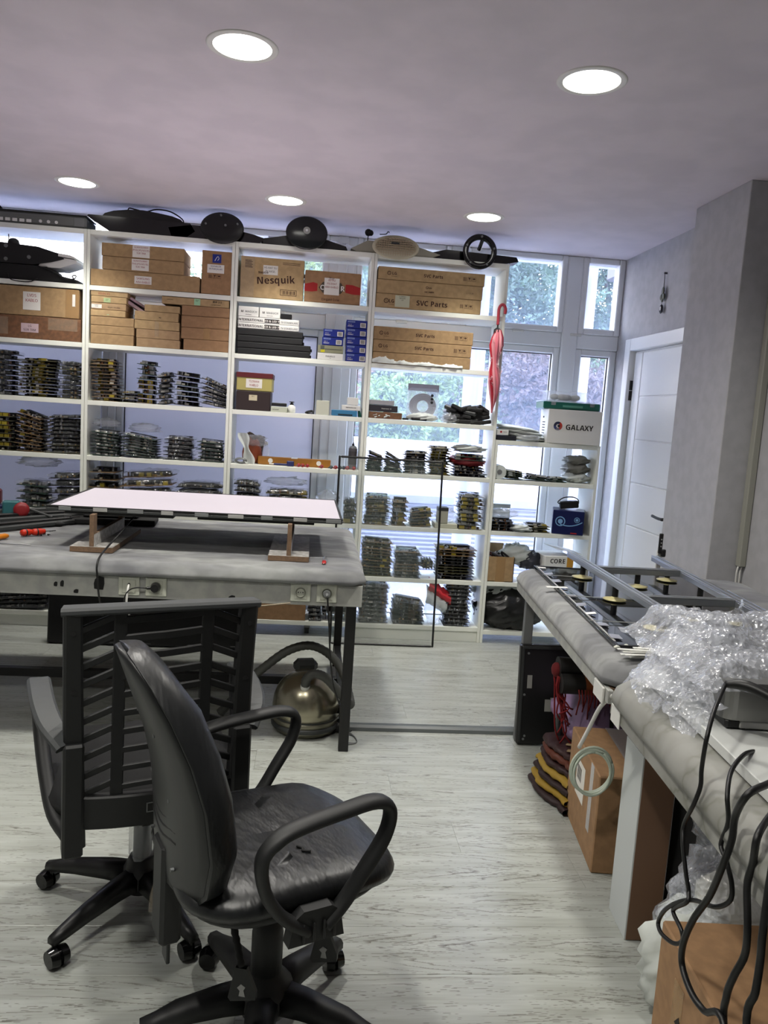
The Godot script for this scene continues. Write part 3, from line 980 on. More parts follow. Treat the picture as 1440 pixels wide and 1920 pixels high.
	t = carton("black_case", "little black case lying on the flat white boxes", -0.238, -0.172, 1.986, 2.018, M.black, {"d": 0.06, "cat": "case"})
	var kk := [[-0.496, -0.098, 1.876, 1.915, "topmost"], [-0.495, -0.098, 1.837, 1.875, "second from top"], [-0.494, -0.047, 1.799, 1.836, "second from bottom"], [-0.493, -0.05, 1.761, 1.798, "bottom one"]]
	for e in kk:
		t = carton("black_box", "flat matte black box, " + e[4] + " of the pile under the white boxes", e[0], e[1], e[2], e[3], M.black_card, {"g": "flat black boxes", "d": 0.22, "bev": 0.004})
		b = MB.new()
		b.box(Vector3((e[1] - e[0]) / 2, 0.005, 0.02), Vector3((e[1] - e[0]) / 2 + 0.008, 0.02, 0.08), 0.002)
		part("pull_tab", b, M.blackmatte, t)
	var blues := [[0.026, 0.155, 1.900, 1.948, "upper blue box of the short pile, on the lower blue box"], [0.021, 0.15, 1.850, 1.898, "lower blue box of the short pile, on the magazine"]]
	for k in 5:
		blues.append([0.165 + 0.002 * k, 0.293 + 0.001 * k, 1.761 + 0.0505 * (4 - k), 1.81 + 0.0505 * (4 - k), ["topmost", "second from top", "middle", "second from bottom", "bottom"][k] + " blue box in the pile of five"])
	for k in blues.size():
		var e: Array = blues[k]
		t = carton("blue_box", e[4], e[0], e[1], e[2], e[3], M.blue, {"g": "small blue boxes", "d": 0.14, "bev": 0.0015})
		sticker(t, 0.038, 0.02, 0.034, 0.028, [], M.ink, 0.01)
		b = MB.new()
		for q in 7: b.box(Vector3(0.026 + q * 0.0036, 0.01, 0.0712), Vector3(0.0275 + q * 0.0036 + 0.0008 * (q % 2), 0.031, 0.0716))
		part("barcode", b, M.ink, t)
		b = MB.new()
		b.box(Vector3(-0.056, 0.034, 0.0702), Vector3(-0.012, 0.043, 0.0706), 0.0)
		part("printed_band", b, mat(Color(0.55, 0.62, 0.8), 0.6), t)
		write(t, "TORNADO", -0.034, 0.0385, 0.006, M.blueink)
		write(t, "BAR 23", -0.042, 0.022, 0.005, M.paper, false)
		write(t, "HDMM/T", -0.038, 0.012, 0.006, M.paper)
	t = carton("magazine_box", "thin box with colourful cover between white box and blue boxes", -0.003, 0.153, 1.803, 1.848, M.tint_book, {"d": 0.15, "bev": 0.0015})
	b = MB.new()
	b.box(Vector3(-0.06, 0.002, 0.0752), Vector3(-0.035, 0.018, 0.0756))
	part("cover_patch", b, mat(Color(0.75, 0.72, 0.1), 0.6), t)
	b = MB.new()
	b.box(Vector3(-0.062, 0.018, 0.0752), Vector3(-0.038, 0.042, 0.0756))
	b.box(Vector3(-0.036, 0.02, 0.0752), Vector3(0.07, 0.024, 0.0756))
	part("cover_print", b, mat(Color(0.3, 0.32, 0.3), 0.6), t)
	t = carton("white_box", "white printed box under the colourful thin box, beside blue boxes", -0.003, 0.155, 1.761, 1.802, M.white, {"d": 0.16, "bev": 0.002})
	write(t, "PHILIPS CI", 0.0, 0.021, 0.009, M.ink, false)
	write(t, "TV", 0.0, 0.009, 0.005, M.ink, false)
	# fourth shelf
	t = carton("gift_box", "pale yellow box with maroon lid and note, on the brown box", -0.488, -0.272, 1.541, 1.65, mat(Color(0.66, 0.62, 0.36), 0.6), {"d": 0.22, "lid": 0.03, "lidmat": mat(Color(0.34, 0.07, 0.09), 0.5)})
	sticker(t, -0.002, 0.045, 0.098, 0.055, ["TİZMAN", "KABLO"], M.redink, 0.013)
	t = carton("brown_box", "dark brown box with cream tag under the yellow box", -0.487, -0.278, 1.421, 1.54, mat(Color(0.15, 0.09, 0.08), 0.5), {"d": 0.22})
	sticker(t, -0.002, 0.078, 0.05, 0.034, ["DCL"], M.ink, 0.007, mat(Color(0.78, 0.74, 0.62), 0.8))
	t = carton("white_box", "small pale box with black box on top, beside the brown box", -0.273, -0.172, 1.421, 1.455, mat(Color(0.74, 0.76, 0.68), 0.6), {"d": 0.1, "bev": 0.002})
	write(t, "hd smart", -0.02, 0.016, 0.007, M.ink, false)
	carton("black_case", "small black box lying on the small pale box", -0.27, -0.178, 1.456, 1.478, M.black, {"d": 0.08, "cat": "case"})
	carton("white_box", "plain white upright carton before the grey window mullion", 0.006, 0.087, 1.421, 1.51, mat(Color(0.76, 0.77, 0.70), 0.7), {"d": 0.06, "bev": 0.002})
	t = carton("blue_case", "light blue flat case under the white printer cartridge box", 0.104, 0.263, 1.421, 1.459, mat(Color(0.22, 0.47, 0.62), 0.4), {"d": 0.16, "cat": "case"})
	b = MB.new()
	b.box(Vector3(-0.04, 0.004, 0.0802), Vector3(0.05, 0.014, 0.081))
	part("latch_strip", b, mat(Color(0.04, 0.16, 0.2), 0.5), t)
	t = carton("white_box", "flat white box lying on the light blue case", 0.165, 0.28, 1.46, 1.492, M.white, {"d": 0.13, "bev": 0.002})
	write(t, "KARTUŞ BOX 100", 0.0, 0.017, 0.006, M.ink, false)
	carton("white_box", "small white card box topping the flat white box", 0.199, 0.266, 1.493, 1.54, M.white, {"d": 0.09, "bev": 0.002})
	# --- fourth unit: long parts cartons
	g = "long parts cartons"
	var S := [[0.341, 1.006, 2.272, 2.348, 0, "topmost of the three above, with a dented corner"], [0.338, 0.998, 2.188, 2.271, 1, "middle of the three above, with small print"], [0.336, 0.994, 2.101, 2.187, 2, "lowest of the three above, with bold print and white note"], [0.335, 0.960, 1.908, 1.988, 0, "topmost of the three below, printed twice"], [0.337, 0.955, 1.832, 1.907, 0, "middle of the three below, half behind a plastic bag"], [0.338, 0.955, 1.761, 1.831, 3, "lowest of the three below, behind the plastic bag"]]
	for k in S.size():
		var e: Array = S[k]
		t = carton("parts_carton", "long brown parts carton, " + e[5], e[0], e[1], e[2], e[3], C[1 if k < 3 else 0], {"g": g, "d": 0.22, "bev": 0.003})
		var h: float = e[3] - e[2]
		if e[4] == 0 or e[4] == 2:
			roundel(t, -0.265, h * 0.5, 0.012 if e[4] == 0 else 0.015, M.brownink)
			write(t, "LG", -0.232, h * 0.5, 0.017 if e[4] == 0 else 0.021, M.brownink)
			b = MB.new()
			b.box(Vector3(-0.25, h * 0.25, 0.1102), Vector3(-0.215, h * 0.27, 0.1106))
			part("small_print", b, M.brownink, t)
			write(t, "SVC Parts", 0.01 if e[4] == 0 else 0.02, h * 0.5, 0.019 if e[4] == 0 else 0.031, M.brownink)
			icons(t, 0.235, h * 0.5, 0.024, M.brownink)
		if e[4] == 1:
			roundel(t, -0.02, h * 0.62, 0.008, M.brownink)
			write(t, "LG", 0.0, h * 0.62, 0.011, M.brownink)
			write(t, "SVC  PARTS", -0.005, h * 0.3, 0.008, M.brownink)
			write(t, "2 / 112K", 0.25, h * 0.45, 0.009, M.brownink, false)
		if e[4] == 2:
			sticker(t, -0.165, h * 0.52, 0.09, 0.07, ["LG SERVICE", "EBR MAIN", "2/4"], M.ink, 0.006, mat(Color(0.75, 0.76, 0.66), 0.8))
	# plastic bag in front of the lower three
	b = MB.new()
	noise.seed = 8; noise.frequency = 1.0
	b.grid(40, 12, func(u, w):
		var a: float = PI * w
		var hgt: float = 0.036 + 0.022 * noise.get_noise_2d(u * 5.0, 1.0) + (0.035 if u < 0.2 else 0.0) * sin(u / 0.2 * PI)
		return Vector3(u * 0.57, hgt * sin(a) + 0.004, 0.05 * cos(a) + 0.012 * noise.get_noise_2d(u * 14.0, w * 6.0)))
	solo("plastic_bag", b, M.whitebag, "crumpled white plastic bag lying before the lower parts cartons", "bag", Vector3(0.335, 1.76, -4.99))
	# boxes on the fourth shelf of that unit
	carton("grey_box", "pale grey box topping the small pile beside the coiled cable", 0.334, 0.492, 1.506, 1.536, mat(Color(0.60, 0.60, 0.62), 0.6), {"d": 0.15, "bev": 0.002})
	t = carton("router_box", "dark purple-grey box in the small pile beside the coiled cable", 0.335, 0.515, 1.464, 1.505, mat(Color(0.16, 0.15, 0.18), 0.5), {"d": 0.16, "bev": 0.002})
	write(t, "Powertone  X2", 0.02, 0.02, 0.007, M.paper, false)
	carton("brown_box", "brown flat box at the bottom of the pile beside coiled cable", 0.336, 0.545, 1.421, 1.463, C[4], {"d": 0.17, "bev": 0.002})
	# --- low unit
	t = carton("product_box", "large white box with round emblem and bold dark lettering", 1.497, 1.84, 1.334, 1.552, M.white, {"d": 0.27, "z": -4.93, "yaw": -0.1, "bev": 0.003})
	b = MB.new()
	for k in 6:
		var n := 24
		for q in 4:
			var a := TAU * (k * 4 + q) / n; var c := TAU * (k * 4 + q + 1) / n
			b.col([Color(0.7, 0.2, 0.15), Color(0.15, 0.18, 0.3), Color(0.12, 0.14, 0.25), Color(0.2, 0.25, 0.45), Color(0.45, 0.45, 0.5), Color(0.65, 0.25, 0.2)][k])
			b.prism(PackedVector2Array([Vector2(-0.106, 0.112) + Vector2(cos(a), sin(a)) * 0.012, Vector2(-0.106, 0.112) + Vector2(cos(a), sin(a)) * 0.028, Vector2(-0.106, 0.112) + Vector2(cos(c), sin(c)) * 0.028, Vector2(-0.106, 0.112) + Vector2(cos(c), sin(c)) * 0.012]), 0.1354, 0.136)
	b.col(Color(0.1, 0.1, 0.16))
	b.cyl(Vector3(-0.1, 0.112, 0.1354), Vector3(-0.1, 0.112, 0.136), 0.009, -1, 10)
	part("emblem", b, M.tint, t)
	write(t, "GALAXY", 0.033, 0.108, 0.034, M.ink)
	b = MB.new()
	for k in 5: b.box(Vector3(-0.1721, 0.13 - 0.018 * k, -0.05), Vector3(-0.1726, 0.136 - 0.018 * k, 0.04))
	b.box(Vector3(-0.1721, 0.16, -0.04), Vector3(-0.1726, 0.172, 0.0))
	part("side_print", b, M.ink, t)
	t = carton("organiser_case", "teal green organiser case on the large white box", 1.458, 1.826, 1.5525, 1.60, M.green, {"d": 0.22, "z": -4.96, "cat": "case", "bev": 0.006, "yaw": -0.06})
	b = MB.new()
	b.box(Vector3(-0.187, 0.046, -0.113), Vector3(0.187, 0.054, 0.113), 0.003)
	part("lid", b, M.plastic, t)
	b = MB.new()
	b.box(Vector3(-0.06, 0.014, 0.11), Vector3(0.07, 0.028, 0.113), 0.001)
	part("label_slot", b, mat(Color(0.35, 0.6, 0.52), 0.4), t)
	for x in [-0.12, 0.13]:
		b = MB.new()
		b.box(Vector3(x - 0.015, 0.025, 0.11), Vector3(x + 0.015, 0.05, 0.116), 0.002)
		part("clasp", b, M.plastic, t)
	t = thing("clear_tub", "clear plastic tub of white parts on the green organiser", "tub", Vector3(1.615, 1.608, -5.06), -0.06)
	b = MB.new()
	var r0 := rrect(0.25, 0.15, 0.02); var r1 := rrect(0.265, 0.165, 0.02)
	var ra := PackedVector3Array(); var rb := PackedVector3Array()
	for p in r0: ra.append(Vector3(p.x, 0.0005, -p.y))
	for p in r1: rb.append(Vector3(p.x, 0.055, -p.y))
	b.loft([ra, rb], true, false)
	part("body", b, M.plastic, t)
	b = MB.new()
	b.box(Vector3(-0.135, 0.0555, -0.085), Vector3(0.135, 0.0595, 0.085), 0.002)
	part("lid", b, M.plastic, t)
	rng.seed = 44
	b = MB.new()
	for k in 9: b.ball(Vector3(rng.randf_range(-0.08, 0.09), 0.024, rng.randf_range(-0.04, 0.05)), Vector3(0.03, 0.02, 0.024), 10, 6)
	part("contents", b, M.foam, t)
	t = carton("photo_box", "dark blue box printed with light rings, holding a black adapter", 1.60, 1.80, 0.748, 0.905, mat(Color(0.05, 0.09, 0.28), 0.3), {"d": 0.2, "yaw": -0.28, "z": -4.93, "bev": 0.003})
	b = MB.new()
	for e in [[-0.05, 0.085, 0.032], [0.055, 0.1, 0.018]]:
		for k in 20:
			var a := TAU * k / 20; var c := TAU * (k + 1) / 20
			b.prism(PackedVector2Array([Vector2(e[0], e[1]) + Vector2(cos(a), sin(a)) * e[2] * 0.8, Vector2(e[0], e[1]) + Vector2(cos(a), sin(a)) * e[2], Vector2(e[0], e[1]) + Vector2(cos(c), sin(c)) * e[2], Vector2(e[0], e[1]) + Vector2(cos(c), sin(c)) * e[2] * 0.8]), 0.1004, 0.1008)
		b.cyl(Vector3(e[0], e[1], 0.1004), Vector3(e[0], e[1], 0.1008), e[2] * 0.5, -1, 12)
	for k in 12:
		var u0 := -0.05 + 0.14 * k / 12.0; var u1 := -0.05 + 0.14 * (k + 1) / 12.0
		b.prism(PackedVector2Array([Vector2(u0, 0.055 + u0 * u0 * 3.5), Vector2(u1, 0.055 + u1 * u1 * 3.5), Vector2(u1, 0.061 + u1 * u1 * 3.7), Vector2(u0, 0.061 + u0 * u0 * 3.7)]), 0.1004, 0.1008)
	part("printed_rings", b, mat(Color(0.45, 0.62, 0.78), 0.4), t)
	b = MB.new()
	b.box(Vector3(0.02, 0.008, 0.1004), Vector3(0.06, 0.016, 0.1008))
	part("printed_band", b, M.red, t)
	t = thing("power_adapter", "black power adapter with looped cord on the dark blue box", "adapter", Vector3(1.70, 0.906, -5.03), -0.2)
	b = MB.new()
	b.xf = Transform3D(Basis.from_euler(Vector3(0.0, 0, 0.12)), Vector3(0, 0.02, 0))
	b.box(Vector3(-0.06, -0.012, -0.035), Vector3(0.06, 0.034, 0.035), 0.006)
	part("body", b, M.black, t)
	b = MB.new()
	b.tube(cv([Vector3(-0.06, 0.03, 0.0), Vector3(-0.075, 0.045, 0.02), Vector3(-0.04, 0.075, 0.02), Vector3(0.02, 0.082, 0.01), Vector3(0.055, 0.066, 0.0), Vector3(0.062, 0.04, -0.01)], 5), 0.004, 6)
	part("cord", b, M.black, t)
	# bottom of third unit
	t = carton("moving_carton", "brown carton with handling marks and white slip under the table", -0.34, 0.006, 0.101, 0.272, C[2], {"d": 0.27})
	sticker(t, -0.09, 0.135, 0.1, 0.04, ["VESTEL 17/ANAK"], M.redink, 0.008)
	for x in [0.075, 0.12]:
		b = MB.new()
		for e in [[-1, -1, 1, -0.88], [-1, 0.88, 1, 1], [-1, -0.88, -0.88, 0.88], [0.88, -0.88, 1, 0.88]]:
			b.box(Vector3(x + e[0] * 0.018, 0.14 + e[1] * 0.018, 0.1352), Vector3(x + e[2] * 0.018, 0.14 + e[3] * 0.018, 0.1357))
		if x < 0.1:
			var p := PackedVector2Array()
			for q in 7: p.append(Vector2(x + cos(PI * q / 6) * 0.013, 0.142 + sin(PI * q / 6) * 0.011))
			b.prism(p, 0.1352, 0.1357)
			b.box(Vector3(x - 0.001, 0.128, 0.1352), Vector3(x + 0.001, 0.143, 0.1357))
		else:
			b.box(Vector3(x - 0.012, 0.128, 0.1352), Vector3(x + 0.012, 0.136, 0.1357))
			b.box(Vector3(x - 0.012, 0.144, 0.1352), Vector3(x + 0.012, 0.147, 0.1357))
		part("handling_mark", b, M.brownink, t)
	# low unit, open carton of scraps, wrapped parcel and phone-type box
	t = thing("open_carton", "open brown carton full of scraps on the low shelf unit", "box", Vector3(1.245, 0.413, -5.06), 0.0)
	b = MB.new()
	for e in [[-0.1, -0.11, 0.1, -0.105], [-0.1, 0.105, 0.1, 0.11], [-0.1, -0.11, -0.095, 0.11], [0.095, -0.11, 0.1, 0.11]]:
		b.box(Vector3(e[0], 0, e[1]), Vector3(e[2], 0.165, e[3]))
	b.box(Vector3(-0.1, 0, -0.11), Vector3(0.1, 0.005, 0.11))
	part("body", b, C[0], t)
	b = MB.new()
	b.xf = Transform3D(Basis.from_euler(Vector3(-0.5, 0, 0)), Vector3(0, 0.165, -0.11))
	b.box(Vector3(-0.1, 0, 0), Vector3(0.08, 0.06, 0.004))
	part("flap", b, C[0], t)
	b = MB.new()
	b.box(Vector3(-0.02, 0.0, 0.1102), Vector3(0.04, 0.164, 0.1108))
	part("tape", b, M.tape, t)
	rng.seed = 12
	b = MB.new()
	for k in 16:
		var c0: Color = [Color(0.1, 0.1, 0.12), Color(0.7, 0.7, 0.72), Color(0.3, 0.12, 0.1), Color(0.25, 0.25, 0.28)][k % 4]
		b.col(c0)
		var p := Vector3(rng.randf_range(-0.07, 0.07), rng.randf_range(0.12, 0.165), rng.randf_range(-0.08, 0.08))
		b.tube(cv([p, p + Vector3(rng.randf_range(-0.05, 0.05), 0.035, rng.randf_range(-0.04, 0.04)), p + Vector3(rng.randf_range(-0.06, 0.06), 0.0, rng.randf_range(-0.05, 0.05))], 3), 0.007, 5)
	part("scraps", b, M.tint, t)
	t = carton("flat_box", "white and yellow box with open flap behind the right table", 1.53, 1.73, 0.413, 0.6, M.white, {"d": 0.22, "bev": 0.002, "yaw": 0.12})
	b = MB.new()
	b.box(Vector3(0.055, 0.1, 0.1102), Vector3(0.1, 0.186, 0.1106))
	part("printed_band", b, mat(Color(0.72, 0.52, 0.14), 0.6), t)
	write(t, "CORE", -0.01, 0.155, 0.03, M.ink)
	b = MB.new()
	b.xf = Transform3D(Basis.from_euler(Vector3(0, 0, -0.18)), Vector3(0.03, 0.225, 0))
	b.box(Vector3(-0.06, 0, -0.1), Vector3(0.13, 0.003, 0.1))
	part("flap", b, M.white, t)

# ------------------------------------------------------------------ circuit boards

func board_mesh(kind: String, w: float, d: float, hmax: float, seed_: int) -> ArrayMesh:
	# a board lying flat, its front edge towards +z, with parts soldered on; colours belong to the pieces
	var r := RandomNumberGenerator.new(); r.seed = seed_
	var b := MB.new()
	var base: Color = {"brown": Color(0.42, 0.33, 0.21), "green": Color(0.07, 0.17, 0.12), "dark": Color(0.09, 0.09, 0.10), "olive": Color(0.26, 0.25, 0.15), "metal": Color(0.45, 0.46, 0.46)}[kind]
	b.col(base.lightened(0.14))
	b.box(Vector3(-w / 2, 0, -d / 2), Vector3(w / 2, 0.003, d / 2))
	b.col(base)
	b.box(Vector3(-w / 2 + 0.002, 0.003, -d / 2 + 0.002), Vector3(w / 2 - 0.002, 0.0035, d / 2 - 0.002))
	var hm := clampf(hmax, 0.006, 0.028)
	# a deep heat sink or can across the middle of the board
	b.col(Color(0.13, 0.125, 0.12))
	b.box(Vector3(-w * 0.42, 0.003, -d * 0.3), Vector3(w * 0.40, 0.003 + hm * 0.85, -d * 0.02))
	var count := 9 + int(w * 30)
	for k in count:
		var x := r.randf_range(-w / 2 + 0.015, w / 2 - 0.015)
		var z := d / 2 - 0.012 - absf(r.randfn()) * d * 0.22
		z = maxf(z, -d / 2 + 0.015)
		var q := r.randf()
		if q < 0.22:
			b.col(Color(0.66, 0.65, 0.60))
			b.box(Vector3(x - r.randf_range(0.006, 0.018), 0.003, z - 0.004), Vector3(x + 0.008, 0.003 + minf(hm, 0.010), z + 0.004))
		elif q < 0.42:
			b.col(Color(0.05, 0.05, 0.06))
			var s := r.randf_range(0.006, 0.017)
			b.box(Vector3(x - s, 0.003, z - s * 0.6), Vector3(x + s, 0.003 + hm * r.randf_range(0.25, 0.8), z + s * 0.6))
		elif q < 0.62:
			b.col([Color(0.08, 0.08, 0.1), Color(0.10, 0.11, 0.2), Color(0.3, 0.18, 0.08), Color(0.5, 0.5, 0.5)][r.randi() % 4])
			var rr := r.randf_range(0.004, 0.008)
			b.cyl(Vector3(x, 0.003, z), Vector3(x, 0.003 + hm * r.randf_range(0.5, 0.95), z), rr, -1, 7)
		elif q < 0.74 and kind != "dark":
			b.col(Color(0.58, 0.52, 0.14) if kind in ["brown", "olive"] else Color(0.62, 0.63, 0.62))
			b.box(Vector3(x - 0.014, 0.003, z - 0.012), Vector3(x + 0.014, 0.003 + hm * 0.85, z + 0.012))
		elif q < 0.86:
			b.col(Color(0.55, 0.56, 0.57))
			b.box(Vector3(x - 0.003, 0.003, z - 0.02), Vector3(x + 0.003, 0.003 + hm * 0.8, z + 0.01))
		else:
			b.col(Color(0.62, 0.5, 0.28))
			b.box(Vector3(x - 0.005, 0.003, z - 0.004), Vector3(x + 0.005, 0.003 + hm * 0.4, z + 0.004))
	return b.mesh()

func bag_mesh(w: float, d: float, h: float, seed_: int) -> ArrayMesh:
	# a crumpled sleeve of film round one board, open at the right hand
	var f := FastNoiseLite.new(); f.seed = seed_; f.frequency = 1.0
	var b := MB.new()
	b.grid(14, 16, func(u, t):
		var a: float = TAU * t
		var x: float = lerpf(-w / 2 - 0.003, w / 2 + 0.005, u)
		var pinch: float = 0.35 + 0.65 * sin(PI * clampf(u * 0.9 + 0.06, 0.0, 1.0))
		var cx: float = cos(a); var sy: float = sin(a)
		var zz: float = (d / 2 + 0.012) * signf(cx) * pow(absf(cx), 0.45)
		var yy: float = h * 0.55 * pinch * signf(sy) * pow(absf(sy), 0.8)
		var k: float = f.get_noise_3d(u * 9.0, cx * 3.0, sy * 3.0)
		return Vector3(x + 0.004 * k, yy + h * 0.45 + k * h * 0.25, zz + 0.012 * k))
	return b.mesh()

func stack(x0: float, x1: float, y0: float, y1: float, n: int, kind: String, label: String, o := {}):
	var w := x1 - x0
	var d: float = o.get("d", 0.2)
	var roll: float = o.get("roll", 0.0)
	var pitch := (y1 - y0 - 0.006 - sin(absf(roll)) * (x1 - x0) * 0.5) / n
	var bagged: bool = o.get("bag", false)
	var sd: int = int(absf(x0) * 1000) + int(y0 * 100)
	var ww := (w - 0.012) / cos(roll) if absf(roll) < 1.0 else w
	var kinds: Array = o.get("kinds", [kind, kind])
	var meshes := []
	for k in 3:
		meshes.append(board_mesh(kinds[k % kinds.size()], ww * [1.0, 0.97, 0.93][k], d, pitch * 0.86, sd + k))
	var bm: ArrayMesh = bag_mesh(ww - 0.006, d, pitch * 0.85, sd) if bagged else null
	var r := RandomNumberGenerator.new(); r.seed = sd
	var upright: bool = o.get("upright", false)
	for k in n:
		var ord_: String = "" if o.get("upright", false) else "topmost " if k == n - 1 else ["lowest ", "second-lowest ", "third-lowest ", "fourth-lowest ", "fifth-lowest ", "sixth-lowest ", "seventh-lowest ", "eighth-lowest ", "ninth-lowest ", "tenth-lowest ", "eleventh-lowest ", "twelfth-lowest ", "thirteenth-lowest "][k]
		var t := thing("circuit_board", ord_ + label, "circuit board", Vector3.ZERO, 0.0, o.get("g", "circuit boards in " + label.get_slice(" in ", 1)))
		var m := part("board", meshes[r.randi() % 3], M.pcb, t)
		if bagged: part("film_bag", bm, M.bag, t)
		m.rotation = Vector3.ZERO
		var y := y0 + pitch * k
		var off: float = o.get("fan", 0.0) * (float(k) / n - 0.5)
		var z: float = o.get("z", -4.955) - d / 2 + r.randf_range(-0.012, 0.006)
		var rl: float = roll * (o.get("ramp", 0.5) + (1.0 - o.get("ramp", 0.5)) * float(k) / n) + r.randf_range(-0.012, 0.012) * o.get("mess", 1.0)
		var lift := sin(absf(rl)) * ww * 0.5
		if upright:
			t.position = Vector3(x0 + (k + 0.5) * w / n, y0 + (y1 - y0) * 0.5, z)
			t.rotation = Vector3(0, 0, PI / 2 + r.randf_range(-0.04, 0.04))
		else:
			t.position = Vector3((x0 + x1) / 2 + off + r.randf_range(-0.006, 0.006), y + 0.001 + lift, z)
			t.rotation = Vector3(0, r.randf_range(-0.05, 0.05) + o.get("yaw", 0.0), rl)

func build_boards():
	var S := ROWS
	# leftmost unit
	stack(-2.0, -1.812, S[3], 1.70, 9, "dark", "bagged dark circuit board in the tall stack left of wide bagged stack", {"bag": true})
	stack(-1.806, -1.565, S[3], 1.66, 12, "olive", "thin olive circuit board in the wide stack beside yellow-transformer boards", {"d": 0.22})
	stack(-1.556, -1.412, S[3], 1.655, 8, "olive", "bagged circuit board with yellow transformer in the narrow leftmost-unit stack", {"bag": true, "kinds": ["olive", "dark"]})
	stack(-1.99, -1.803, S[4], 1.32, 9, "olive", "olive circuit board in the low stack left of the leaning stack", {})
	stack(-1.80, -1.645, S[4], 1.33, 11, "brown", "brown circuit board in the stack leaning to the right", {"roll": -0.34, "ramp": 0.1, "lift": 0.6})
	stack(-1.636, -1.412, S[4], 1.33, 10, "dark", "dark circuit board in the stack against the unit side, fifth shelf", {"bag": true, "kinds": ["dark", "olive"], "roll": 0.05})
	stack(-1.80, -1.605, S[5], 0.925, 4, "green", "bagged green circuit board in the heap behind the tools", {"bag": true, "roll": -0.05})
	stack(-1.602, -1.412, S[5], 0.985, 5, "dark", "bagged dark circuit board in the heap left of the lit panel", {"bag": true, "roll": 0.06})
	stack(-1.99, -1.60, S[7], 0.26, 5, "dark", "bagged dark circuit board in the heap under the padded table", {"bag": true, "roll": 0.1})
	# second unit
	stack(-1.365, -1.2, S[3], 1.685, 13, "brown", "bare brown circuit board in the tall stack with bright capacitors", {"fan": -0.02, "roll": 0.02})
	stack(-1.2, -1.1, S[3], 1.5, 4, "olive", "short olive circuit board in the low stack beside the tall brown one", {"z": -5.0})
	stack(-1.093, -0.982, S[3], 1.69, 9, "green", "green circuit board with white sockets in the tall narrow stack", {"kinds": ["green", "brown", "green"], "roll": -0.04})
	stack(-0.975, -0.882, S[3], 1.63, 6, "dark", "dark circuit board in the small stack between two green stacks", {"roll": 0.25, "lift": 0.4, "bag": true})
	stack(-0.876, -0.712, S[3], 1.64, 7, "green", "bagged green circuit board with white sockets in the wide stack", {"roll": -0.09, "kinds": ["green", "dark"]})
	stack(-0.705, -0.548, S[3], 1.60, 6, "dark", "bagged circuit board in the sloping pile against the right side", {"roll": -0.42, "ramp": 0.4, "bag": true, "lift": 0.25})
	stack(-1.362, -1.185, S[4], 1.25, 8, "green", "bagged green circuit board in the fanned pile beside the unit side", {"bag": true, "roll": -0.08})
	stack(-1.175, -0.96, S[4], 1.235, 8, "green", "bagged green circuit board in the slanting pile under silver film", {"bag": true, "roll": -0.17, "lift": 0.4})
	stack(-0.93, -0.74, S[4], 1.24, 6, "dark", "bagged dark circuit board in the small pile with shiny film", {"bag": true})
	stack(-0.722, -0.552, S[4], 1.23, 6, "green", "bagged green circuit board in the pile by the right unit side", {"bag": true, "roll": -0.06})
	stack(-1.362, -1.182, S[5], 1.035, 6, "olive", "circuit board with blue capacitors in the pile behind the lit panel", {"kinds": ["brown", "dark"]})
	stack(-1.178, -0.85, S[5], 1.03, 5, "brown", "long brown circuit board in the slanting pile behind the lit panel", {"roll": 0.1, "kinds": ["brown", "olive"], "bag": true})
	stack(-0.845, -0.552, S[5], 0.97, 5, "dark", "bagged dark circuit board in the low pile behind the lit panel", {"bag": true, "roll": 0.04})
	# third unit
	stack(-0.49, -0.31, S[5], 1.0, 6, "dark", "bagged dark circuit board in the pile under the spirit level", {"bag": true, "roll": -0.05})
	stack(-0.29, -0.01, S[5], 0.955, 5, "brown", "bagged brown circuit board in the broad pile under the spirit level", {"bag": true, "kinds": ["brown", "olive"]})
	stack(0.205, 0.298, S[5], 0.915, 4, "olive", "bagged olive circuit board in the pile at the lit panel corner", {"bag": true})
	stack(0.02, 0.115, S[7], 0.26, 5, "dark", "bagged dark circuit board in the pile beside the brown carton below", {"bag": true})
	stack(0.125, 0.285, S[7], 0.27, 5, "dark", "dark circuit board standing in the row behind the table leg", {"upright": true, "d": 0.2})
	# fourth unit
	stack(0.34, 0.452, S[4], 1.21, 9, "dark", "small dark circuit board in the toppling pile at the glass sheet", {"roll": -0.4, "ramp": 0.05, "kinds": ["dark", "green"], "lift": 0.3, "d": 0.14})
	stack(0.458, 0.568, S[4], 1.20, 10, "green", "small green circuit board in the second toppling pile", {"roll": -0.55, "ramp": 0.05, "kinds": ["dark", "green"], "lift": 0.3, "d": 0.14})
	stack(0.574, 0.736, S[4], 1.235, 9, "dark", "dark circuit board in the loose pile with gaps of daylight", {"kinds": ["dark", "metal"], "d": 0.15})
	stack(0.74, 0.886, S[4], 1.275, 11, "olive", "olive circuit board in the tall even pile beside the red bag", {"kinds": ["olive", "brown"], "d": 0.16})
	stack(0.893, 1.118, S[4], 1.16, 4, "dark", "dark circuit board in the pile under the red film", {"d": 0.18})
	stack(0.893, 1.115, 1.19, 1.235, 2, "green", "dark circuit board in the pair lying on the red film", {"d": 0.18})
	stack(0.34, 0.518, S[5], 0.945, 7, "olive", "bagged olive circuit board in the pile with the silver lid", {"kinds": ["olive", "metal", "brown"], "bag": true})
	stack(0.523, 0.634, S[5], 0.93, 6, "brown", "brown circuit board with yellow coils in the narrow pile", {"kinds": ["brown", "metal"]})
	stack(0.642, 0.79, S[5], 0.87, 6, "brown", "brown circuit board in the pile sloping beside the white flat box", {"roll": 0.16, "lift": 0.4, "kinds": ["brown", "dark"]})
	stack(0.955, 1.12, S[5], 0.985, 9, "olive", "circuit board in the tall stack wrapped with clear film", {"kinds": ["olive", "metal", "olive"], "bag": true})
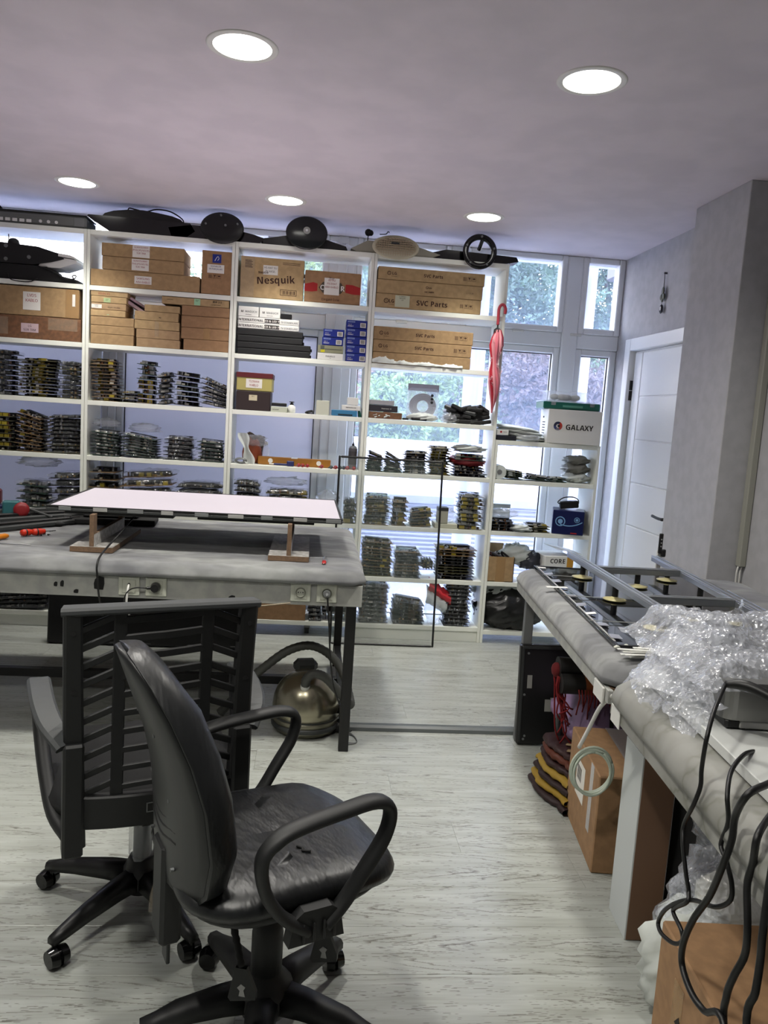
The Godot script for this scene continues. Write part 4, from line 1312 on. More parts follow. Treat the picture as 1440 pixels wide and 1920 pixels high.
	stack(0.345, 0.552, S[6], 0.652, 12, "brown", "brown circuit board in the broad dense stack beside the table corner", {"kinds": ["brown", "brown", "olive"], "roll": -0.05})
	stack(0.56, 0.74, S[6], 0.60, 9, "brown", "dark brown circuit board in the second dense stack", {"kinds": ["dark", "brown"], "bag": true})
	stack(0.746, 0.818, S[6], 0.59, 4, "olive", "circuit board standing upright between the two dense stacks", {"upright": true, "d": 0.16})
	stack(0.836, 1.098, S[6], 0.63, 11, "brown", "long brown circuit board in the widest stack by the unit side", {"kinds": ["brown", "olive", "dark"], "d": 0.22})
	stack(0.34, 0.545, S[7], 0.365, 10, "dark", "bagged black circuit board in the stack behind the glass sheet bottom", {"bag": true})
	stack(0.565, 0.785, S[7], 0.27, 7, "dark", "black circuit board in the low heap behind the glass sheet", {"roll": -0.18, "ramp": 0.0, "lift": 0.5})
	stack(0.91, 1.09, S[7], 0.385, 11, "dark", "bagged black circuit board in the tall stack beside the red bag", {"bag": true})
	# low unit
	stack(1.235, 1.37, 1.084, 1.15, 4, "green", "small green circuit board in the fanned pile beside the white roll", {"roll": -0.12, "d": 0.12})
	stack(1.37, 1.54, 1.084, 1.13, 3, "metal", "silver-edged circuit board in the flat pile beside the green fan", {"roll": -0.1, "d": 0.12, "kinds": ["metal", "green"]})
	stack(1.53, 1.65, 1.084, 1.12, 3, "green", "small circuit board in the flat pile beside bulging clear bags", {"d": 0.12})
	stack(1.165, 1.33, 0.748, 0.83, 4, "dark", "dark circuit board in the pile under a crumpled clear bag", {"d": 0.15})
	stack(1.42, 1.57, 0.748, 0.81, 4, "olive", "loose circuit board in the pile beside the dark blue box", {"roll": 0.05, "d": 0.14, "mess": 6.0})

# ------------------------------------------------------------------ other things on the shelves

func crumple(size: Vector3, seed_: int, rough := 0.25, nu := 22, nv := 14) -> MB:
	# a crumpled closed bundle standing on y = 0
	var f := FastNoiseLite.new(); f.seed = seed_; f.frequency = 1.0; f.fractal_octaves = 3
	var b := MB.new()
	b.grid(nu, nv, func(u, t):
		var a: float = -TAU * u
		var e: float = PI * t
		var n := Vector3(cos(a) * sin(e), -cos(e), sin(a) * sin(e))
		var k: float = 1.0 + rough * f.get_noise_3d(n.x * 2.6, n.y * 2.6, n.z * 2.6) + rough * 0.5 * absf(f.get_noise_3d(n.x * 7.0 + 9.0, n.y * 7.0, n.z * 7.0))
		var p := Vector3(n.x * size.x, n.y * size.y, n.z * size.z) * 0.5 * k
		p.y = maxf(p.y + size.y * 0.46, 0.001 + 0.004 * absf(n.x))
		return p)
	return b

func stand_foot(called: String, label: String, at: Vector3, outer: MB, m: Material, rest: MB, restm: Material):
	var t := thing(called, label, "stand foot", at)
	part("foot_plate", outer, m, t)
	part("bracket", rest, restm, t)
	return t

func build_shelf_things():
	var b: MB; var c: MB; var t: Node3D
	# --- on top of the units
	var y := 2.42
	t = thing("flat_appliance", "long flat grey device lying above the leftmost unit", "device", Vector3(-1.8, y, -5.07), 0.0)
	b = MB.new(); b.box(Vector3(-0.25, 0.002, -0.1), Vector3(0.4, 0.072, 0.115), 0.012); part("casing", b, mat(Color(0.40, 0.41, 0.40), 0.5), t)
	b = MB.new(); b.box(Vector3(-0.25, 0.0725, -0.1), Vector3(0.4, 0.078, 0.115), 0.002); part("top_plate", b, M.darkgrey, t)
	b = MB.new()
	for k in 5: b.box(Vector3(-0.1 + k * 0.04, 0.012, 0.1152), Vector3(-0.072 + k * 0.04, 0.03, 0.119), 0.002)
	for k in 3: b.cyl(Vector3(0.14 + 0.045 * k, 0.024, 0.115), Vector3(0.14 + 0.045 * k, 0.024, 0.12), 0.009, -1, 10)
	part("sockets", b, M.white, t)
	b = MB.new(); b.box(Vector3(0.33, 0.01, 0.1152), Vector3(0.39, 0.06, 0.118), 0.003); part("end_plate", b, M.grey, t)
	b = MB.new()
	for k in 5:
		var p := []
		for q in 17:
			var a := TAU * q / 16
			p.append(Vector3(cos(a) * (0.07 - 0.004 * k), 0.062 + sin(a) * (0.05 - 0.003 * k), 0.012 * sin(a * 2 + k) + k * 0.008))
		b.tube(p, 0.0055, 6)
	solo("cable_coil", b, M.blackmatte, "coil of black cable on top of the leftmost unit", "cable", Vector3(-1.96, y + 0.003, -4.93 - 0.08))
	# long flat television stand
	t = thing("television_stand", "wide flat black stand with loose cord above the three long cartons", "stand", Vector3(-1.07, y, -5.06))
	b = MB.new()
	b.prism(PackedVector2Array([Vector2(-0.33, 0.08), Vector2(-0.25, 0.03), Vector2(-0.2, 0.002), Vector2(0.25, 0.002), Vector2(0.3, 0.04), Vector2(0.27, 0.085), Vector2(-0.32, 0.088)]), -0.14, 0.1)
	part("plate", b, M.blackgloss, t)
	b = MB.new()
	var pr := []
	for k in 9:
		var a := PI * k / 8
		pr.append(Vector2(-0.01 - cos(a) * 0.24, 0.086 + sin(a) * 0.055 * (1.0 if k < 5 else 0.9)))
	b.prism(PackedVector2Array(pr), -0.1, 0.08)
	part("housing", b, M.black, t)
	b = MB.new()
	b.tube(cv([Vector3(-0.11, 0.14, 0.03), Vector3(-0.1, 0.155, 0.04), Vector3(-0.06, 0.148, 0.05), Vector3(0.0, 0.14, 0.05), Vector3(0.06, 0.158, 0.05), Vector3(0.14, 0.155, 0.04), Vector3(0.21, 0.12, 0.03), Vector3(0.22, 0.09, 0.03)], 4), 0.004, 6)
	part("cord", b, M.blackmatte, t)
	# round foot, screw holes on the back
	b = MB.new()
	b.xf = Transform3D(Basis.from_euler(Vector3(PI / 2 - 0.12, 0, 0)).scaled(Vector3(1, 0.74, 1)), Vector3(0, 0.065, 0))
	b.lathe([Vector2(0.0, -0.014), Vector2(0.118, -0.014), Vector2(0.126, -0.008), Vector2(0.128, 0.0), Vector2(0.122, 0.008), Vector2(0.06, 0.011), Vector2(0.0, 0.011)], 36)
	c = MB.new()
	c.prism(PackedVector2Array([Vector2(-0.3, 0.0), Vector2(0.22, 0.0), Vector2(0.255, 0.03), Vector2(0.18, 0.05), Vector2(0.02, 0.075), Vector2(-0.18, 0.075), Vector2(-0.32, 0.05)]), -0.16, -0.03)
	t = stand_foot("stand_foot", "black round stand foot propped above the upright brown carton", Vector3(-0.607, y + 0.002, -4.93), b, M.black, c, M.blackgloss)
	b = MB.new()
	for k in 5:
		var a := TAU * k / 5 + 0.4
		b.cyl(Vector3(cos(a) * 0.098, 0.065 + sin(a) * 0.072, 0.0), Vector3(cos(a) * 0.098, 0.065 + sin(a) * 0.072, 0.017), 0.006, -1, 8)
	b.cyl(Vector3(0.02, 0.08, 0.0), Vector3(0.02, 0.08, 0.018), 0.007, -1, 8)
	part("screws", b, M.grey, t)
	# oval glossy foot
	b = MB.new()
	b.xf = Transform3D(Basis.from_euler(Vector3(PI / 2 - 0.1, 0, 0)).scaled(Vector3(1.25, 0.98, 1)), Vector3(0, 0.074, 0))
	b.lathe([Vector2(0.0, -0.008), Vector2(0.092, -0.008), Vector2(0.1, -0.003), Vector2(0.1, 0.005), Vector2(0.094, 0.010), Vector2(0.0, 0.012)], 40)
	c = MB.new()
	c.prism(PackedVector2Array([Vector2(-0.26, 0.0), Vector2(0.25, 0.0), Vector2(0.24, 0.02), Vector2(0.12, 0.05), Vector2(-0.1, 0.06), Vector2(-0.26, 0.028)]), -0.16, -0.025)
	t = stand_foot("stand_foot", "dark grey oval stand foot with pale centre boss above logo carton", Vector3(-0.105, y + 0.004, -4.925), b, M.darkgrey_gloss, c, M.black)
	b = MB.new()
	b.cyl(Vector3(0, 0.085, 0.005), Vector3(0, 0.087, 0.02), 0.021, -1, 20)
	part("boss", b, M.grey_light, t)
	b = MB.new()
	b.cyl(Vector3(0, 0.085, 0.02), Vector3(0, 0.085, 0.026), 0.008, -1, 10)
	part("screw", b, M.chrome, t)
	b = crumple(Vector3(0.5, 0.09, 0.16), 31, 0.5)
	solo("film_wrap", b, M.plastic, "clear film wrapped round the bracket behind the oval foot", "film", Vector3(-0.1, y + 0.002, -5.13))
	# cream oval foot with woven underside
	b = MB.new()
	b.xf = Transform3D(Basis.from_euler(Vector3(PI / 2 - 0.15, 0, 0)).scaled(Vector3(1.95, 1, 1)), Vector3(0, 0.05, 0))
	b.lathe([Vector2(0.0, -0.008), Vector2(0.07, -0.008), Vector2(0.074, 0.0), Vector2(0.07, 0.006), Vector2(0.064, 0.004), Vector2(0.0, 0.004)], 40)
	c = MB.new()
	c.prism(PackedVector2Array([Vector2(-0.27, 0.03), Vector2(-0.2, 0.0), Vector2(0.2, 0.0), Vector2(0.28, 0.035), Vector2(0.14, 0.07), Vector2(-0.17, 0.085)]), -0.16, -0.035)
	t = stand_foot("stand_foot", "cream oval stand foot with gridded underside above the parts cartons", Vector3(0.436, y - 0.012, -4.92), b, mat(Color(0.72, 0.70, 0.60), 0.55), c, mat(Color(0.55, 0.54, 0.48), 0.5))
	b = MB.new()
	for k in 17:
		var x := (k - 8) * 0.0145
		var hh := sqrt(maxf(0.0, 1.0 - pow(x / 0.125, 2))) * 0.058
		b.box(Vector3(x - 0.0015, 0.05 - hh, 0.004), Vector3(x + 0.0015, 0.05 + hh, 0.0115))
	for k in 9:
		var q := (k - 4) * 0.0125
		var ww := sqrt(maxf(0.0, 1.0 - pow(q / 0.058, 2))) * 0.125
		b.box(Vector3(-ww, 0.05 + q - 0.0014, 0.004), Vector3(ww, 0.05 + q + 0.0014, 0.0112))
	part("rib_grid", b, mat(Color(0.66, 0.60, 0.50), 0.6), t)
	b = MB.new(); b.box(Vector3(-0.03, 0.066, 0.0118), Vector3(0.02, 0.078, 0.0125)); part("maker_plate", b, M.darkgrey, t)
	b = MB.new()
	b.ball(Vector3(0.27, 0.13, -0.03), Vector3(0.022, 0.022, 0.02), 10, 6)
	b.ball(Vector3(0.285, 0.125, -0.015), Vector3(0.016, 0.018, 0.016), 8, 6)
	b.tube(cv([Vector3(0.27, 0.12, -0.03), Vector3(0.26, 0.05, -0.05), Vector3(0.2, 0.005, -0.06)], 3), 0.003, 5)
	b.tube(cv([Vector3(0.34, 0.125, -0.03), Vector3(0.38, 0.13, -0.03), Vector3(0.39, 0.145, -0.03), Vector3(0.4, 0.14, -0.03)], 3), 0.003, 5)
	solo("knotted_cord", b, M.blackmatte, "knotted black cord between the oval feet on top of shelves", "cord", Vector3(0.0, y + 0.003, -4.99))
	# ring foot
	b = MB.new()
	b.xf = Transform3D(Basis.from_euler(Vector3(PI / 2 - 0.06, 0, 0)), Vector3(0, 0.055, 0.0))
	b.lathe([Vector2(0.072, -0.012), Vector2(0.1, -0.012), Vector2(0.106, -0.006), Vector2(0.106, 0.006), Vector2(0.1, 0.011), Vector2(0.074, 0.011), Vector2(0.071, 0.006), Vector2(0.072, -0.012)], 40)
	c = MB.new()
	c.prism(PackedVector2Array([Vector2(-0.3, 0.0), Vector2(0.16, 0.0), Vector2(0.26, 0.024), Vector2(0.245, 0.05), Vector2(0.18, 0.052), Vector2(0.0, 0.058), Vector2(-0.2, 0.062), Vector2(-0.28, 0.04)]), -0.17, -0.05)
	c.bar(Vector3(0.0, 0.07, -0.04), Vector3(0.015, 0.135, -0.005), 0.02, 0.02, 0.004)
	t = stand_foot("stand_foot", "black ring-shaped stand foot hanging over the end of the shelves", Vector3(0.955, y + 0.0, -4.925), b, M.blackgloss, c, M.blackgloss)
	b = MB.new()
	for k in 5:
		var a := TAU * k / 5 + PI / 2 - 0.05
		b.cyl(Vector3(cos(a) * 0.089, 0.055 + sin(a) * 0.089, 0.004), Vector3(cos(a) * 0.089, 0.055 + sin(a) * 0.089, 0.0165), 0.0065, -1, 10)
	part("screws", b, M.grey, t)
	# --- heap of stands in the leftmost unit
	t = thing("television_stand", "black stand with round screw holes on top of the stand heap", "stand", Vector3(-1.73, 2.195, -5.08), 0.03, "stands heaped in the leftmost unit")
	b = MB.new()
	b.prism(PackedVector2Array([Vector2(-0.3, 0.0), Vector2(0.02, 0.0), Vector2(0.12, 0.02), Vector2(0.2, 0.045), Vector2(0.17, 0.075), Vector2(0.05, 0.105), Vector2(-0.3, 0.12)]), -0.13, 0.12)
	part("plate", b, M.black, t)
	b = MB.new()
	for p in [[-0.13, 0.095], [-0.2, 0.06], [-0.13, 0.02], [0.0, 0.04]]: b.cyl(Vector3(p[0], p[1], 0.12), Vector3(p[0], p[1], 0.124), 0.011, -1, 10)
	part("screws", b, M.grey, t)
	b = MB.new(); b.ball(Vector3(-0.1, 0.12, 0.08), Vector3(0.035, 0.03, 0.03), 12, 6); b.cyl(Vector3(-0.12, 0.13, 0.1), Vector3(-0.122, 0.165, 0.1), 0.003, -1, 6); part("knob", b, M.black, t)
	t = thing("television_stand", "dull black stand at the bottom of the stand heap", "stand", Vector3(-1.72, 2.102, -5.08), -0.02, "stands heaped in the leftmost unit")
	b = MB.new()
	b.prism(PackedVector2Array([Vector2(-0.32, 0.0), Vector2(0.3, 0.0), Vector2(0.28, 0.02), Vector2(0.12, 0.05), Vector2(0.1, 0.085), Vector2(-0.32, 0.092)]), -0.13, 0.12)
	part("plate", b, M.blackmatte, t)
	b = MB.new()
	b.tube(cv([Vector3(-0.12, 0.03, 0.13), Vector3(-0.1, -0.005, 0.135), Vector3(0.0, -0.012, 0.138), Vector3(0.05, 0.012, 0.13)], 4), 0.003, 5)
	b.tube(cv([Vector3(0.05, 0.085, 0.125), Vector3(0.14, 0.06, 0.125), Vector3(0.2, 0.025, 0.13), Vector3(0.26, 0.025, 0.13), Vector3(0.27, 0.045, 0.13), Vector3(0.25, 0.04, 0.13), Vector3(0.27, 0.012, 0.13)], 4), 0.004, 5)
	part("cord", b, M.blackmatte, t)
	t = thing("white_stand", "white slim stand pointing out of the black stand heap", "stand", Vector3(-1.58, 2.2, -5.08), 0.0)
	b = MB.new()
	b.prism(PackedVector2Array([Vector2(-0.1, -0.015), Vector2(0.03, -0.012), Vector2(0.12, 0.022), Vector2(0.125, 0.03), Vector2(0.12, 0.04), Vector2(-0.05, 0.055)]), -0.08, 0.11)
	part("body", b, M.white, t)
	b = MB.new()
	b.prism(PackedVector2Array([Vector2(-0.05, 0.06), Vector2(0.11, 0.046), Vector2(0.115, 0.055), Vector2(0.09, 0.065), Vector2(-0.05, 0.08)]), -0.08, 0.115)
	part("cover", b, M.white, t)
	# --- third unit, fourth shelf
	t = thing("pump_bottle", "small clear bottle with dark cap beside the small pale box", "bottle", Vector3(-0.147, 1.421, -5.0))
	b = MB.new(); b.lathe([Vector2(0.018, 0.0), Vector2(0.024, 0.003), Vector2(0.024, 0.038), Vector2(0.014, 0.046), Vector2(0.011, 0.05)], 16); part("body", b, M.white, t)
	b = MB.new(); b.lathe([Vector2(0.012, 0.05), Vector2(0.012, 0.058), Vector2(0.006, 0.06), Vector2(0.006, 0.064), Vector2(0.016, 0.066), Vector2(0.016, 0.07), Vector2(0.0, 0.07)], 14); part("cap", b, M.black, t)
	b = MB.new()
	for k in 3:
		var p := []
		for q in 15: p.append(Vector3(cos(TAU * q / 14) * (0.026 - 0.003 * k), 0.008 + 0.005 * k + 0.006 * sin(TAU * q / 14 + k), sin(TAU * q / 14) * 0.02))
		b.tube(p, 0.0032, 5)
	solo("cable_loop", b, M.black, "small loop of black cable lying on the pale shelf", "cable", Vector3(-0.035, 1.421, -5.0))
	b = MB.new()
	b.prism(PackedVector2Array([Vector2(0, 0), Vector2(0.02, 0), Vector2(0.008, 0.04), Vector2(-0.004, 0.045)]), -0.04, 0.04)
	solo("green_case", b, M.green, "slim green case leaning at the shelf end beside blue case", "case", Vector3(0.274, 1.421, -5.02))
	# --- third unit, fifth shelf
	t = thing("paper_bag", "open brown paper bag with orange pouch on the fifth shelf", "bag", Vector3(-0.385, 1.086, -5.08))
	b = MB.new()
	b.prism(PackedVector2Array([Vector2(-0.06, 0), Vector2(0.055, 0), Vector2(0.075, 0.17), Vector2(0.05, 0.178), Vector2(0.02, 0.172), Vector2(-0.005, 0.19), Vector2(-0.025, 0.198), Vector2(-0.04, 0.19)]), -0.05, -0.035)
	part("back_sheet", b, mat(Color(0.38, 0.32, 0.26), 0.85), t)
	b = crumple(Vector3(0.12, 0.16, 0.08), 23, 0.3); part("pouch", b, mat(Color(0.56, 0.25, 0.10), 0.5), t)
	b = crumple(Vector3(0.13, 0.07, 0.08), 24, 0.6); var pp := part("film", b, M.plastic, t); pp.position = Vector3(0.02, 0.11, 0.01)
	b = MB.new()
	noise.seed = 77
	b.grid(6, 16, func(u, w): return Vector3((u - 0.5) * (0.05 + 0.02 * sin(w * 9.0)) - 0.05 + 0.055 * (1 - w), 0.002 + w * 0.19, 0.02 * cos(u * 7.0) + 0.01 * noise.get_noise_2d(u * 5, w * 12)))
	solo("plastic_sleeve", b, M.whitebag, "folded white plastic sleeve leaning on the brown paper bag", "sleeve", Vector3(-0.39, 1.086, -4.985))
	b = MB.new()
	for k in 4:
		var p := []
		for q in 15: p.append(Vector3(cos(TAU * q / 14) * (0.036 - 0.004 * k), 0.02 + sin(TAU * q / 14) * (0.017 - 0.002 * k), 0.004 * k))
		b.tube(p, 0.0035, 5)
	solo("cable_coil", b, M.grey, "grey coil of cable at the foot of the white sleeve", "cable", Vector3(-0.445, 1.086, -4.975))
	t = thing("clear_bottle", "clear little bottle with cap behind the spirit level", "bottle", Vector3(-0.3, 1.086, -5.1))
	b = MB.new(); b.lathe([Vector2(0.02, 0), Vector2(0.024, 0.004), Vector2(0.024, 0.1), Vector2(0.01, 0.115), Vector2(0.01, 0.12)], 16); part("body", b, M.plastic, t)
	b = MB.new(); b.lathe([Vector2(0.012, 0.121), Vector2(0.012, 0.14), Vector2(0.0, 0.14)], 12); part("cap", b, M.white, t)
	t = thing("spirit_level", "long yellow-brown spirit level with three round vials", "spirit level", Vector3(-0.114, 1.086, -5.03), -0.03)
	b = MB.new(); b.box(Vector3(-0.23, 0.001, -0.012), Vector3(0.23, 0.052, 0.012), 0.003); part("body", b, mat(Color(0.58, 0.38, 0.06), 0.45), t)
	for x in [-0.15, 0.155]:
		b = MB.new(); b.cyl(Vector3(x, 0.027, 0.0122), Vector3(x, 0.027, 0.016), 0.015, -1, 16); part("vial", b, M.white, t)
	b = MB.new(); b.box(Vector3(-0.02, 0.046, -0.0125), Vector3(0.02, 0.0535, 0.0128), 0.001); part("centre_vial", b, M.white, t)
	t = thing("glue_gun", "small blue tool lying before the spirit level", "tool", Vector3(-0.16, 1.086, -4.985), 0.05)
	b = MB.new(); b.box(Vector3(-0.08, 0.004, -0.01), Vector3(0.005, 0.016, 0.01), 0.003); b.box(Vector3(0.0, 0.001, -0.014), Vector3(0.045, 0.034, 0.014), 0.004); part("body", b, mat(Color(0.08, 0.1, 0.32), 0.5), t)
	b = MB.new(); b.tube([Vector3(-0.08, 0.01, 0), Vector3(-0.11, 0.01, 0)], 0.004, 6); part("nozzle", b, M.white, t)
	rng.seed = 90
	var clips := [[-0.085, "r"], [-0.06, "r"], [-0.03, "r"], [0.06, "r"], [0.12, "g"], [0.148, "r"], [0.176, "g"], [0.2, "b"], [0.222, "r"], [0.262, "r"]]
	for k in clips.size():
		var cc: Color = {"r": Color(0.55, 0.08, 0.09), "g": Color(0.22, 0.27, 0.28), "b": Color(0.06, 0.1, 0.2)}[clips[k][1]]
		t = thing("spring_clamp", {"r": "small red spring clamp lying along the front of the level's shelf", "g": "small grey spring clamp lying along the front of the level's shelf", "b": "small dark blue spring clamp lying along front of the level's shelf"}[clips[k][1]], "clamp", Vector3(clips[k][0], 1.086, -4.968 + rng.randf_range(-0.005, 0.005)), rng.randf_range(-0.6, 0.6), "spring clamps on the spirit level's shelf")
		b = MB.new(); b.ball(Vector3(0, 0.012, 0), Vector3(0.013, 0.012, 0.011), 10, 6); b.box(Vector3(-0.02, 0.004, -0.006), Vector3(-0.004, 0.011, 0.006), 0.002)
		part("jaw", b, mat(cc, 0.45), t)
		b = MB.new(); b.cyl(Vector3(-0.006, 0.012, -0.011), Vector3(-0.006, 0.012, 0.012), 0.004, -1, 8); part("pin", b, M.grey, t)
	t = thing("spray_can", "grey printed spray can standing by the unit side", "spray can", Vector3(0.256, 1.086, -5.06))
	b = MB.new(); b.lathe([Vector2(0.025, 0.0), Vector2(0.0275, 0.003), Vector2(0.0275, 0.128), Vector2(0.026, 0.134)], 22); part("body", b, mat(Color(0.42, 0.41, 0.43), 0.35, 0.3), t)
	b = MB.new(); b.lathe([Vector2(0.026, 0.134), Vector2(0.022, 0.144), Vector2(0.014, 0.15), Vector2(0.008, 0.152)], 20); part("dome", b, M.chrome, t)
	b = MB.new(); b.lathe([Vector2(0.008, 0.152), Vector2(0.008, 0.162), Vector2(0.004, 0.165), Vector2(0.004, 0.172), Vector2(0.0, 0.173)], 12); part("nozzle", b, M.black, t)
	b = MB.new(); b.lathe([Vector2(0.0279, 0.03), Vector2(0.0279, 0.115)], 22); part("printed_wrap", b, mat(Color(0.30, 0.28, 0.30), 0.5), t)
	# crumpled bags among the boards
	for e in [
		["film_bag", Vector3(0.14, 0.05, 0.12), Vector3(-1.28, 1.262, -5.05), "crumpled shiny film on the fanned green boards", "plastic"],
		["film_bag", Vector3(0.17, 0.055, 0.12), Vector3(-1.05, 1.243, -5.06), "crumpled silver film on the slanting green boards", "plastic"],
		["film_bag", Vector3(0.22, 0.07, 0.16), Vector3(-1.69, 0.99, -5.06), "milky film lying over the bagged boards behind the tools", "plastic"],
		["film_bag", Vector3(0.24, 0.05, 0.16), Vector3(-0.16, 0.96, -5.06), "shiny white film on the broad pile under the spirit level", "plastic"],
		["film_bag", Vector3(0.13, 0.09, 0.14), Vector3(0.11, 0.85, -5.06), "pale clear bag bulging at the corner of the lit panel", "plastic"],
		["film_bag", Vector3(0.12, 0.09, 0.1), Vector3(0.885, 0.78, -5.04), "white clear film trailing beside the tall wrapped stack", "plastic"],
		["film_bag", Vector3(0.2, 0.05, 0.15), Vector3(1.0, 1.238, -5.05), "white bubble film draped on top of the red film pile", "whitebag"],
		["film_bag", Vector3(0.2, 0.055, 0.16), Vector3(1.25, 0.832, -5.03), "crumpled clear bag on the dark boards of the low unit", "plastic"],
		["film_bag", Vector3(0.14, 0.045, 0.12), Vector3(1.38, 0.748, -4.99), "scrap of white film between boards and loose board pile", "whitebag"],
		["film_bag", Vector3(0.15, 0.06, 0.13), Vector3(1.735, 1.2, -5.07), "uppermost grey padded bag of three at the unit side", "greybag"],
		["film_bag", Vector3(0.16, 0.07, 0.14), Vector3(1.735, 1.14, -5.07), "middle grey padded bag of three at the unit side", "greybag"],
		["film_bag", Vector3(0.16, 0.065, 0.15), Vector3(1.735, 1.083, -5.06), "bottom white bag of three at the unit side", "whitebag"],
		["film_bag", Vector3(0.19, 0.13, 0.17), Vector3(1.385, 0.52, -5.07), "white padded bag bulging behind the open scrap carton", "whitebag"],
		["film_bag", Vector3(0.16, 0.12, 0.15), Vector3(1.47, 0.49, -5.06), "dark grey bag between white padded bag and white-yellow box", "darkbag"],
	]:
		b = crumple(e[1], int(e[2].x * 77) + 200, 0.55)
		solo(e[0], b, M[e[4]], e[3], "bag", e[2])
	b = crumple(Vector3(0.225, 0.075, 0.2), 320, 0.4)
	solo("red_film", b, mat(Color(0.55, 0.16, 0.18), 0.5), "dull red film bag pressed between dark boards by unit side", "bag", Vector3(1.0, 1.148, -5.06))
	# silver lid, grey packets, small boxes
	t = carton("white_box", "pale small carton with dark top behind the flat white box", 0.82, 0.885, 0.778, 0.88, mat(Color(0.62, 0.62, 0.56), 0.6), {"d": 0.08, "bev": 0.002})
	b = MB.new(); b.box(Vector3(-0.033, 0.08, -0.041), Vector3(0.033, 0.103, 0.041), 0.001); part("lid", b, M.darkgrey, t)
	carton("white_box", "flat cream box beside the wrapped board stack", 0.805, 0.95, 0.746, 0.777, mat(Color(0.72, 0.72, 0.64), 0.6), {"d": 0.16, "bev": 0.002})
	# fourth unit, fourth shelf
	t = thing("coiled_cable", "white flat cable coiled in a clear hang bag against the window", "cable", Vector3(0.685, 1.421, -5.06))
	b = MB.new(); b.box(Vector3(-0.1, 0.002, -0.024), Vector3(0.1, 0.21, 0.026), 0.018); part("hang_bag", b, M.plastic, t)
	b = MB.new(); b.box(Vector3(-0.1, 0.19, -0.002), Vector3(0.1, 0.235, 0.002), 0.001); part("header_card", b, mat(Color(0.66, 0.66, 0.72), 0.5), t)
	for k in 7:
		b = MB.new()
		var p := []
		for q in 25: p.append(Vector3(cos(TAU * q / 24) * (0.04 + 0.0075 * k), 0.095 + sin(TAU * q / 24) * (0.04 + 0.0065 * k), 0.0))
		b.tube(p, 0.0042, 6, 2.6, Vector3(0, 0, 1))
		part("cable_turn", b, mat(Color(0.74, 0.74, 0.76), 0.5), t)
	b = MB.new()
	for k in 3: b.cyl(Vector3(0.055, 0.165 - 0.022 * k, 0.0265), Vector3(0.055, 0.165 - 0.022 * k, 0.0275), 0.009, -1, 14)
	part("printed_dots", b, M.darkgrey, t)
	for e in [[0.385, 0.035, "white crumpled cap-like bag before the purple-grey box"], [0.45, 0.045, "second white crumpled bag beside the purple-grey box"], [0.68, 0.05, "white film bag with black plug before the coiled cable"]]:
		b = crumple(Vector3(0.08 if e[0] < 0.6 else 0.17, e[1], 0.07), int(e[0] * 100), 0.5)
		solo("film_bag", b, M.whitebag, e[2], "bag", Vector3(e[0], 1.421, -4.985))
	b = MB.new(); b.box(Vector3(-0.05, 0.002, -0.012), Vector3(0.05, 0.022, 0.012), 0.005)
	solo("dark_plug", b, M.black, "black connector strip lying before the coiled cable", "connector", Vector3(0.655, 1.421, -4.962), 0.05)
	b = MB.new(); b.box(Vector3(-0.02, 0.002, -0.01), Vector3(0.02, 0.014, 0.01), 0.003)
	solo("dark_plug", b, M.black, "tiny black plug between the white bags on the shelf", "connector", Vector3(0.57, 1.421, -4.965), -0.2)
	rng.seed = 61
	for k in 24:
		b = MB.new(); b.box(Vector3(-0.042, -0.0125, -0.04), Vector3(0.042, 0.0125, 0.04), 0.006)
		var lvl := k / 6
		var o := solo("black_packet", b, M.blackmatte if k % 3 else M.darkgrey, "black padded packet in the pile behind the umbrella tip", "packet", Vector3(0.875 + (k % 6) * 0.041 - lvl * 0.003, 1.436 + lvl * 0.027, -5.03 + rng.randf_range(-0.03, 0.03)), rng.randf_range(-0.4, 0.4), "black padded packets")
		o.rotation.z = rng.randf_range(-0.4, 0.4) * (0.4 + 0.3 * lvl)
		o.rotation.x = rng.randf_range(-0.2, 0.2)
	b = crumple(Vector3(0.09, 0.06, 0.07), 402, 0.6)
	solo("film_bag", b, M.plastic, "clear crumpled bag at the left foot of the packet pile", "bag", Vector3(0.85, 1.421, -4.99))
	# low unit top: papers and flat packets
	t = carton("white_box", "small white box with red dot lying at the umbrella tip", 1.162, 1.238, 1.366, 1.4, M.white, {"d": 0.08, "z": -4.96, "bev": 0.002})
	b = MB.new(); b.cyl(Vector3(-0.012, 0.02, 0.0402), Vector3(-0.012, 0.02, 0.0408), 0.007, -1, 12); part("printed_dot", b, M.red, t)
	write(t, "NUHA", 0.014, 0.02, 0.006, M.ink, false)
	carton("dark_box", "dark blue flat box under the small white box with red dot", 1.162, 1.29, 1.334, 1.365, mat(Color(0.06, 0.07, 0.12), 0.5), {"d": 0.1, "z": -4.955, "bev": 0.002})
	for k in 4:
		b = crumple(Vector3(0.3, 0.034, 0.2), 130 + k, 0.22)
		solo("flat_bag", b, M.whitebag, ["top white padded envelope of the pile beside the white box", "second white padded envelope of the pile beside white box", "third white padded envelope of the pile beside white box", "bottom white padded envelope of the pile beside white box"][k], "envelope", Vector3(1.31 + 0.02 * k, 1.398 - 0.021 * k, -5.07), 0.05 * k).rotation.z = -0.1 + 0.02 * k
	b = crumple(Vector3(0.16, 0.05, 0.13), 501, 0.4)
	solo("film_bag", b, M.plastic, "clear bag of small parts at the foot of the envelopes", "bag", Vector3(1.37, 1.334, -5.0))
	# white roll
	t = thing("paper_roll", "white roll seen end-on at the left of low unit", "roll", Vector3(1.2, 1.083, -5.06))
	b = MB.new(); b.cyl(Vector3(0, 0.046, -0.1), Vector3(0, 0.046, 0.1), 0.045, -1, 24); part("roll_body", b, M.whitebag, t)
	b = MB.new(); b.cyl(Vector3(0, 0.046, 0.1), Vector3(0, 0.046, 0.102), 0.016, -1, 16); part("core", b, M.grey, t)
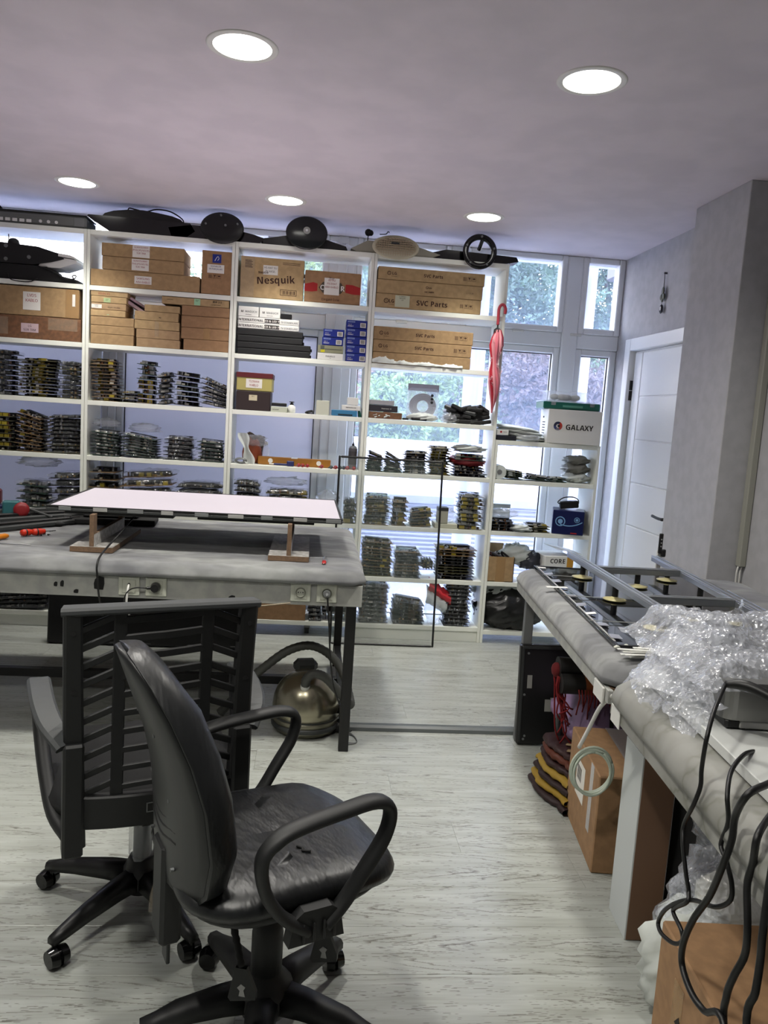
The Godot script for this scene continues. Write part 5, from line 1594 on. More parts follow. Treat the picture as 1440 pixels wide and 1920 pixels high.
	carton("white_box", "pale upright card standing behind the dark boards, low unit", 1.175, 1.35, 0.748, 0.90, mat(Color(0.68, 0.71, 0.70), 0.7), {"d": 0.02, "z": -5.19, "bev": 0.001})
	# black sack
	t = thing("black_sack", "large black plastic sack on the bottom shelf of low unit", "sack", Vector3(1.36, 0.086, -5.06))
	b = crumple(Vector3(0.46, 0.27, 0.3), 611, 0.22, 40, 24); part("body", b, mat(Color(0.035, 0.038, 0.038), 0.32), t)
	b = crumple(Vector3(0.4, 0.18, 0.26), 613, 0.35, 30, 18)
	solo("white_sack", b, M.whitebag, "white plastic bag slumped on and behind the black sack", "bag", Vector3(1.32, 0.24, -5.15))
	# red and white bag at the bottom of the fourth unit
	t = thing("printed_bag", "red and white printed plastic bag between black board stacks", "bag", Vector3(0.845, 0.101, -5.02))
	b = crumple(Vector3(0.11, 0.2, 0.14), 702, 0.3); part("film", b, M.plastic, t)
	b = MB.new()
	noise.seed = 4
	b.grid(10, 6, func(u, w): return Vector3(-0.05 + 0.15 * u, 0.27 - 0.1 * u + (w - 0.5) * 0.09 + 0.02 * noise.get_noise_2d(u * 5, w * 4), 0.06 * sin(PI * w) + 0.02))
	part("red_panel", b, mat(Color(0.70, 0.13, 0.17), 0.45), t)
	b = MB.new()
	b.grid(10, 6, func(u, w): return Vector3(-0.06 + 0.14 * u, 0.2 - 0.07 * u + (w - 0.5) * 0.12 + 0.02 * noise.get_noise_2d(u * 5, w * 4), 0.05 * sin(PI * w) + 0.014))
	part("white_panel", b, M.whitebag, t)
	# castor seen under the third unit
	t = thing("castor", "small dark castor wheel under the bottom shelf beside the table leg", "castor", Vector3(0.02, 0.0, -5.02))
	b = MB.new(); b.cyl(Vector3(-0.014, 0.026, 0), Vector3(0.014, 0.026, 0), 0.026, -1, 16); part("wheel", b, M.darkgrey, t)
	b = MB.new(); b.box(Vector3(-0.018, 0.03, -0.02), Vector3(0.018, 0.07, 0.02), 0.003); part("bracket", b, M.grey, t)
	# umbrella
	t = thing("umbrella", "folded pink and red umbrella hooked on the shelf side", "umbrella", Vector3(1.108, 1.5, -4.92), 0.0)
	b = MB.new()
	b.tube(cv([Vector3(0.035, 0.615, 0.0), Vector3(0.036, 0.645, 0), Vector3(0.022, 0.668, 0), Vector3(0.004, 0.664, 0), Vector3(-0.006, 0.64, 0), Vector3(-0.006, 0.60, 0), Vector3(-0.005, 0.545, 0)], 5), 0.0095, 10)
	part("handle", b, mat(Color(0.72, 0.25, 0.30), 0.4), t)
	b = MB.new()
	b.cyl(Vector3(-0.005, 0.5, 0), Vector3(-0.005, 0.555, 0), 0.005, -1, 8)
	for k in 8:
		var a := TAU * k / 8
		b.tube([Vector3(-0.005, 0.53, 0), Vector3(-0.005 + cos(a) * 0.02, 0.515, sin(a) * 0.02), Vector3(-0.005 + cos(a) * 0.022, 0.49, sin(a) * 0.022)], 0.0025, 5)
	part("runner", b, M.darkgrey, t)
	b = MB.new()
	var uf := FastNoiseLite.new(); uf.seed = 9; uf.frequency = 1.0
	var rings := [[0.515, 0.016], [0.47, 0.034], [0.42, 0.042], [0.36, 0.03], [0.31, 0.022], [0.26, 0.032], [0.19, 0.036], [0.12, 0.028], [0.05, 0.012], [0.02, 0.006]]
	for sgm in 8:
		b.col(Color(0.66, 0.05, 0.16) if sgm in [2, 6] else Color(0.82, 0.55, 0.58) if sgm % 2 else Color(0.76, 0.40, 0.45))
		b.smooth(40 + sgm)
		for k in rings.size() - 1:
			for q in 4:
				var p := []
				for e in [[k, q], [k, q + 1], [k + 1, q + 1], [k + 1, q]]:
					var rr: Array = rings[e[0]]
					var ang: float = TAU * (sgm + e[1] / 4.0) / 8 + rr[0] * 3.0
					var rad: float = rr[1] * (0.78 + 0.3 * absf(sin(PI * e[1] / 4.0)))
					p.append(Vector3(-0.002 + cos(ang) * rad + 0.006 * sin(rr[0] * 14.0), rr[0], sin(ang) * rad))
				b.quad(p[0], p[1], p[2], p[3])
	b.flat()
	part("canopy", b, M.tint, t)
	b = MB.new()
	for k in 9:
		var a := k * 1.9
		var yy := 0.14 + 0.038 * k
		var p := []
		for q in 9: p.append(Vector3(cos(a + 0.25 * sin(q)) * 0.037 + 0.004 * sin(q * 2.1), yy + 0.012 * cos(TAU * q / 8), 0.030 + 0.006 * sin(TAU * q / 8)))
		b.tube(p, 0.0016, 4)
	part("printed_scroll", b, mat(Color(0.82, 0.66, 0.68), 0.6), t)
	b = MB.new(); b.cyl(Vector3(0.0, 0.0, 0), Vector3(0.0, 0.045, 0), 0.005, 0.009, 8); part("ferrule", b, mat(Color(0.78, 0.42, 0.45), 0.4), t)

# ------------------------------------------------------------------ the padded table with the lit panel

func padded(x0: float, x1: float, z0: float, z1: float, y0: float, y1: float, r: float, seed_: int) -> MB:
	# an upholstered slab: rounded all round, a little uneven
	var f := FastNoiseLite.new(); f.seed = seed_; f.frequency = 1.0
	var b := MB.new()
	var rings := []
	var cx := (x0 + x1) / 2; var cz := (z0 + z1) / 2
	var prof := [[0.02, y0], [0.0, y0 + 0.006], [-0.002, lerpf(y0, y1, 0.3)], [0.0, y1 - r * 0.75], [r * 0.12, y1 - r * 0.4], [r * 0.38, y1 - r * 0.14], [r * 0.8, y1 - 0.003], [r * 1.4, y1], [0.2, y1 + 0.001], [0.35, y1]]
	for q in prof:
		var pl := PackedVector3Array()
		var w: float = (x1 - x0) - 2 * q[0]; var d: float = (z1 - z0) - 2 * q[0]
		var corner := maxf(0.02, 0.05 - q[0] * 0.2)
		var sides := [[Vector2(-w / 2 + corner, d / 2), Vector2(w / 2 - corner, d / 2)], [Vector2(w / 2, d / 2 - corner), Vector2(w / 2, -d / 2 + corner)], [Vector2(w / 2 - corner, -d / 2), Vector2(-w / 2 + corner, -d / 2)], [Vector2(-w / 2, -d / 2 + corner), Vector2(-w / 2, d / 2 - corner)]]
		for s in sides:
			for k in 25:
				var p: Vector2 = s[0].lerp(s[1], k / 24.0)
				var wob := 0.004 * f.get_noise_3d(p.x * 7.0, q[1] * 20.0, p.y * 7.0)
				pl.append(Vector3(cx + p.x * (1.0 + wob), q[1] + wob * 0.8 * (0.0 if q[1] <= y0 + 0.007 else 1.0), cz + p.y * (1.0 + wob)))
		rings.append(pl)
	b.smooth(11)
	b.loft(rings)
	b.flat()
	return b

func socket(parent: Node, x: float, y: float, z: float, kind: String):
	var b := MB.new()
	b.box(Vector3(-0.0415, -0.039, 0), Vector3(0.0415, 0.039, 0.009), 0.003)
	var s := part("socket_plate", b, mat(Color(0.70, 0.71, 0.66), 0.4), parent)
	s.position = Vector3(x, y, z)
	b = MB.new()
	for e in [[-1, -1, 1, -0.94], [-1, 0.94, 1, 1], [-1, -0.94, -0.94, 0.94], [0.94, -0.94, 1, 0.94]]:
		b.box(Vector3(e[0] * 0.0265, e[1] * 0.0265, 0.009), Vector3(e[2] * 0.0265, e[3] * 0.0265, 0.0102))
	part("insert_rim", b, mat(Color(0.62, 0.63, 0.58), 0.4), s)
	b = MB.new()
	if kind != "blank":
		b.xf = Transform3D(Basis.from_euler(Vector3(PI / 2, 0, 0)), Vector3(0, 0, 0.009))
		b.lathe([Vector2(0.016, 0.0004), Vector2(0.0215, 0.0006), Vector2(0.0215, 0.003), Vector2(0.018, 0.003), Vector2(0.016, 0.0004)], 20)
		part("well", b, mat(Color(0.44, 0.45, 0.40), 0.5), s)
		b = MB.new()
		for x2 in [-0.0095, 0.0095]: b.cyl(Vector3(x2, 0, 0.009), Vector3(x2, 0, 0.0105), 0.0027, -1, 8)
		b.cyl(Vector3(0, 0, 0.009), Vector3(0, 0, 0.0102), 0.002, -1, 8)
		part("pin_holes", b, M.black, s)
	else:
		b.cyl(Vector3(0, 0.006, 0.009), Vector3(0, 0.006, 0.0105), 0.006, -1, 10)
		part("hole", b, M.black, s)
	return s

func build_left_table():
	var t := thing("work_table", "long padded grey work table on black steel legs with sockets", "table", Vector3(-0.85, 0, -3.82))
	var b: MB
	var ox := 0.85; var oz := 3.82   # parts are given in room coordinates and shifted to the table
	var sh := Transform3D(Basis(), Vector3(ox, 0, oz))
	b = padded(-1.98, 0.248, -4.45, -3.175, 0.735, 0.80, 0.055, 3)
	var p := part("padded_top", b, M.fabric, t); p.position = Vector3(ox, 0, oz)
	b = MB.new(); b.xf = sh; b.box(Vector3(-1.97, 0.705, -4.43), Vector3(0.235, 0.735, -3.21)); part("top_board", b, M.mdf, t)
	b = MB.new(); b.xf = sh; b.box(Vector3(-1.97, 0.645, -3.215), Vector3(0.236, 0.7345, -3.198), 0.002); part("front_apron", b, M.apron, t)
	b = MB.new(); b.xf = sh; b.box(Vector3(0.222, 0.645, -4.42), Vector3(0.236, 0.7345, -3.216), 0.002); part("side_apron", b, M.apron, t)
	for x in [0.196, -1.92]:
		for z in [-3.245, -4.38]:
			b = MB.new(); b.xf = sh; b.box(Vector3(x - 0.0215, 0.0, z - 0.0215), Vector3(x + 0.0215, 0.705, z + 0.0215), 0.002); part("leg", b, M.black, t)
		b = MB.new(); b.xf = sh; b.box(Vector3(x - 0.018, 0.085, -4.358), Vector3(x + 0.018, 0.125, -3.267), 0.002); part("side_rail", b, M.black, t)
	b = MB.new(); b.xf = sh; b.box(Vector3(-1.9, 0.085, -3.84), Vector3(0.178, 0.125, -3.8), 0.002); part("foot_rail", b, M.black, t)
	socket(t, -0.711 + ox, 0.697, -3.198 + oz, "blank")
	socket(t, -0.604 + ox, 0.697, -3.198 + oz, "open")
	socket(t, -0.02 + ox, 0.700, -3.198 + oz, "open")
	socket(t, 0.088 + ox, 0.700, -3.198 + oz, "open")
	# scraps of black tape stuck to the apron
	for e in [[-0.83, 0.70, 0.026, 0.034], [-1.0, 0.69, 0.009, 0.012], [-0.975, 0.693, 0.009, 0.016], [-0.92, 0.664, 0.012, 0.01], [-0.3, 0.66, 0.018, 0.016]]:
		b = MB.new()
		var po := PackedVector2Array()
		for k in 8: po.append(Vector2(e[0] + cos(TAU * k / 8) * e[2] * (0.8 + 0.25 * ((k * 3) % 4) / 3.0), e[1] + sin(TAU * k / 8) * e[3] * (0.75 + 0.3 * ((k * 5) % 3) / 2.0)))
		b.xf = sh
		b.prism(po, -3.198, -3.1965)
		part("tape_scrap", b, M.blackmatte, t)
	# plugs and cords
	var q := thing("power_plug", "black plug with thin cord in the table socket beside blank plate", "plug", Vector3(-0.604, 0.697, -3.189), 0.0)
	b = MB.new(); b.cyl(Vector3(0, 0, 0.002), Vector3(0, 0, 0.03), 0.019, 0.016, 16); b.bar(Vector3(-0.01, 0, 0.022), Vector3(-0.034, -0.001, 0.022), 0.012, 0.012, 0.003); part("plug_body", b, M.black, q)
	b = MB.new(); b.tube(cv([Vector3(-0.034, -0.001, 0.022), Vector3(-0.07, 0.0, 0.024), Vector3(-0.1, -0.012, 0.022), Vector3(-0.118, -0.04, 0.016), Vector3(-0.125, -0.08, -0.01), Vector3(-0.12, -0.16, -0.06)], 4), 0.0028, 6); part("cord", b, M.black, q)
	q = thing("power_plug", "dark plug whose black cord hangs along the right table leg", "plug", Vector3(0.088, 0.70, -3.189), 0.0)
	b = MB.new(); b.cyl(Vector3(0, 0, 0.002), Vector3(0, 0, 0.012), 0.0165, 0.015, 16); b.cyl(Vector3(0, -0.002, 0.012), Vector3(0.002, -0.006, 0.03), 0.007, 0.005, 10); part("plug_body", b, M.grey, q)
	b = MB.new(); b.tube(cv([Vector3(0.002, -0.006, 0.028), Vector3(0.007, -0.05, 0.03), Vector3(0.018, -0.15, 0.012), Vector3(0.03, -0.28, -0.005), Vector3(0.05, -0.40, -0.02), Vector3(0.078, -0.48, -0.03)], 5), 0.004, 6); part("cord", b, M.black, q)
	b = MB.new(); b.tube(cv([Vector3(-0.711, 0.703, -3.188), Vector3(-0.712, 0.68, -3.172), Vector3(-0.716, 0.62, -3.178), Vector3(-0.72, 0.56, -3.25)], 4), 0.0045, 6)
	solo("mains_cable", b, M.white, "white cord hanging from the blank socket plate", "cord")
	b = MB.new(); b.tube(cv([Vector3(-0.40, 0.655, -3.185), Vector3(-0.34, 0.635, -3.182), Vector3(-0.26, 0.628, -3.19), Vector3(-0.16, 0.64, -3.186), Vector3(-0.06, 0.655, -3.185)], 4), 0.003, 6)
	solo("slack_cable", b, mat(Color(0.55, 0.5, 0.42), 0.6), "pale slack cord hanging under the table apron", "cord")
	# the wooden supports
	for e in [[-0.897, "white-topped wooden support under the left of the lit panel"], [-0.08, "white-topped wooden support under the right of the lit panel"]]:
		q = thing("panel_support", e[1], "support", Vector3(e[0], 0.802, -3.59), 0.0, "wooden supports under the lit panel")
		b = MB.new(); b.box(Vector3(-0.087, 0.0, -0.27), Vector3(0.087, 0.0225, 0.27), 0.001); part("base_board", b, M.mdf, q)
		b = MB.new(); b.box(Vector3(-0.0865, 0.0226, -0.2695), Vector3(0.0865, 0.0236, 0.2695)); part("base_face", b, M.melamine, q)
		b = MB.new()
		b.box(Vector3(-0.009, 0.0237, 0.22), Vector3(0.009, 0.158, 0.268), 0.0008)
		b.box(Vector3(-0.009, 0.0237, -0.22), Vector3(0.009, 0.075, 0.2195), 0.0008)
		b.box(Vector3(-0.009, 0.0237, -0.268), Vector3(0.009, 0.158, -0.2205), 0.0008)
		part("upright", b, M.mdf, q)
		b = MB.new()
		for s in [-1, 1]: b.box(Vector3(s * 0.0091, 0.0242, -0.265), Vector3(s * 0.0101, 0.0745, 0.265))
		part("upright_face", b, M.melamine, q)
	# lit backlight panel
	q = thing("backlight_panel", "thin lit white display backlight lying on two wooden supports", "light panel", Vector3(-0.482, 0.962, -3.755), 0.012)
	b = MB.new(); b.box(Vector3(-0.622, 0.0, -0.372), Vector3(0.622, 0.014, 0.372), 0.003); part("chassis", b, M.darkgrey, q)
	b = MB.new()
	for e in [[-0.622, -0.372, -0.612, 0.372], [0.612, -0.372, 0.622, 0.372], [-0.612, 0.362, 0.612, 0.372], [-0.612, -0.372, 0.612, -0.362]]:
		b.box(Vector3(e[0], 0.0145, e[1]), Vector3(e[2], 0.0235, e[3]), 0.001)
	part("rim", b, M.black, q)
	b = MB.new(); b.box(Vector3(-0.6115, 0.015, -0.3615), Vector3(0.6115, 0.0215, 0.3615), 0.001); part("lamp_diffuser", b, M.panel, q)
	for k in 9:
		b = MB.new(); b.box(Vector3(-0.57 + k * 0.14, 0.004, 0.3722), Vector3(-0.52 + k * 0.14 + 0.008 * (k % 3), 0.02, 0.3745), 0.001); part("clip", b, M.grey_light if k % 2 else M.grey, q)
	b = MB.new()
	b.box(Vector3(-0.55, -0.012, 0.26), Vector3(-0.1, -0.0005, 0.36), 0.002); b.box(Vector3(0.0, -0.011, 0.2), Vector3(0.5, -0.0005, 0.36), 0.002)
	part("underside_rail", b, M.black, q)
	var l := AreaLight3D.new()
	l.name = "panel_light"
	l.area_size = Vector2(1.22, 0.72)
	l.light_energy = panel_energy
	l.light_color = Color(1.0, 0.93, 0.98)
	l.area_range = 10.0
	l.area_attenuation = 2.0
	l.shadow_enabled = true
	q.add_child(l)
	l.position = Vector3(0, 0.027, 0)
	l.rotation = Vector3(PI / 2, 0, 0)
	var qi := q.transform.affine_inverse()
	b = MB.new(); b.xf = qi; b.tube(cv([Vector3(-0.755, 0.945, -3.5), Vector3(-0.772, 0.92, -3.46), Vector3(-0.785, 0.89, -3.38), Vector3(-0.815, 0.845, -3.3), Vector3(-0.83, 0.812, -3.21), Vector3(-0.832, 0.78, -3.165), Vector3(-0.829, 0.72, -3.168), Vector3(-0.826, 0.655, -3.18), Vector3(-0.82, 0.56, -3.22)], 5), 0.0042, 7); part("cord", b, M.black, q)
	b = MB.new(); b.xf = qi; b.bar(Vector3(-0.735, 0.95, -3.51), Vector3(-0.765, 0.938, -3.49), 0.016, 0.014, 0.003); part("connector", b, M.black, q)
	# tools on the left
	var yt := 0.803
	q = thing("frame_strips", "bundle of long black plastic frame strips behind the screwdrivers", "strips", Vector3(-1.42, yt, -3.82), 0.0)
	for k in 5:
		b = MB.new(); b.bar(Vector3(-0.16 - 0.01 * k, 0.014 + 0.012 * k, 0.36 - 0.09 * k), Vector3(0.24 + 0.015 * k, 0.014 + 0.012 * k, -0.22 - 0.05 * k), 0.03, 0.02, 0.004); part("strip", b, M.black if k % 2 else M.darkgrey, q)
	b = MB.new()
	for k in 6: b.box(Vector3(0.08 + 0.04 * k, 0.006, -0.2 - 0.02 * k), Vector3(0.13 + 0.05 * k, 0.03 + 0.006 * (k % 3), -0.15 - 0.03 * k), 0.005)
	b.ball(Vector3(0.19, 0.012, -0.13), Vector3(0.035, 0.012, 0.018), 10, 6)
	part("clips", b, M.blackmatte, q)
	b = MB.new(); b.box(Vector3(-0.07, 0.0, -0.1), Vector3(0.34, 0.03, 0.08), 0.006); b.box(Vector3(-0.02, 0.03, -0.08), Vector3(0.25, 0.05, 0.04), 0.01)
	solo("black_tray", b, M.blackmatte, "low black tray under the left end of the lit panel", "tray", Vector3(-1.13, yt, -4.12), 0.1)
	for e in [[-1.262, -3.63, 2.5, "stubby orange-red screwdriver lying on the left of padded table"], [-1.222, -3.66, 2.35, "second orange-red screwdriver close beside the stubby one"]]:
		q = thing("screwdriver", e[3], "screwdriver", Vector3(e[0], yt, e[1]), e[2], "orange-red screwdrivers")
		b = MB.new(); b.xf = Transform3D(Basis.from_euler(Vector3(PI / 2, 0, 0)), Vector3(0, 0.0165, 0)); b.lathe([Vector2(0.0, -0.03), Vector2(0.013, -0.028), Vector2(0.016, -0.018), Vector2(0.0155, 0.01), Vector2(0.011, 0.02), Vector2(0.012, 0.028), Vector2(0.0, 0.03)], 12); part("handle", b, mat(Color(0.72, 0.15, 0.05), 0.4), q)
		b = MB.new(); b.cyl(Vector3(0, 0.0165, 0.03), Vector3(0, 0.0165, 0.08), 0.003, -1, 8); part("blade", b, M.chrome, q)
		b = MB.new(); b.xf = Transform3D(Basis.from_euler(Vector3(PI / 2, 0, 0)), Vector3(0, 0.0165, 0)); b.lathe([Vector2(0.0165, -0.012), Vector2(0.0168, -0.006)], 12); part("grip_band", b, M.black, q)
	q = thing("screwdriver", "yellow-orange handled screwdriver at the left of the table", "screwdriver", Vector3(-1.335, yt, -3.5), 2.6)
	b = MB.new(); b.xf = Transform3D(Basis.from_euler(Vector3(PI / 2, 0, 0)), Vector3(0, 0.013, 0)); b.lathe([Vector2(0.0, -0.05), Vector2(0.011, -0.048), Vector2(0.0125, -0.02), Vector2(0.0125, 0.03), Vector2(0.008, 0.045), Vector2(0.0, 0.05)], 12); part("handle", b, mat(Color(0.72, 0.42, 0.03), 0.4), q)
	b = MB.new(); b.cyl(Vector3(0, 0.013, -0.05), Vector3(0, 0.013, -0.14), 0.003, -1, 8); part("blade", b, M.chrome, q)
	b = MB.new(); b.cyl(Vector3(-0.2, 0.003, 0), Vector3(0.13, 0.003, -0.01), 0.0025, -1, 8)
	solo("steel_rod", b, M.chrome, "thin steel rod lying on the padded table", "rod", Vector3(-1.3, yt, -3.4))
	rng.seed = 5
	for k in 8:
		b = MB.new(); b.cyl(Vector3(-0.007, 0.003, 0), Vector3(0.004, 0.003, 0), 0.002, -1, 6); b.cyl(Vector3(0.004, 0.003, 0), Vector3(0.0065, 0.003, 0), 0.0042, -1, 8)
		solo("black_screw", b, M.black, "tiny black screw scattered near the orange-red screwdrivers", "screw", Vector3(-1.30 + rng.randf() * 0.12, yt, -3.78 + rng.randf() * 0.12), rng.randf() * 6.0, "loose black screws")
	q = thing("tape_dispenser", "teal and red strapping tool at the left edge of the table", "tool", Vector3(-1.43, yt + 0.03, -3.95), 0.25)
	b = MB.new(); b.box(Vector3(-0.055, 0.0, -0.02), Vector3(0.02, 0.085, 0.03), 0.006); part("housing", b, mat(Color(0.14, 0.34, 0.36), 0.45), q)
	b = MB.new(); b.xf = Transform3D(Basis.from_euler(Vector3(PI / 2, 0, 0)), Vector3(0.03, 0.045, 0.03)); b.lathe([Vector2(0.0, -0.02), Vector2(0.032, -0.02), Vector2(0.036, -0.01), Vector2(0.036, 0.01), Vector2(0.02, 0.016), Vector2(0.0, 0.016)], 18); part("spool", b, mat(Color(0.48, 0.09, 0.11), 0.45), q)
	b = MB.new(); b.bar(Vector3(0.05, 0.05, 0.0), Vector3(0.17, 0.008, 0.02), 0.012, 0.012, 0.003); b.bar(Vector3(0.05, 0.02, 0.01), Vector3(0.16, -0.012, 0.03), 0.008, 0.008, 0.002); part("arm", b, M.darkgrey, q)
	b = MB.new(); b.ball(Vector3(0.06, 0.0, 0.02), Vector3(0.014, 0.014, 0.012), 10, 6); part("wheel", b, M.black, q)
	b = MB.new(); b.box(Vector3(-0.08, 0.0, -0.05), Vector3(0.05, 0.07, 0.05), 0.008); b.box(Vector3(-0.07, 0.07, -0.04), Vector3(0.04, 0.085, 0.04), 0.004)
	solo("blue_case", b, mat(Color(0.06, 0.09, 0.26), 0.45), "dark blue tool case behind the teal strapping tool", "case", Vector3(-1.53, yt + 0.001, -4.0), 0.3)
	b = MB.new(); b.box(Vector3(-0.04, 0.0, -0.03), Vector3(0.03, 0.075, 0.03), 0.008)
	solo("maroon_case", b, mat(Color(0.30, 0.04, 0.09), 0.45), "maroon block standing on the dark blue tool case", "case", Vector3(-1.545, yt + 0.087, -4.0), 0.2)
	q = thing("tweezers", "fine tweezers with red grips at the right of padded table", "tweezers", Vector3(0.075, yt, -3.36), -0.05)
	for s in [-1, 1]:
		b = MB.new(); b.tube(cv([Vector3(0.0, 0.004, 0.08), Vector3(s * 0.007, 0.004, 0.03), Vector3(s * 0.008, 0.004, -0.03), Vector3(s * 0.004, 0.004, -0.09)], 3), 0.0018, 6); part("prong", b, M.chrome, q)
	b = MB.new(); b.box(Vector3(-0.009, 0.001, 0.02), Vector3(0.009, 0.008, 0.075), 0.003); part("grip", b, M.red, q)
	# black display case standing under the table
	q = thing("television", "black television back leaning under the padded table", "television", Vector3(-0.91, 0.004, -4.62), 0.0)
	b = MB.new(); b.xf = Transform3D(Basis.from_euler(Vector3(-0.06, 0, 0)), Vector3.ZERO); b.box(Vector3(-0.575, 0.0, -0.025), Vector3(0.575, 0.62, 0.02), 0.006); part("back_cover", b, M.black, q)
	b = MB.new(); b.xf = Transform3D(Basis.from_euler(Vector3(-0.06, 0, 0)), Vector3.ZERO)
	for x in [-0.45, -0.2, 0.0, 0.25, 0.5]: b.box(Vector3(x - 0.02, 0.006, 0.0202), Vector3(x + 0.02, 0.018, 0.024), 0.002)
	part("clips", b, M.darkgrey, q)
	# glass sheet with black edging leaning on the shelves
	q = thing("glass_sheet", "clear glass sheet with thin black edging leaning on the shelves", "glass sheet", Vector3(0.494, 0.001, -4.80), 0.0)
	var lean := -0.095
	b = MB.new(); b.xf = Transform3D(Basis.from_euler(Vector3(lean, 0, 0)), Vector3.ZERO); b.box(Vector3(-0.322, 0.008, -0.002), Vector3(0.322, 1.172, 0.002)); part("glass", b, M.sheet, q)
	b = MB.new(); b.xf = Transform3D(Basis.from_euler(Vector3(lean, 0, 0)), Vector3.ZERO)
	win_frame(b, -0.332, 0.332, 0.0, 1.182, 0.013, -0.005, 0.005)
	part("edging", b, M.black, q)
	# grey duct on the floor
	b = MB.new(); b.prism(PackedVector2Array([Vector2(-0.036, 0.0), Vector2(-0.03, 0.014), Vector2(-0.012, 0.021), Vector2(0.012, 0.021), Vector2(0.03, 0.014), Vector2(0.036, 0.0)]), 0.0, 0.95)
	var o := solo("floor_duct", b, mat(Color(0.34, 0.36, 0.36), 0.4), "grey rounded cable duct lying across the floor", "cable duct", Vector3(0.235, 0.001, -3.485))
	o.rotation.y = PI / 2

func build_vacuum():
	var t := thing("vacuum_cleaner", "silver rounded vacuum cleaner with grey ribbed hose under the table", "vacuum cleaner", Vector3(0.03, 0.0, -3.47), 0.2)
	var tilt := Transform3D(Basis.from_euler(Vector3(0.0, 0, 0)), Vector3.ZERO)
	var b := MB.new()
	b.lathe([Vector2(0.10, 0.0), Vector2(0.135, 0.006), Vector2(0.148, 0.03), Vector2(0.152, 0.065), Vector2(0.152, 0.072)], 36); part("lower_shell", b, mat(Color(0.47, 0.46, 0.40), 0.3, 0.7), t)
	b = MB.new()
	b.lathe([Vector2(0.150, 0.0725), Vector2(0.150, 0.078), Vector2(0.1505, 0.081)], 36); part("seam", b, M.darkgrey, t)
	b = MB.new()
	b.lathe([Vector2(0.152, 0.0815), Vector2(0.153, 0.12), Vector2(0.148, 0.16), Vector2(0.133, 0.2), Vector2(0.108, 0.235), Vector2(0.07, 0.26), Vector2(0.03, 0.27), Vector2(0.0, 0.271)], 36); part("upper_shell", b, mat(Color(0.62, 0.60, 0.52), 0.24, 0.85), t)
	b = MB.new(); b.box(Vector3(-0.05, 0.24, -0.12), Vector3(0.06, 0.3, -0.05), 0.02); part("carry_handle", b, M.darkgrey, t)
	b = MB.new(); b.xf = Transform3D(Basis.from_euler(Vector3(0.62, 0, 0)), Vector3(-0.03, 0.21, 0.085)); b.lathe([Vector2(0.03, -0.012), Vector2(0.034, 0.004), Vector2(0.028, 0.01), Vector2(0.0, 0.01)], 18); part("hose_port", b, M.black, t)
	b = MB.new(); b.xf = Transform3D(Basis.from_euler(Vector3(0.45, 0, 0)), Vector3(-0.03, 0.215, 0.09)); b.lathe([Vector2(0.021, 0.005), Vector2(0.021, 0.032), Vector2(0.019, 0.036), Vector2(0.0, 0.036)], 16); part("connector", b, M.white, t)
	b = MB.new()
	var path := cv([Vector3(-0.03, 0.245, 0.106), Vector3(-0.03, 0.275, 0.12), Vector3(0.0, 0.3, 0.125), Vector3(0.05, 0.285, 0.13), Vector3(0.1, 0.235, 0.14), Vector3(0.145, 0.185, 0.145), Vector3(0.175, 0.15, 0.12), Vector3(0.185, 0.17, 0.05), Vector3(0.17, 0.25, -0.03), Vector3(0.11, 0.325, -0.07), Vector3(0.02, 0.365, -0.08), Vector3(-0.08, 0.34, -0.09), Vector3(-0.18, 0.26, -0.11), Vector3(-0.26, 0.18, -0.13), Vector3(-0.32, 0.09, -0.15), Vector3(-0.37, 0.026, -0.17)], 9)
	var radii := []
	for k in path.size(): radii.append(0.0215 if k % 2 else 0.0195)
	b.tube(path, radii, 10)
	part("hose", b, mat(Color(0.26, 0.265, 0.25), 0.55), t)
	b = MB.new(); b.lathe([Vector2(0.156, 0.03), Vector2(0.158, 0.05)], 36); part("bumper", b, M.darkgrey, t)
	b = MB.new(); b.cyl(Vector3(0.13, 0.03, 0.06), Vector3(0.165, 0.03, 0.075), 0.03, -1, 16); part("wheel", b, M.black, t)
	b = MB.new(); b.tube(cv([Vector3(0.14, 0.12, 0.07), Vector3(0.165, 0.1, 0.09), Vector3(0.17, 0.05, 0.1), Vector3(0.19, 0.005, 0.08), Vector3(0.24, 0.004, 0.02)], 4), 0.003, 5); part("cord", b, M.black, t)
	for k in 3:
		b = MB.new(); b.tube(cv([Vector3(0.17, 0.003, 0.1 - 0.05 * k), Vector3(0.2, 0.003, 0.13), Vector3(0.19, 0.003, 0.2), Vector3(0.12, 0.003, 0.17 + 0.02 * k)], 4), 0.0028, 5); part("cord_loop", b, M.grey, t)

# ------------------------------------------------------------------ the tables along the right wall

const RT := Vector3(0.957, 0.0, -3.49)
const RYAW := -0.0787

func rt(p: Vector3) -> Vector3:
	return RT + p.rotated(Vector3.UP, RYAW)

func rail(a: Vector3, b: Vector3) -> MB:
	var m := MB.new()
	m.bar(a, b, 0.03, 0.022, 0.002)
	var d := (b - a).normalized()
	var s := Vector3.UP.cross(d).normalized()
	for k in [-1.0, 1.0]:
		m.bar(a + s * k * 0.0098 + Vector3(0, 0.0135, 0), b + s * k * 0.0098 + Vector3(0, 0.0135, 0), 0.0105, 0.005, 0.001)
	return m

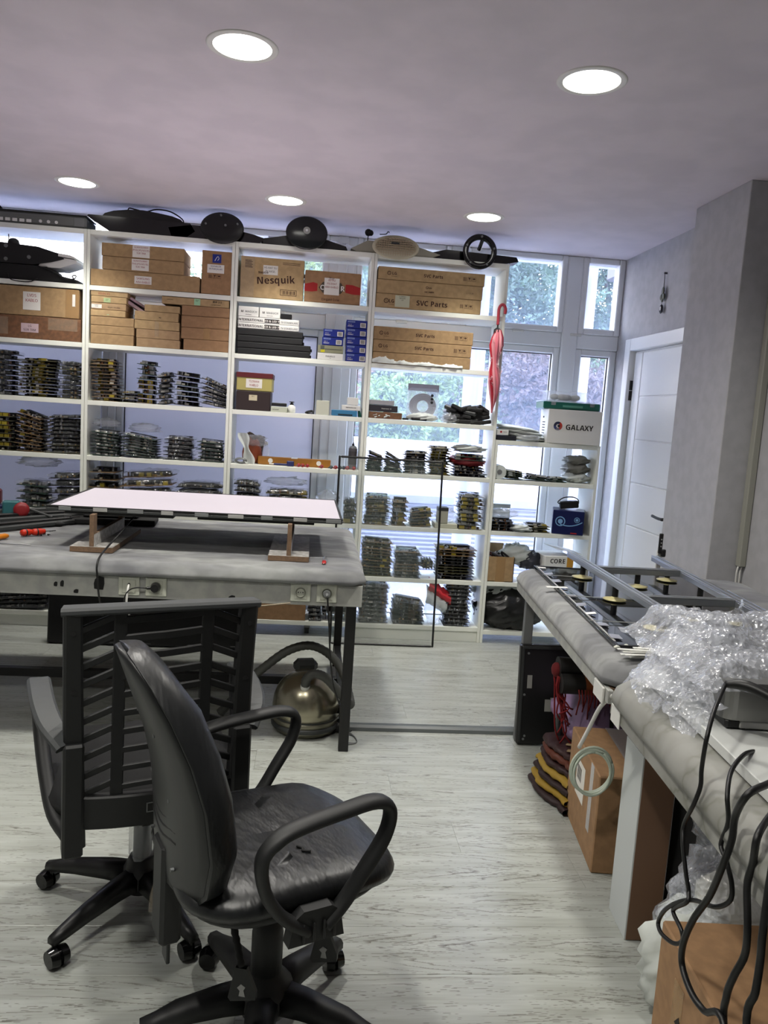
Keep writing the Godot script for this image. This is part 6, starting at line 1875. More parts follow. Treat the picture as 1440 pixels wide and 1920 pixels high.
func build_right_tables():
	var b: MB
	var t := thing("work_table", "padded grey work table under the suction frame, against the pier", "table", RT, RYAW)
	b = padded(0.0, 1.04, 0.0, 1.46, 0.73, 0.80, 0.06, 9); part("padded_top", b, M.fabric, t)
	b = MB.new(); b.box(Vector3(0.02, 0.7, 0.02), Vector3(1.02, 0.73, 1.44)); part("top_board", b, M.mdf, t)
	b = MB.new(); b.box(Vector3(0.008, 0.69, 0.02), Vector3(0.024, 0.7295, 1.455), 0.002); part("front_apron", b, M.apron, t)
	for p in [[0.06, 0.09], [0.98, 0.09], [0.72, 1.4], [0.98, 1.4]]:
		b = MB.new(); b.box(Vector3(p[0] - 0.02, 0.0, p[1] - 0.02), Vector3(p[0] + 0.02, 0.7, p[1] + 0.02), 0.002); part("leg", b, M.grey, t)
	b = MB.new(); b.box(Vector3(0.0, 0.68, 1.34), Vector3(0.0075, 0.728, 1.43), 0.002); part("end_plate", b, M.white, t)
	t = thing("work_table", "work table with marbled edge and white board on top", "table", rt(Vector3(0, 0, 1.5)), RYAW)
	b = padded(-0.012, 1.04, 0.0, 1.75, 0.725, 0.802, 0.06, 19); part("padded_top", b, M.vinyl, t)
	b = MB.new(); b.box(Vector3(0.02, 0.695, 0.02), Vector3(1.02, 0.725, 1.7)); part("top_board", b, M.mdf, t)
	b = MB.new(); b.box(Vector3(0.0, 0.685, 0.01), Vector3(0.018, 0.7245, 1.74), 0.002); part("front_apron", b, M.vinyl, t)
	for p in [[0.98, 0.09], [0.06, 1.66], [0.98, 1.66]]:
		b = MB.new(); b.box(Vector3(p[0] - 0.02, 0.0, p[1] - 0.02), Vector3(p[0] + 0.02, 0.69, p[1] + 0.02), 0.002); part("leg", b, M.grey, t)
	b = MB.new(); b.box(Vector3(-0.004, 0.675, 0.03), Vector3(-0.0005, 0.722, 0.1), 0.001); part("end_plate", b, M.white, t)
	b = MB.new(); b.box(Vector3(0.0, 0.0, 0.0), Vector3(0.9, 0.024, 1.62), 0.002)
	solo("white_board", b, mat(Color(0.80, 0.81, 0.80), 0.28), "glossy white melamine board lying on the marbled table", "board", rt(Vector3(0.06, 0.8045, 1.56)), RYAW)
	# dark glossy display on the padded table
	t = thing("display_panel", "large dark glossy display panel lying on the padded right table", "display panel", rt(Vector3(0.07, 0.8035, 0.05)), RYAW)
	b = MB.new(); b.box(Vector3(0.0, 0.0, 0.0), Vector3(0.74, 0.008, 1.24), 0.001); part("glass", b, M.mirror, t)
	b = MB.new()
	win_frame_flat(b, 0.0, 0.74, 0.0, 1.24, 0.012, 0.0082, 0.0105)
	part("bezel", b, M.black, t)
	b = MB.new(); b.box(Vector3(0.006, 0.0106, 0.02), Vector3(0.013, 0.0122, 1.2), 0.0005); part("driver_strip", b, M.grey_light, t)
	rng.seed = 17
	for k in 9:
		b = MB.new(); b.xf = Transform3D(Basis.from_euler(Vector3(0, rng.randf_range(-0.2, 0.2), rng.randf_range(-0.05, 0.2))), Vector3(0.02, 0.0128, 0.06 + k * 0.135)); b.box(Vector3(-0.012 - (0.05 if k == 3 else 0.0), 0, -0.012), Vector3(0.022, 0.0012, 0.012 + 0.012 * (k % 3))); part("flex_tab", b, M.silver if k % 3 else M.white, t)
	for z in [0.24, 0.62, 0.98]:
		b = MB.new(); b.cyl(Vector3(-0.01, 0.016, z), Vector3(0.17, 0.0135, z - 0.012), 0.0014, -1, 6); part("wire", b, M.grey_light, t)
	# aluminium frame with suction cups
	t = thing("suction_frame", "aluminium profile frame with cream suction cups on the dark display", "frame", Vector3(1.3, 0.8155, -2.8))
	var sh := Vector3(1.3, 0.8155, -2.8)
	var la := Vector3(1.176, 0.877, -3.40) - sh; var lb := Vector3(1.128, 0.877, -2.02) - sh
	var ra := Vector3(1.570, 0.877, -3.40) - sh; var rb := Vector3(1.44, 0.877, -2.02) - sh
	part("rail", rail(la, lb), M.alu, t); part("rail", rail(ra, rb), M.alu, t)
	for z in [-3.06, -2.545, -2.05]:
		var f: float = (z + 3.40) / 1.38
		var p0 := la.lerp(lb, f) + Vector3(0.0155, 0, 0); var p1 := ra.lerp(rb, f) + Vector3(-0.0155, 0, 0.0)
		part("cross_rail", rail(p0, p1), M.alu, t)
	for e in [[0, -3.2], [0, -2.80], [0, -2.40], [1, -3.22], [1, -2.86], [1, -2.50], [2, -3.06], [2, -2.545]]:
		var f: float = (e[1] + 3.40) / 1.38
		var p: Vector3 = la.lerp(lb, f) if e[0] == 0 else ra.lerp(rb, f) if e[0] == 1 else la.lerp(ra, 0.5).lerp(lb.lerp(rb, 0.5), f)
		p.y = 0.0
		b = MB.new(); b.xf = Transform3D(Basis(), p)
		b.lathe([Vector2(0.042, 0.0), Vector2(0.044, 0.002), Vector2(0.03, 0.005), Vector2(0.014, 0.008), Vector2(0.011, 0.012), Vector2(0.0, 0.012)], 24)
		var cup := part("suction_cup", b, mat(Color(0.66, 0.63, 0.46), 0.35), t)
		b = MB.new(); b.xf = Transform3D(Basis(), p); b.cyl(Vector3(0, 0.012, 0), Vector3(0, 0.0495, 0), 0.0115, -1, 14); part("stem", b, M.black, cup)
	# a spare profile lying towards the wall
	var sp := rail(Vector3(1.70, 0.814, -3.0), Vector3(1.60, 0.814, -1.95))
	solo("spare_profile", sp, M.alu, "spare aluminium profile lying near the right wall", "profile")
	# remote on a clamp post
	t = thing("clamp_stand", "white clamp post holding a black remote at the table corner", "stand", Vector3(1.60, 0.801, -3.42), 0.05)
	b = MB.new(); b.box(Vector3(-0.012, 0.0, -0.006), Vector3(0.010, 0.115, 0.006), 0.002); part("post", b, M.white, t)
	b = MB.new(); b.box(Vector3(-0.014, 0.1, 0.0065), Vector3(0.004, 0.192, 0.018), 0.003); part("remote", b, M.black, t)
	b = MB.new()
	for k in 3: b.cyl(Vector3(-0.005, 0.165 - 0.016 * k, 0.018), Vector3(-0.005, 0.165 - 0.016 * k, 0.0195), 0.0035, -1, 8)
	part("buttons", b, M.grey_light, t)
	b = MB.new(); b.box(Vector3(0.002, 0.085, 0.0065), Vector3(0.022, 0.12, 0.022), 0.004); part("clamp_knob", b, M.black, t)
	# white strips on the near end of the padded table
	rng.seed = 33
	t = thing("strip_pile", "small pile of thin white strips on the padded table end", "strips", rt(Vector3(0.16, 0.803, 1.37)), RYAW + 0.1)
	for k in 12:
		b = MB.new(); b.xf = Transform3D(Basis.from_euler(Vector3(0, rng.randf_range(-0.12, 0.12), 0)), Vector3(rng.randf_range(-0.03, 0.03), 0.002 + 0.0022 * k, rng.randf_range(-0.02, 0.02))); b.box(Vector3(-0.09, 0, -0.006), Vector3(0.09, 0.002, 0.006)); part("strip", b, M.white, t)
	for k in 5:
		b = crumple(Vector3(0.02, 0.012, 0.014), 900 + k, 0.5, 10, 6)
		solo("white_crumb", b, M.foam, "small white foam crumb beside the strip pile", "foam crumb", rt(Vector3(0.07 + 0.035 * k, 0.804, 1.30 - 0.02 * (k % 2))), 0.0, "foam crumbs")
	# appliance wrapped in bubble wrap
	t = thing("steel_appliance", "brushed steel appliance with black feet under bubble wrap", "appliance", Vector3(1.22, 0.829, -1.69), RYAW)
	b = MB.new(); b.prism(rrect(0.62, 0.36, 0.03, 5), 0.022, 0.105)
	var o := part("body", b, M.steel, t); o.rotation.x = -PI / 2
	b = MB.new(); b.box(Vector3(-0.27, 0.004, -0.15), Vector3(0.29, 0.022, 0.178), 0.002); part("base_plate", b, M.grey_light, t)
	for p in [[-0.27, 0.13], [0.27, 0.13], [-0.27, -0.13], [0.27, -0.13]]:
		b = MB.new(); b.box(Vector3(p[0] - 0.03, 0.0, p[1] - 0.045), Vector3(p[0] + 0.022, 0.024, p[1] + 0.045), 0.006); part("foot", b, M.black, t)
	t = thing("bubble_wrap", "crumpled sheet of bubble wrap draped over the steel appliance", "bubble wrap", Vector3(1.2, 0.828, -1.72))
	b = bubble_sheet(1)
	part("sheet", b, M.bubble, t)
	b = bubble_sheet(2)
	part("folded_corner", b, M.bubble, t)
	b = bubble_sheet(3)
	part("loose_edge", b, M.bubble, t)
	b = MB.new(); noise.seed = 66; b.grid(6, 6, func(u, w): return Vector3((u - 0.5) * 0.05, 0.05 * w + 0.02 * (u - 0.5), 0.02 * sin(PI * w) + 0.006 * noise.get_noise_2d(u * 5, w * 5)))
	solo("tape_piece", b, mat(Color(0.66, 0.60, 0.32), 0.5), "yellowish piece of tape stuck on the bubble wrap", "tape", Vector3(1.30, 0.955, -1.86), 0.3)
	# soldering station at the frame's edge
	t = thing("soldering_station", "dark soldering station with orange window on the white board", "soldering station", Vector3(1.02, 0.829, -1.32), RYAW)
	b = MB.new(); b.box(Vector3(-0.05, 0.0, -0.1), Vector3(0.2, 0.075, 0.1), 0.006); part("body", b, M.black, t)
	b = MB.new(); b.box(Vector3(-0.035, 0.02, 0.1005), Vector3(0.05, 0.055, 0.1015)); part("window", b, mat(Color(0.42, 0.2, 0.07), 0.3), t)
	b = MB.new(); b.cyl(Vector3(-0.05, 0.02, 0.03), Vector3(-0.085, 0.018, 0.03), 0.012, 0.009, 12); part("cable_socket", b, M.black, t)
	cables()
	lower_right()

func win_frame_flat(b: MB, x0: float, x1: float, z0: float, z1: float, w: float, y0: float, y1: float):
	b.box(Vector3(x0, y0, z0), Vector3(x0 + w, y1, z1)); b.box(Vector3(x1 - w, y0, z0), Vector3(x1, y1, z1))
	b.box(Vector3(x0 + w, y0, z0), Vector3(x1 - w, y1, z0 + w)); b.box(Vector3(x0 + w, y0, z1 - w), Vector3(x1 - w, y1, z1))

func bubble_sheet(kind: int) -> MB:
	var f := FastNoiseLite.new(); f.seed = 700 + kind; f.frequency = 1.0; f.fractal_octaves = 4
	var b := MB.new()
	if kind == 1:
		# over the appliance: heaped along the back, hanging over the front and left side
		b.grid(60, 44, func(u, w):
			var x: float = lerpf(-0.36, 0.42, u)
			var z: float = lerpf(-0.27, 0.19, w)
			var top: float = 0.112 + 0.03 * exp(-pow((w - 0.12) / 0.22, 2.0)) + 0.02 * exp(-pow((u - 0.1) / 0.2, 2.0))
			var edge: float = smoothstep(0.0, 0.14, u) * smoothstep(1.0, 0.86, w)
			var y: float = lerpf(0.085, top, edge)
			var k: float = f.get_noise_2d(u * 5.0, w * 5.0)
			var c: float = absf(f.get_noise_2d(u * 13.0 + 4.0, w * 13.0))
			return Vector3(x + 0.03 * k, y + 0.03 * k * edge + 0.022 * c, z + 0.03 * f.get_noise_2d(u * 6.0 + 9.0, w * 6.0)))
	elif kind == 2:
		# a stiff fold standing up at the back left
		b.grid(26, 30, func(u, w):
			var a: float = lerpf(-1.5, 1.7, u)
			var r: float = 0.075 + 0.09 * (1.0 - w) + 0.02 * f.get_noise_2d(u * 4.0, w * 4.0)
			return Vector3(-0.25 + 0.08 * w + cos(a + 1.6) * r * 0.9, lerpf(0.03, 0.215, w) - 0.04 * u * w, -0.06 - 0.10 * w + sin(a + 1.6) * r * 1.1))
	else:
		# the loose edge slipping over the table rim
		b.grid(26, 20, func(u, w):
			var x: float = lerpf(-0.37, -0.26, w) + 0.02 * f.get_noise_2d(u * 6.0, w * 3.0)
			var z: float = lerpf(-0.19, 0.16, u)
			return Vector3(x, lerpf(-0.025, 0.11, w) + 0.025 * f.get_noise_2d(u * 7.0, w * 5.0 + 3.0) + 0.02 * sin(u * 11.0), z + 0.03 * w))
	return b

func cables():
	var b: MB
	var t: Node3D
	# the soldering handle and its long thin cable that loops down and returns to the station
	t = thing("soldering_iron", "black soldering handle whose thin cable loops down before the table", "soldering iron", Vector3.ZERO)
	b = MB.new(); b.tube(cv([Vector3(0.868, 0.945, -1.49), Vector3(0.90, 0.952, -1.46), Vector3(0.945, 0.935, -1.41), Vector3(1.0, 0.905, -1.36), Vector3(1.06, 0.865, -1.31)], 4), [0.007, 0.008, 0.0095, 0.0105, 0.011, 0.011, 0.011, 0.0115, 0.012, 0.012, 0.0125, 0.013, 0.0135, 0.0135, 0.0135, 0.013, 0.012], 10); part("handle", b, M.black, t)
	b = MB.new(); b.tube(cv(CAB1, 5), 0.0044, 7); part("cable", b, M.black, t)
	for k in 3:
		b = MB.new(); b.tube(cv([CAB2, CAB3, CAB4][k], 6), 0.0062, 8)
		solo("black_cable", b, M.black, ["thick black cable curving from the table to the carton's left side", "thick black cable hanging straight down past the bubble wrap", "thick black cable hanging outermost over the tilted carton"][k], "cable")
	# white coil hanging from the padded table
	t = thing("white_cable_coil", "white cable with a hanging coil below the padded table end", "cable", Vector3(0.905, 0.4, -2.24))
	b = MB.new(); b.tube(cv([Vector3(-0.043, 0.325, 0.22), Vector3(-0.043, 0.29, 0.17), Vector3(-0.043, 0.245, 0.12), Vector3(-0.038, 0.16, 0.05), Vector3(-0.045, 0.075, 0.0)], 5), 0.006, 8); part("lead", b, M.white, t)
	b = MB.new(); b.tube([Vector3(-0.043, 0.322, 0.215), Vector3(-0.04, 0.338, 0.24)], 0.0068, 8); part("tape_wrap", b, M.black, t)
	for k in 4:
		b = MB.new()
		var p := []
		for q in 33:
			var a := TAU * q / 32 + 0.5 * k
			p.append(Vector3(cos(a) * (0.066 - 0.003 * k) + 0.004 * sin(k * 2.0), sin(a) * (0.076 - 0.003 * k) + 0.003 * cos(k * 3.0), 0.006 * sin(a + k) + 0.005 * k))
		b.tube(p, 0.0042, 7); part("coil_turn", b, mat(Color(0.68, 0.72, 0.66), 0.45), t)

func lower_right():
	var b: MB
	var t: Node3D
	# television leaning under the padded table
	t = thing("television", "black television back with labels under the padded right table", "television", Vector3(1.32, 0.003, -3.33), -0.05)
	var lean := Transform3D(Basis.from_euler(Vector3(-0.05, 0, 0.02)), Vector3.ZERO)
	b = MB.new(); b.xf = lean; b.box(Vector3(-0.335, 0.008, -0.03), Vector3(0.4, 0.468, 0.014), 0.008); part("back_cover", b, M.black, t)
	b = MB.new(); b.xf = lean; b.box(Vector3(-0.328, 0.45, 0.0142), Vector3(0.4, 0.462, 0.018), 0.003); b.box(Vector3(-0.328, 0.02, 0.0142), Vector3(-0.318, 0.45, 0.017), 0.002); part("rim", b, M.darkgrey, t)
	for e in [[-0.3, 0.27, 0.022, 0.06], [-0.215, 0.165, 0.09, 0.055], [-0.19, 0.215, 0.05, 0.014]]:
		b = MB.new(); b.xf = lean; b.box(Vector3(e[0], e[1], 0.0143), Vector3(e[0] + e[2], e[1] + e[3], 0.0152)); part("label", b, mat(Color(0.55, 0.55, 0.53), 0.5), t)
	b = MB.new(); b.xf = lean
	for p in [[-0.3, 0.43], [-0.31, 0.24], [-0.3, 0.05], [-0.305, 0.035]]: b.cyl(Vector3(p[0], p[1], 0.0142), Vector3(p[0], p[1], 0.0165), 0.0055, -1, 8)
	part("screws", b, M.grey, t)
	# animal carrier with lilac hood
	t = thing("pet_carrier", "lilac and dark grey slotted pet carrier under the padded table", "pet carrier", Vector3(1.36, 0.002, -3.06), RYAW)
	b = MB.new()
	var ra := PackedVector3Array(); var rb := PackedVector3Array(); var rc := PackedVector3Array(); var rd := PackedVector3Array()
	for p in rrect(0.46, 0.34, 0.06, 5): ra.append(Vector3(p.x, 0.0, -p.y))
	for p in rrect(0.53, 0.4, 0.07, 5): rb.append(Vector3(p.x, 0.215, -p.y))
	b.smooth(2); b.loft([ra, rb]); b.flat(); part("base", b, mat(Color(0.10, 0.105, 0.11), 0.5), t)
	b = MB.new()
	ra = PackedVector3Array(); rb = PackedVector3Array()
	for p in rrect(0.56, 0.43, 0.075, 5): ra.append(Vector3(p.x, 0.2155, -p.y)); rb.append(Vector3(p.x, 0.25, -p.y))
	for p in rrect(0.53, 0.40, 0.075, 5): rc.append(Vector3(p.x, 0.252, -p.y))
	for p in rrect(0.47, 0.34, 0.09, 5): rd.append(Vector3(p.x, 0.40, -p.y))
	b.smooth(2); b.loft([ra, rb, rc, rd]); b.flat(); part("hood", b, mat(Color(0.56, 0.47, 0.60), 0.5), t)
	for k in 7:
		b = MB.new(); b.xf = Transform3D(Basis.from_euler(Vector3(-0.2, 0, 0)), Vector3(-0.12 + 0.045 * k, 0.325, 0.192)); b.box(Vector3(-0.008, -0.045, -0.004), Vector3(0.008, 0.045, 0.0012), 0.003); part("slot", b, M.blackmatte, t)
	b = MB.new(); b.box(Vector3(-0.31, 0.16, 0.07), Vector3(-0.285, 0.28, 0.1), 0.006); b.box(Vector3(-0.3, 0.17, 0.07), Vector3(-0.25, 0.19, 0.1), 0.004); part("latch", b, M.darkgrey, t)
	# rolled rug with red fringe on the carrier
	t = thing("rolled_rug", "rolled patterned rug with red fringe lying on the pet carrier", "rug", Vector3(1.225, 0.405, -3.0), RYAW)
	var tones := [Color(0.06, 0.05, 0.08), Color(0.62, 0.53, 0.40), Color(0.56, 0.47, 0.35), Color(0.07, 0.05, 0.08), Color(0.48, 0.25, 0.10), Color(0.22, 0.04, 0.05)]
	for e in [[0.105, 0.045, 0.06, 0], [0.04, 0.1, 0.1, 3]]:
		b = MB.new()
		for k in 6:
			b.col(tones[(k + e[3]) % 6])
			var x0 := -0.2 + k * 0.09
			b.xf = Transform3D(Basis.from_euler(Vector3(0, 0, 0)).scaled(Vector3(1, 0.75, 1)), Vector3(0, 0.0, 0))
			b.cyl(Vector3(x0, e[0] + 0.012, e[1]), Vector3(x0 + 0.0895, e[0] + 0.012, e[1]), 0.052, -1, 18)
		part("roll", b, M.tint, t)
	b = MB.new(); b.ball(Vector3(-0.205, 0.075, 0.045), Vector3(0.022, 0.03, 0.032), 10, 6); part("fringe_knot", b, mat(Color(0.35, 0.03, 0.05), 0.9), t)
	rng.seed = 8
	for k in 16:
		b = MB.new()
		var a := Vector3(-0.2 + rng.randf_range(-0.01, 0.02), 0.06, 0.05 + rng.randf_range(-0.03, 0.04))
		var l := rng.randf_range(0.12, 0.28)
		b.tube(cv([a, a + Vector3(rng.randf_range(-0.01, 0.02), -l * 0.4, 0.02), a + Vector3(rng.randf_range(0.0, 0.05), -l * 0.8, 0.03), a + Vector3(rng.randf_range(0.0, 0.07), -l, 0.03)], 3), 0.0035, 5); part("fringe_strand", b, mat(Color(0.42, 0.03, 0.05), 0.9), t)
	for k in 22:
		b = MB.new()
		var a := Vector3(-0.14 + 0.012 * k, 0.035, 0.155)
		b.tube([a, a + Vector3(0.004, -0.03, 0.01), a + Vector3(rng.randf_range(-0.01, 0.01), -rng.randf_range(0.05, 0.12 if k < 6 else 0.06), 0.016)], 0.003, 5); part("fringe_strand", b, mat(Color(0.40, 0.05, 0.03), 0.9), t)
	# folded blanket on the floor
	t = thing("folded_blanket", "folded brown and yellow patterned blanket heaped on the floor", "blanket", Vector3(1.06, 0.001, -2.86), 0.15)
	var lay := [Color(0.14, 0.06, 0.05), Color(0.55, 0.44, 0.13), Color(0.15, 0.065, 0.05), Color(0.58, 0.47, 0.16), Color(0.16, 0.07, 0.05), Color(0.32, 0.15, 0.06), Color(0.17, 0.07, 0.05)]
	for k in 7:
		b = MB.new(); b.col(lay[k])
		var y := 0.028 * k
		var f := FastNoiseLite.new(); f.seed = 40 + k; f.frequency = 1.0
		b.grid(18, 14, func(u, w):
			var a: float = TAU * w
			var cx: float = signf(cos(a)) * pow(absf(cos(a)), 0.5); var sy: float = signf(sin(a)) * pow(absf(sin(a)), 0.7)
			var z: float = lerpf(-0.16, 0.15 - 0.012 * k, u)
			return Vector3(-0.01 + 0.006 * k + cx * (0.1 - 0.004 * k) * (0.75 + 0.25 * sin(PI * clampf(u * 1.2, 0, 1))) + 0.014 * f.get_noise_2d(u * 4.0, 1.0), y + 0.014 + sy * 0.0145 + 0.007 * f.get_noise_2d(u * 3.0, w * 2.0) * k * 0.3 + 0.0 * u, z))
		part("fold", b, M.tint, t)
	b = MB.new(); b.col(Color(0.5, 0.42, 0.3)); b.bar(Vector3(-0.02, 0.2, 0.02), Vector3(0.06, 0.215, 0.1), 0.02, 0.006, 0.002); b.bar(Vector3(0.0, 0.202, -0.03), Vector3(0.08, 0.216, 0.04), 0.016, 0.006, 0.002); part("pattern_band", b, M.tint, t)
	# brown carton, white cabinet side, wrapped bundle, near carton
	t = carton("floor_carton", "tall brown carton with shipping label beside the folded blanket", 1.0, 1.36, 0.001, 0.335, M.card[2], {"d": 0.42, "z": -2.315, "yaw": RYAW * 1.5, "bev": 0.004})
	b = MB.new(); b.box(Vector3(-0.1802, 0.14, -0.09), Vector3(-0.1808, 0.27, 0.03)); part("label", b, M.paper, t)
	b = MB.new()
	for k in 7: b.box(Vector3(-0.181, 0.2, -0.075 + 0.009 * k), Vector3(-0.1813, 0.25, -0.071 + 0.009 * k))
	part("barcode", b, M.ink, t)
	b = MB.new(); b.box(Vector3(-0.06, 0.3345, -0.2102), Vector3(0.02, 0.3352, 0.2102)); b.box(Vector3(-0.1805, 0.1, 0.1), Vector3(-0.1812, 0.334, 0.14)); part("tape", b, M.plastic, t)
	t = thing("cabinet_panel", "upright white cabinet box with brown back before the tall carton", "cabinet", Vector3(1.13, 0.001, -2.07), RYAW)
	b = MB.new(); b.box(Vector3(-0.165, 0.0, -0.075), Vector3(-0.065, 0.55, 0.073), 0.001); part("carcass", b, M.melamine_white, t)
	b = MB.new(); b.box(Vector3(-0.161, 0.002, 0.0735), Vector3(-0.068, 0.546, 0.0755), 0.0005); part("back_panel", b, mat(Color(0.42, 0.31, 0.23), 0.6), t)
	b = MB.new()
	for p in [[-0.13, -0.04], [-0.13, 0.04]]: b.cyl(Vector3(p[0], 0.55, p[1]), Vector3(p[0], 0.5508, p[1]), 0.004, -1, 8)
	part("dowel_holes", b, M.black, t)
	b = MB.new(); b.box(Vector3(0.0, 0.0, -0.18), Vector3(0.045, 0.5, 0.18), 0.004)
	solo("dark_monitor", b, M.blackmatte, "dark flat screen standing behind the white cabinet box", "screen", Vector3(1.09, 0.001, -2.03), RYAW)
	t = thing("wrapped_bundle", "large bundle in bubble wrap under the marbled table", "bundle", Vector3(1.2, 0.001, -1.80), 0.2)
	b = crumple(Vector3(0.46, 0.44, 0.36), 811, 0.22, 44, 26); part("wrap", b, M.bubble, t)
	b = crumple(Vector3(0.36, 0.36, 0.28), 815, 0.18, 24, 14); o_(part("inner", b, M.foam, t), Vector3(0.02, 0.02, 0))
	b = crumple(Vector3(0.3, 0.28, 0.24), 812, 0.3, 30, 18); o_(part("film", b, M.whitebag, t), Vector3(-0.17, 0.0, 0.02))
	b = crumple(Vector3(0.22, 0.3, 0.2), 813, 0.3, 30, 18); o_(part("upper_wrap", b, M.bubble, t), Vector3(-0.02, 0.33, -0.08))
	t = carton("floor_carton", "large brown carton crossed by black cables beside the bundle", 0.85, 1.3, 0.001, 0.322, M.card[2], {"d": 0.5, "z": -1.12, "yaw": RYAW, "bev": 0.004})
	b = MB.new(); b.box(Vector3(0.02, 0.3205, -0.25), Vector3(0.09, 0.3216, 0.25)); b.box(Vector3(-0.2255, 0.0, -0.15), Vector3(-0.226, 0.25, -0.1)); part("tape", b, M.tape, t)
	b = MB.new(); b.prism(PackedVector2Array([Vector2(0, 0), Vector2(0.02, 0), Vector2(0.02, 0.03), Vector2(0.03, 0.03), Vector2(0.01, 0.055), Vector2(-0.01, 0.03), Vector2(0.0, 0.03)]), 0, 0.0006)
	var mk := part("printed_arrow", b, M.ink, t); mk.rotation.y = -PI / 2; mk.position = Vector3(-0.2262, 0.13, -0.12)

func o_(n: Node3D, p: Vector3):
	n.position = p

func build_wall_things():
	var b: MB
	var t := thing("cable_trunking", "white vertical cable trunking with two wires beside the pier", "cable trunking", Vector3(2.052, 0.84, -3.53))
	b = MB.new(); b.box(Vector3(-0.016, 0.0, -0.008), Vector3(0.016, 1.755, 0.03), 0.003); part("cover", b, mat(Color(0.60, 0.60, 0.56), 0.5), t)
	for x in [-0.01, 0.007]:
		b = MB.new(); b.tube(cv([Vector3(x, 0.0, 0.012), Vector3(x - 0.006, -0.03, 0.014), Vector3(x - 0.004, -0.09, 0.012)], 3), 0.0042, 6); part("wire", b, M.white, t)
	t = thing("wall_charm", "hanging filigree charm with dark blue bead on the grey wall", "ornament", Vector3(2.062, 2.4, -4.72))
	b = MB.new(); b.cyl(Vector3(0.006, 0, 0), Vector3(-0.012, 0, 0), 0.006, -1, 8); part("hook", b, M.darkgrey, t)
	b = MB.new(); b.tube([Vector3(-0.008, 0, 0), Vector3(-0.006, -0.05, 0), Vector3(-0.006, -0.085, 0)], 0.0022, 5); part("cord", b, M.darkgrey, t)
	b = MB.new()
	b.ball(Vector3(-0.008, -0.105, 0), Vector3(0.006, 0.026, 0.02), 8, 6); b.ball(Vector3(-0.008, -0.14, 0.016), Vector3(0.006, 0.02, 0.018), 8, 6); b.ball(Vector3(-0.008, -0.14, -0.016), Vector3(0.006, 0.02, 0.018), 8, 6); b.ball(Vector3(-0.008, -0.158, 0), Vector3(0.006, 0.016, 0.014), 8, 6)
	part("filigree", b, mat(Color(0.28, 0.29, 0.25), 0.45, 0.4), t)
	b = MB.new(); b.tube([Vector3(-0.008, -0.17, 0), Vector3(-0.008, -0.186, 0)], 0.0018, 5); b.ball(Vector3(-0.009, -0.212, 0), Vector3(0.009, 0.028, 0.022), 12, 8); part("bead", b, mat(Color(0.03, 0.035, 0.11), 0.15), t)
	b = MB.new(); b.ball(Vector3(-0.0165, -0.21, 0.004), Vector3(0.003, 0.013, 0.009), 8, 6); part("eye_spot", b, M.white, t)
const CAB1 := [Vector3(0.868, 0.945, -1.490), Vector3(0.800, 0.924, -1.400), Vector3(0.765, 0.884, -1.354), Vector3(0.770, 0.819, -1.368), Vector3(0.769, 0.784, -1.363), Vector3(0.764, 0.741, -1.372), Vector3(0.772, 0.682, -1.411), Vector3(0.766, 0.650, -1.397), Vector3(0.766, 0.599, -1.371), Vector3(0.772, 0.569, -1.366), Vector3(0.765, 0.554, -1.354), Vector3(0.769, 0.507, -1.404), Vector3(0.770, 0.492, -1.407), Vector3(0.764, 0.489, -1.360), Vector3(0.771, 0.461, -1.367), Vector3(0.768, 0.438, -1.394), Vector3(0.765, 0.428, -1.438), Vector3(0.772, 0.430, -1.469), Vector3(0.766, 0.477, -1.439), Vector3(0.767, 0.526, -1.393), Vector3(0.772, 0.563, -1.345), Vector3(0.764, 0.607, -1.259), Vector3(0.769, 0.641, -1.224), Vector3(0.770, 0.671, -1.225), Vector3(0.764, 0.706, -1.240), Vector3(0.771, 0.718, -1.275), Vector3(0.768, 0.772, -1.256), Vector3(0.765, 0.818, -1.264), Vector3(0.800, 0.839, -1.318), Vector3(0.860, 0.842, -1.382), Vector3(0.930, 0.819, -1.454)]
const CAB2 := [Vector3(0.860, 0.847, -1.268), Vector3(0.800, 0.868, -1.206), Vector3(0.744, 0.866, -1.171), Vector3(0.750, 0.808, -1.208), Vector3(0.749, 0.765, -1.208), Vector3(0.744, 0.710, -1.218), Vector3(0.752, 0.628, -1.259), Vector3(0.746, 0.558, -1.293), Vector3(0.746, 0.492, -1.317), Vector3(0.752, 0.444, -1.322), Vector3(0.745, 0.431, -1.269), Vector3(0.749, 0.428, -1.226), Vector3(0.750, 0.448, -1.160), Vector3(0.750, 0.224, -1.060), Vector3(0.750, 0.008, -1.000)]
const CAB3 := [Vector3(0.860, 0.820, -1.246), Vector3(0.800, 0.812, -1.194), Vector3(0.751, 0.807, -1.142), Vector3(0.757, 0.754, -1.154), Vector3(0.756, 0.712, -1.160), Vector3(0.751, 0.652, -1.137), Vector3(0.759, 0.596, -1.147), Vector3(0.753, 0.547, -1.160), Vector3(0.753, 0.498, -1.173), Vector3(0.759, 0.426, -1.174), Vector3(0.759, 0.213, -1.074), Vector3(0.759, 0.008, -1.014)]
const CAB4 := [Vector3(0.745, 0.850, -1.082), Vector3(0.748, 0.756, -1.092), Vector3(0.741, 0.681, -1.082), Vector3(0.747, 0.631, -1.088), Vector3(0.746, 0.576, -1.088), Vector3(0.741, 0.500, -1.089), Vector3(0.741, 0.250, -0.989), Vector3(0.741, 0.008, -0.929)]

# ------------------------------------------------------------------ office chairs

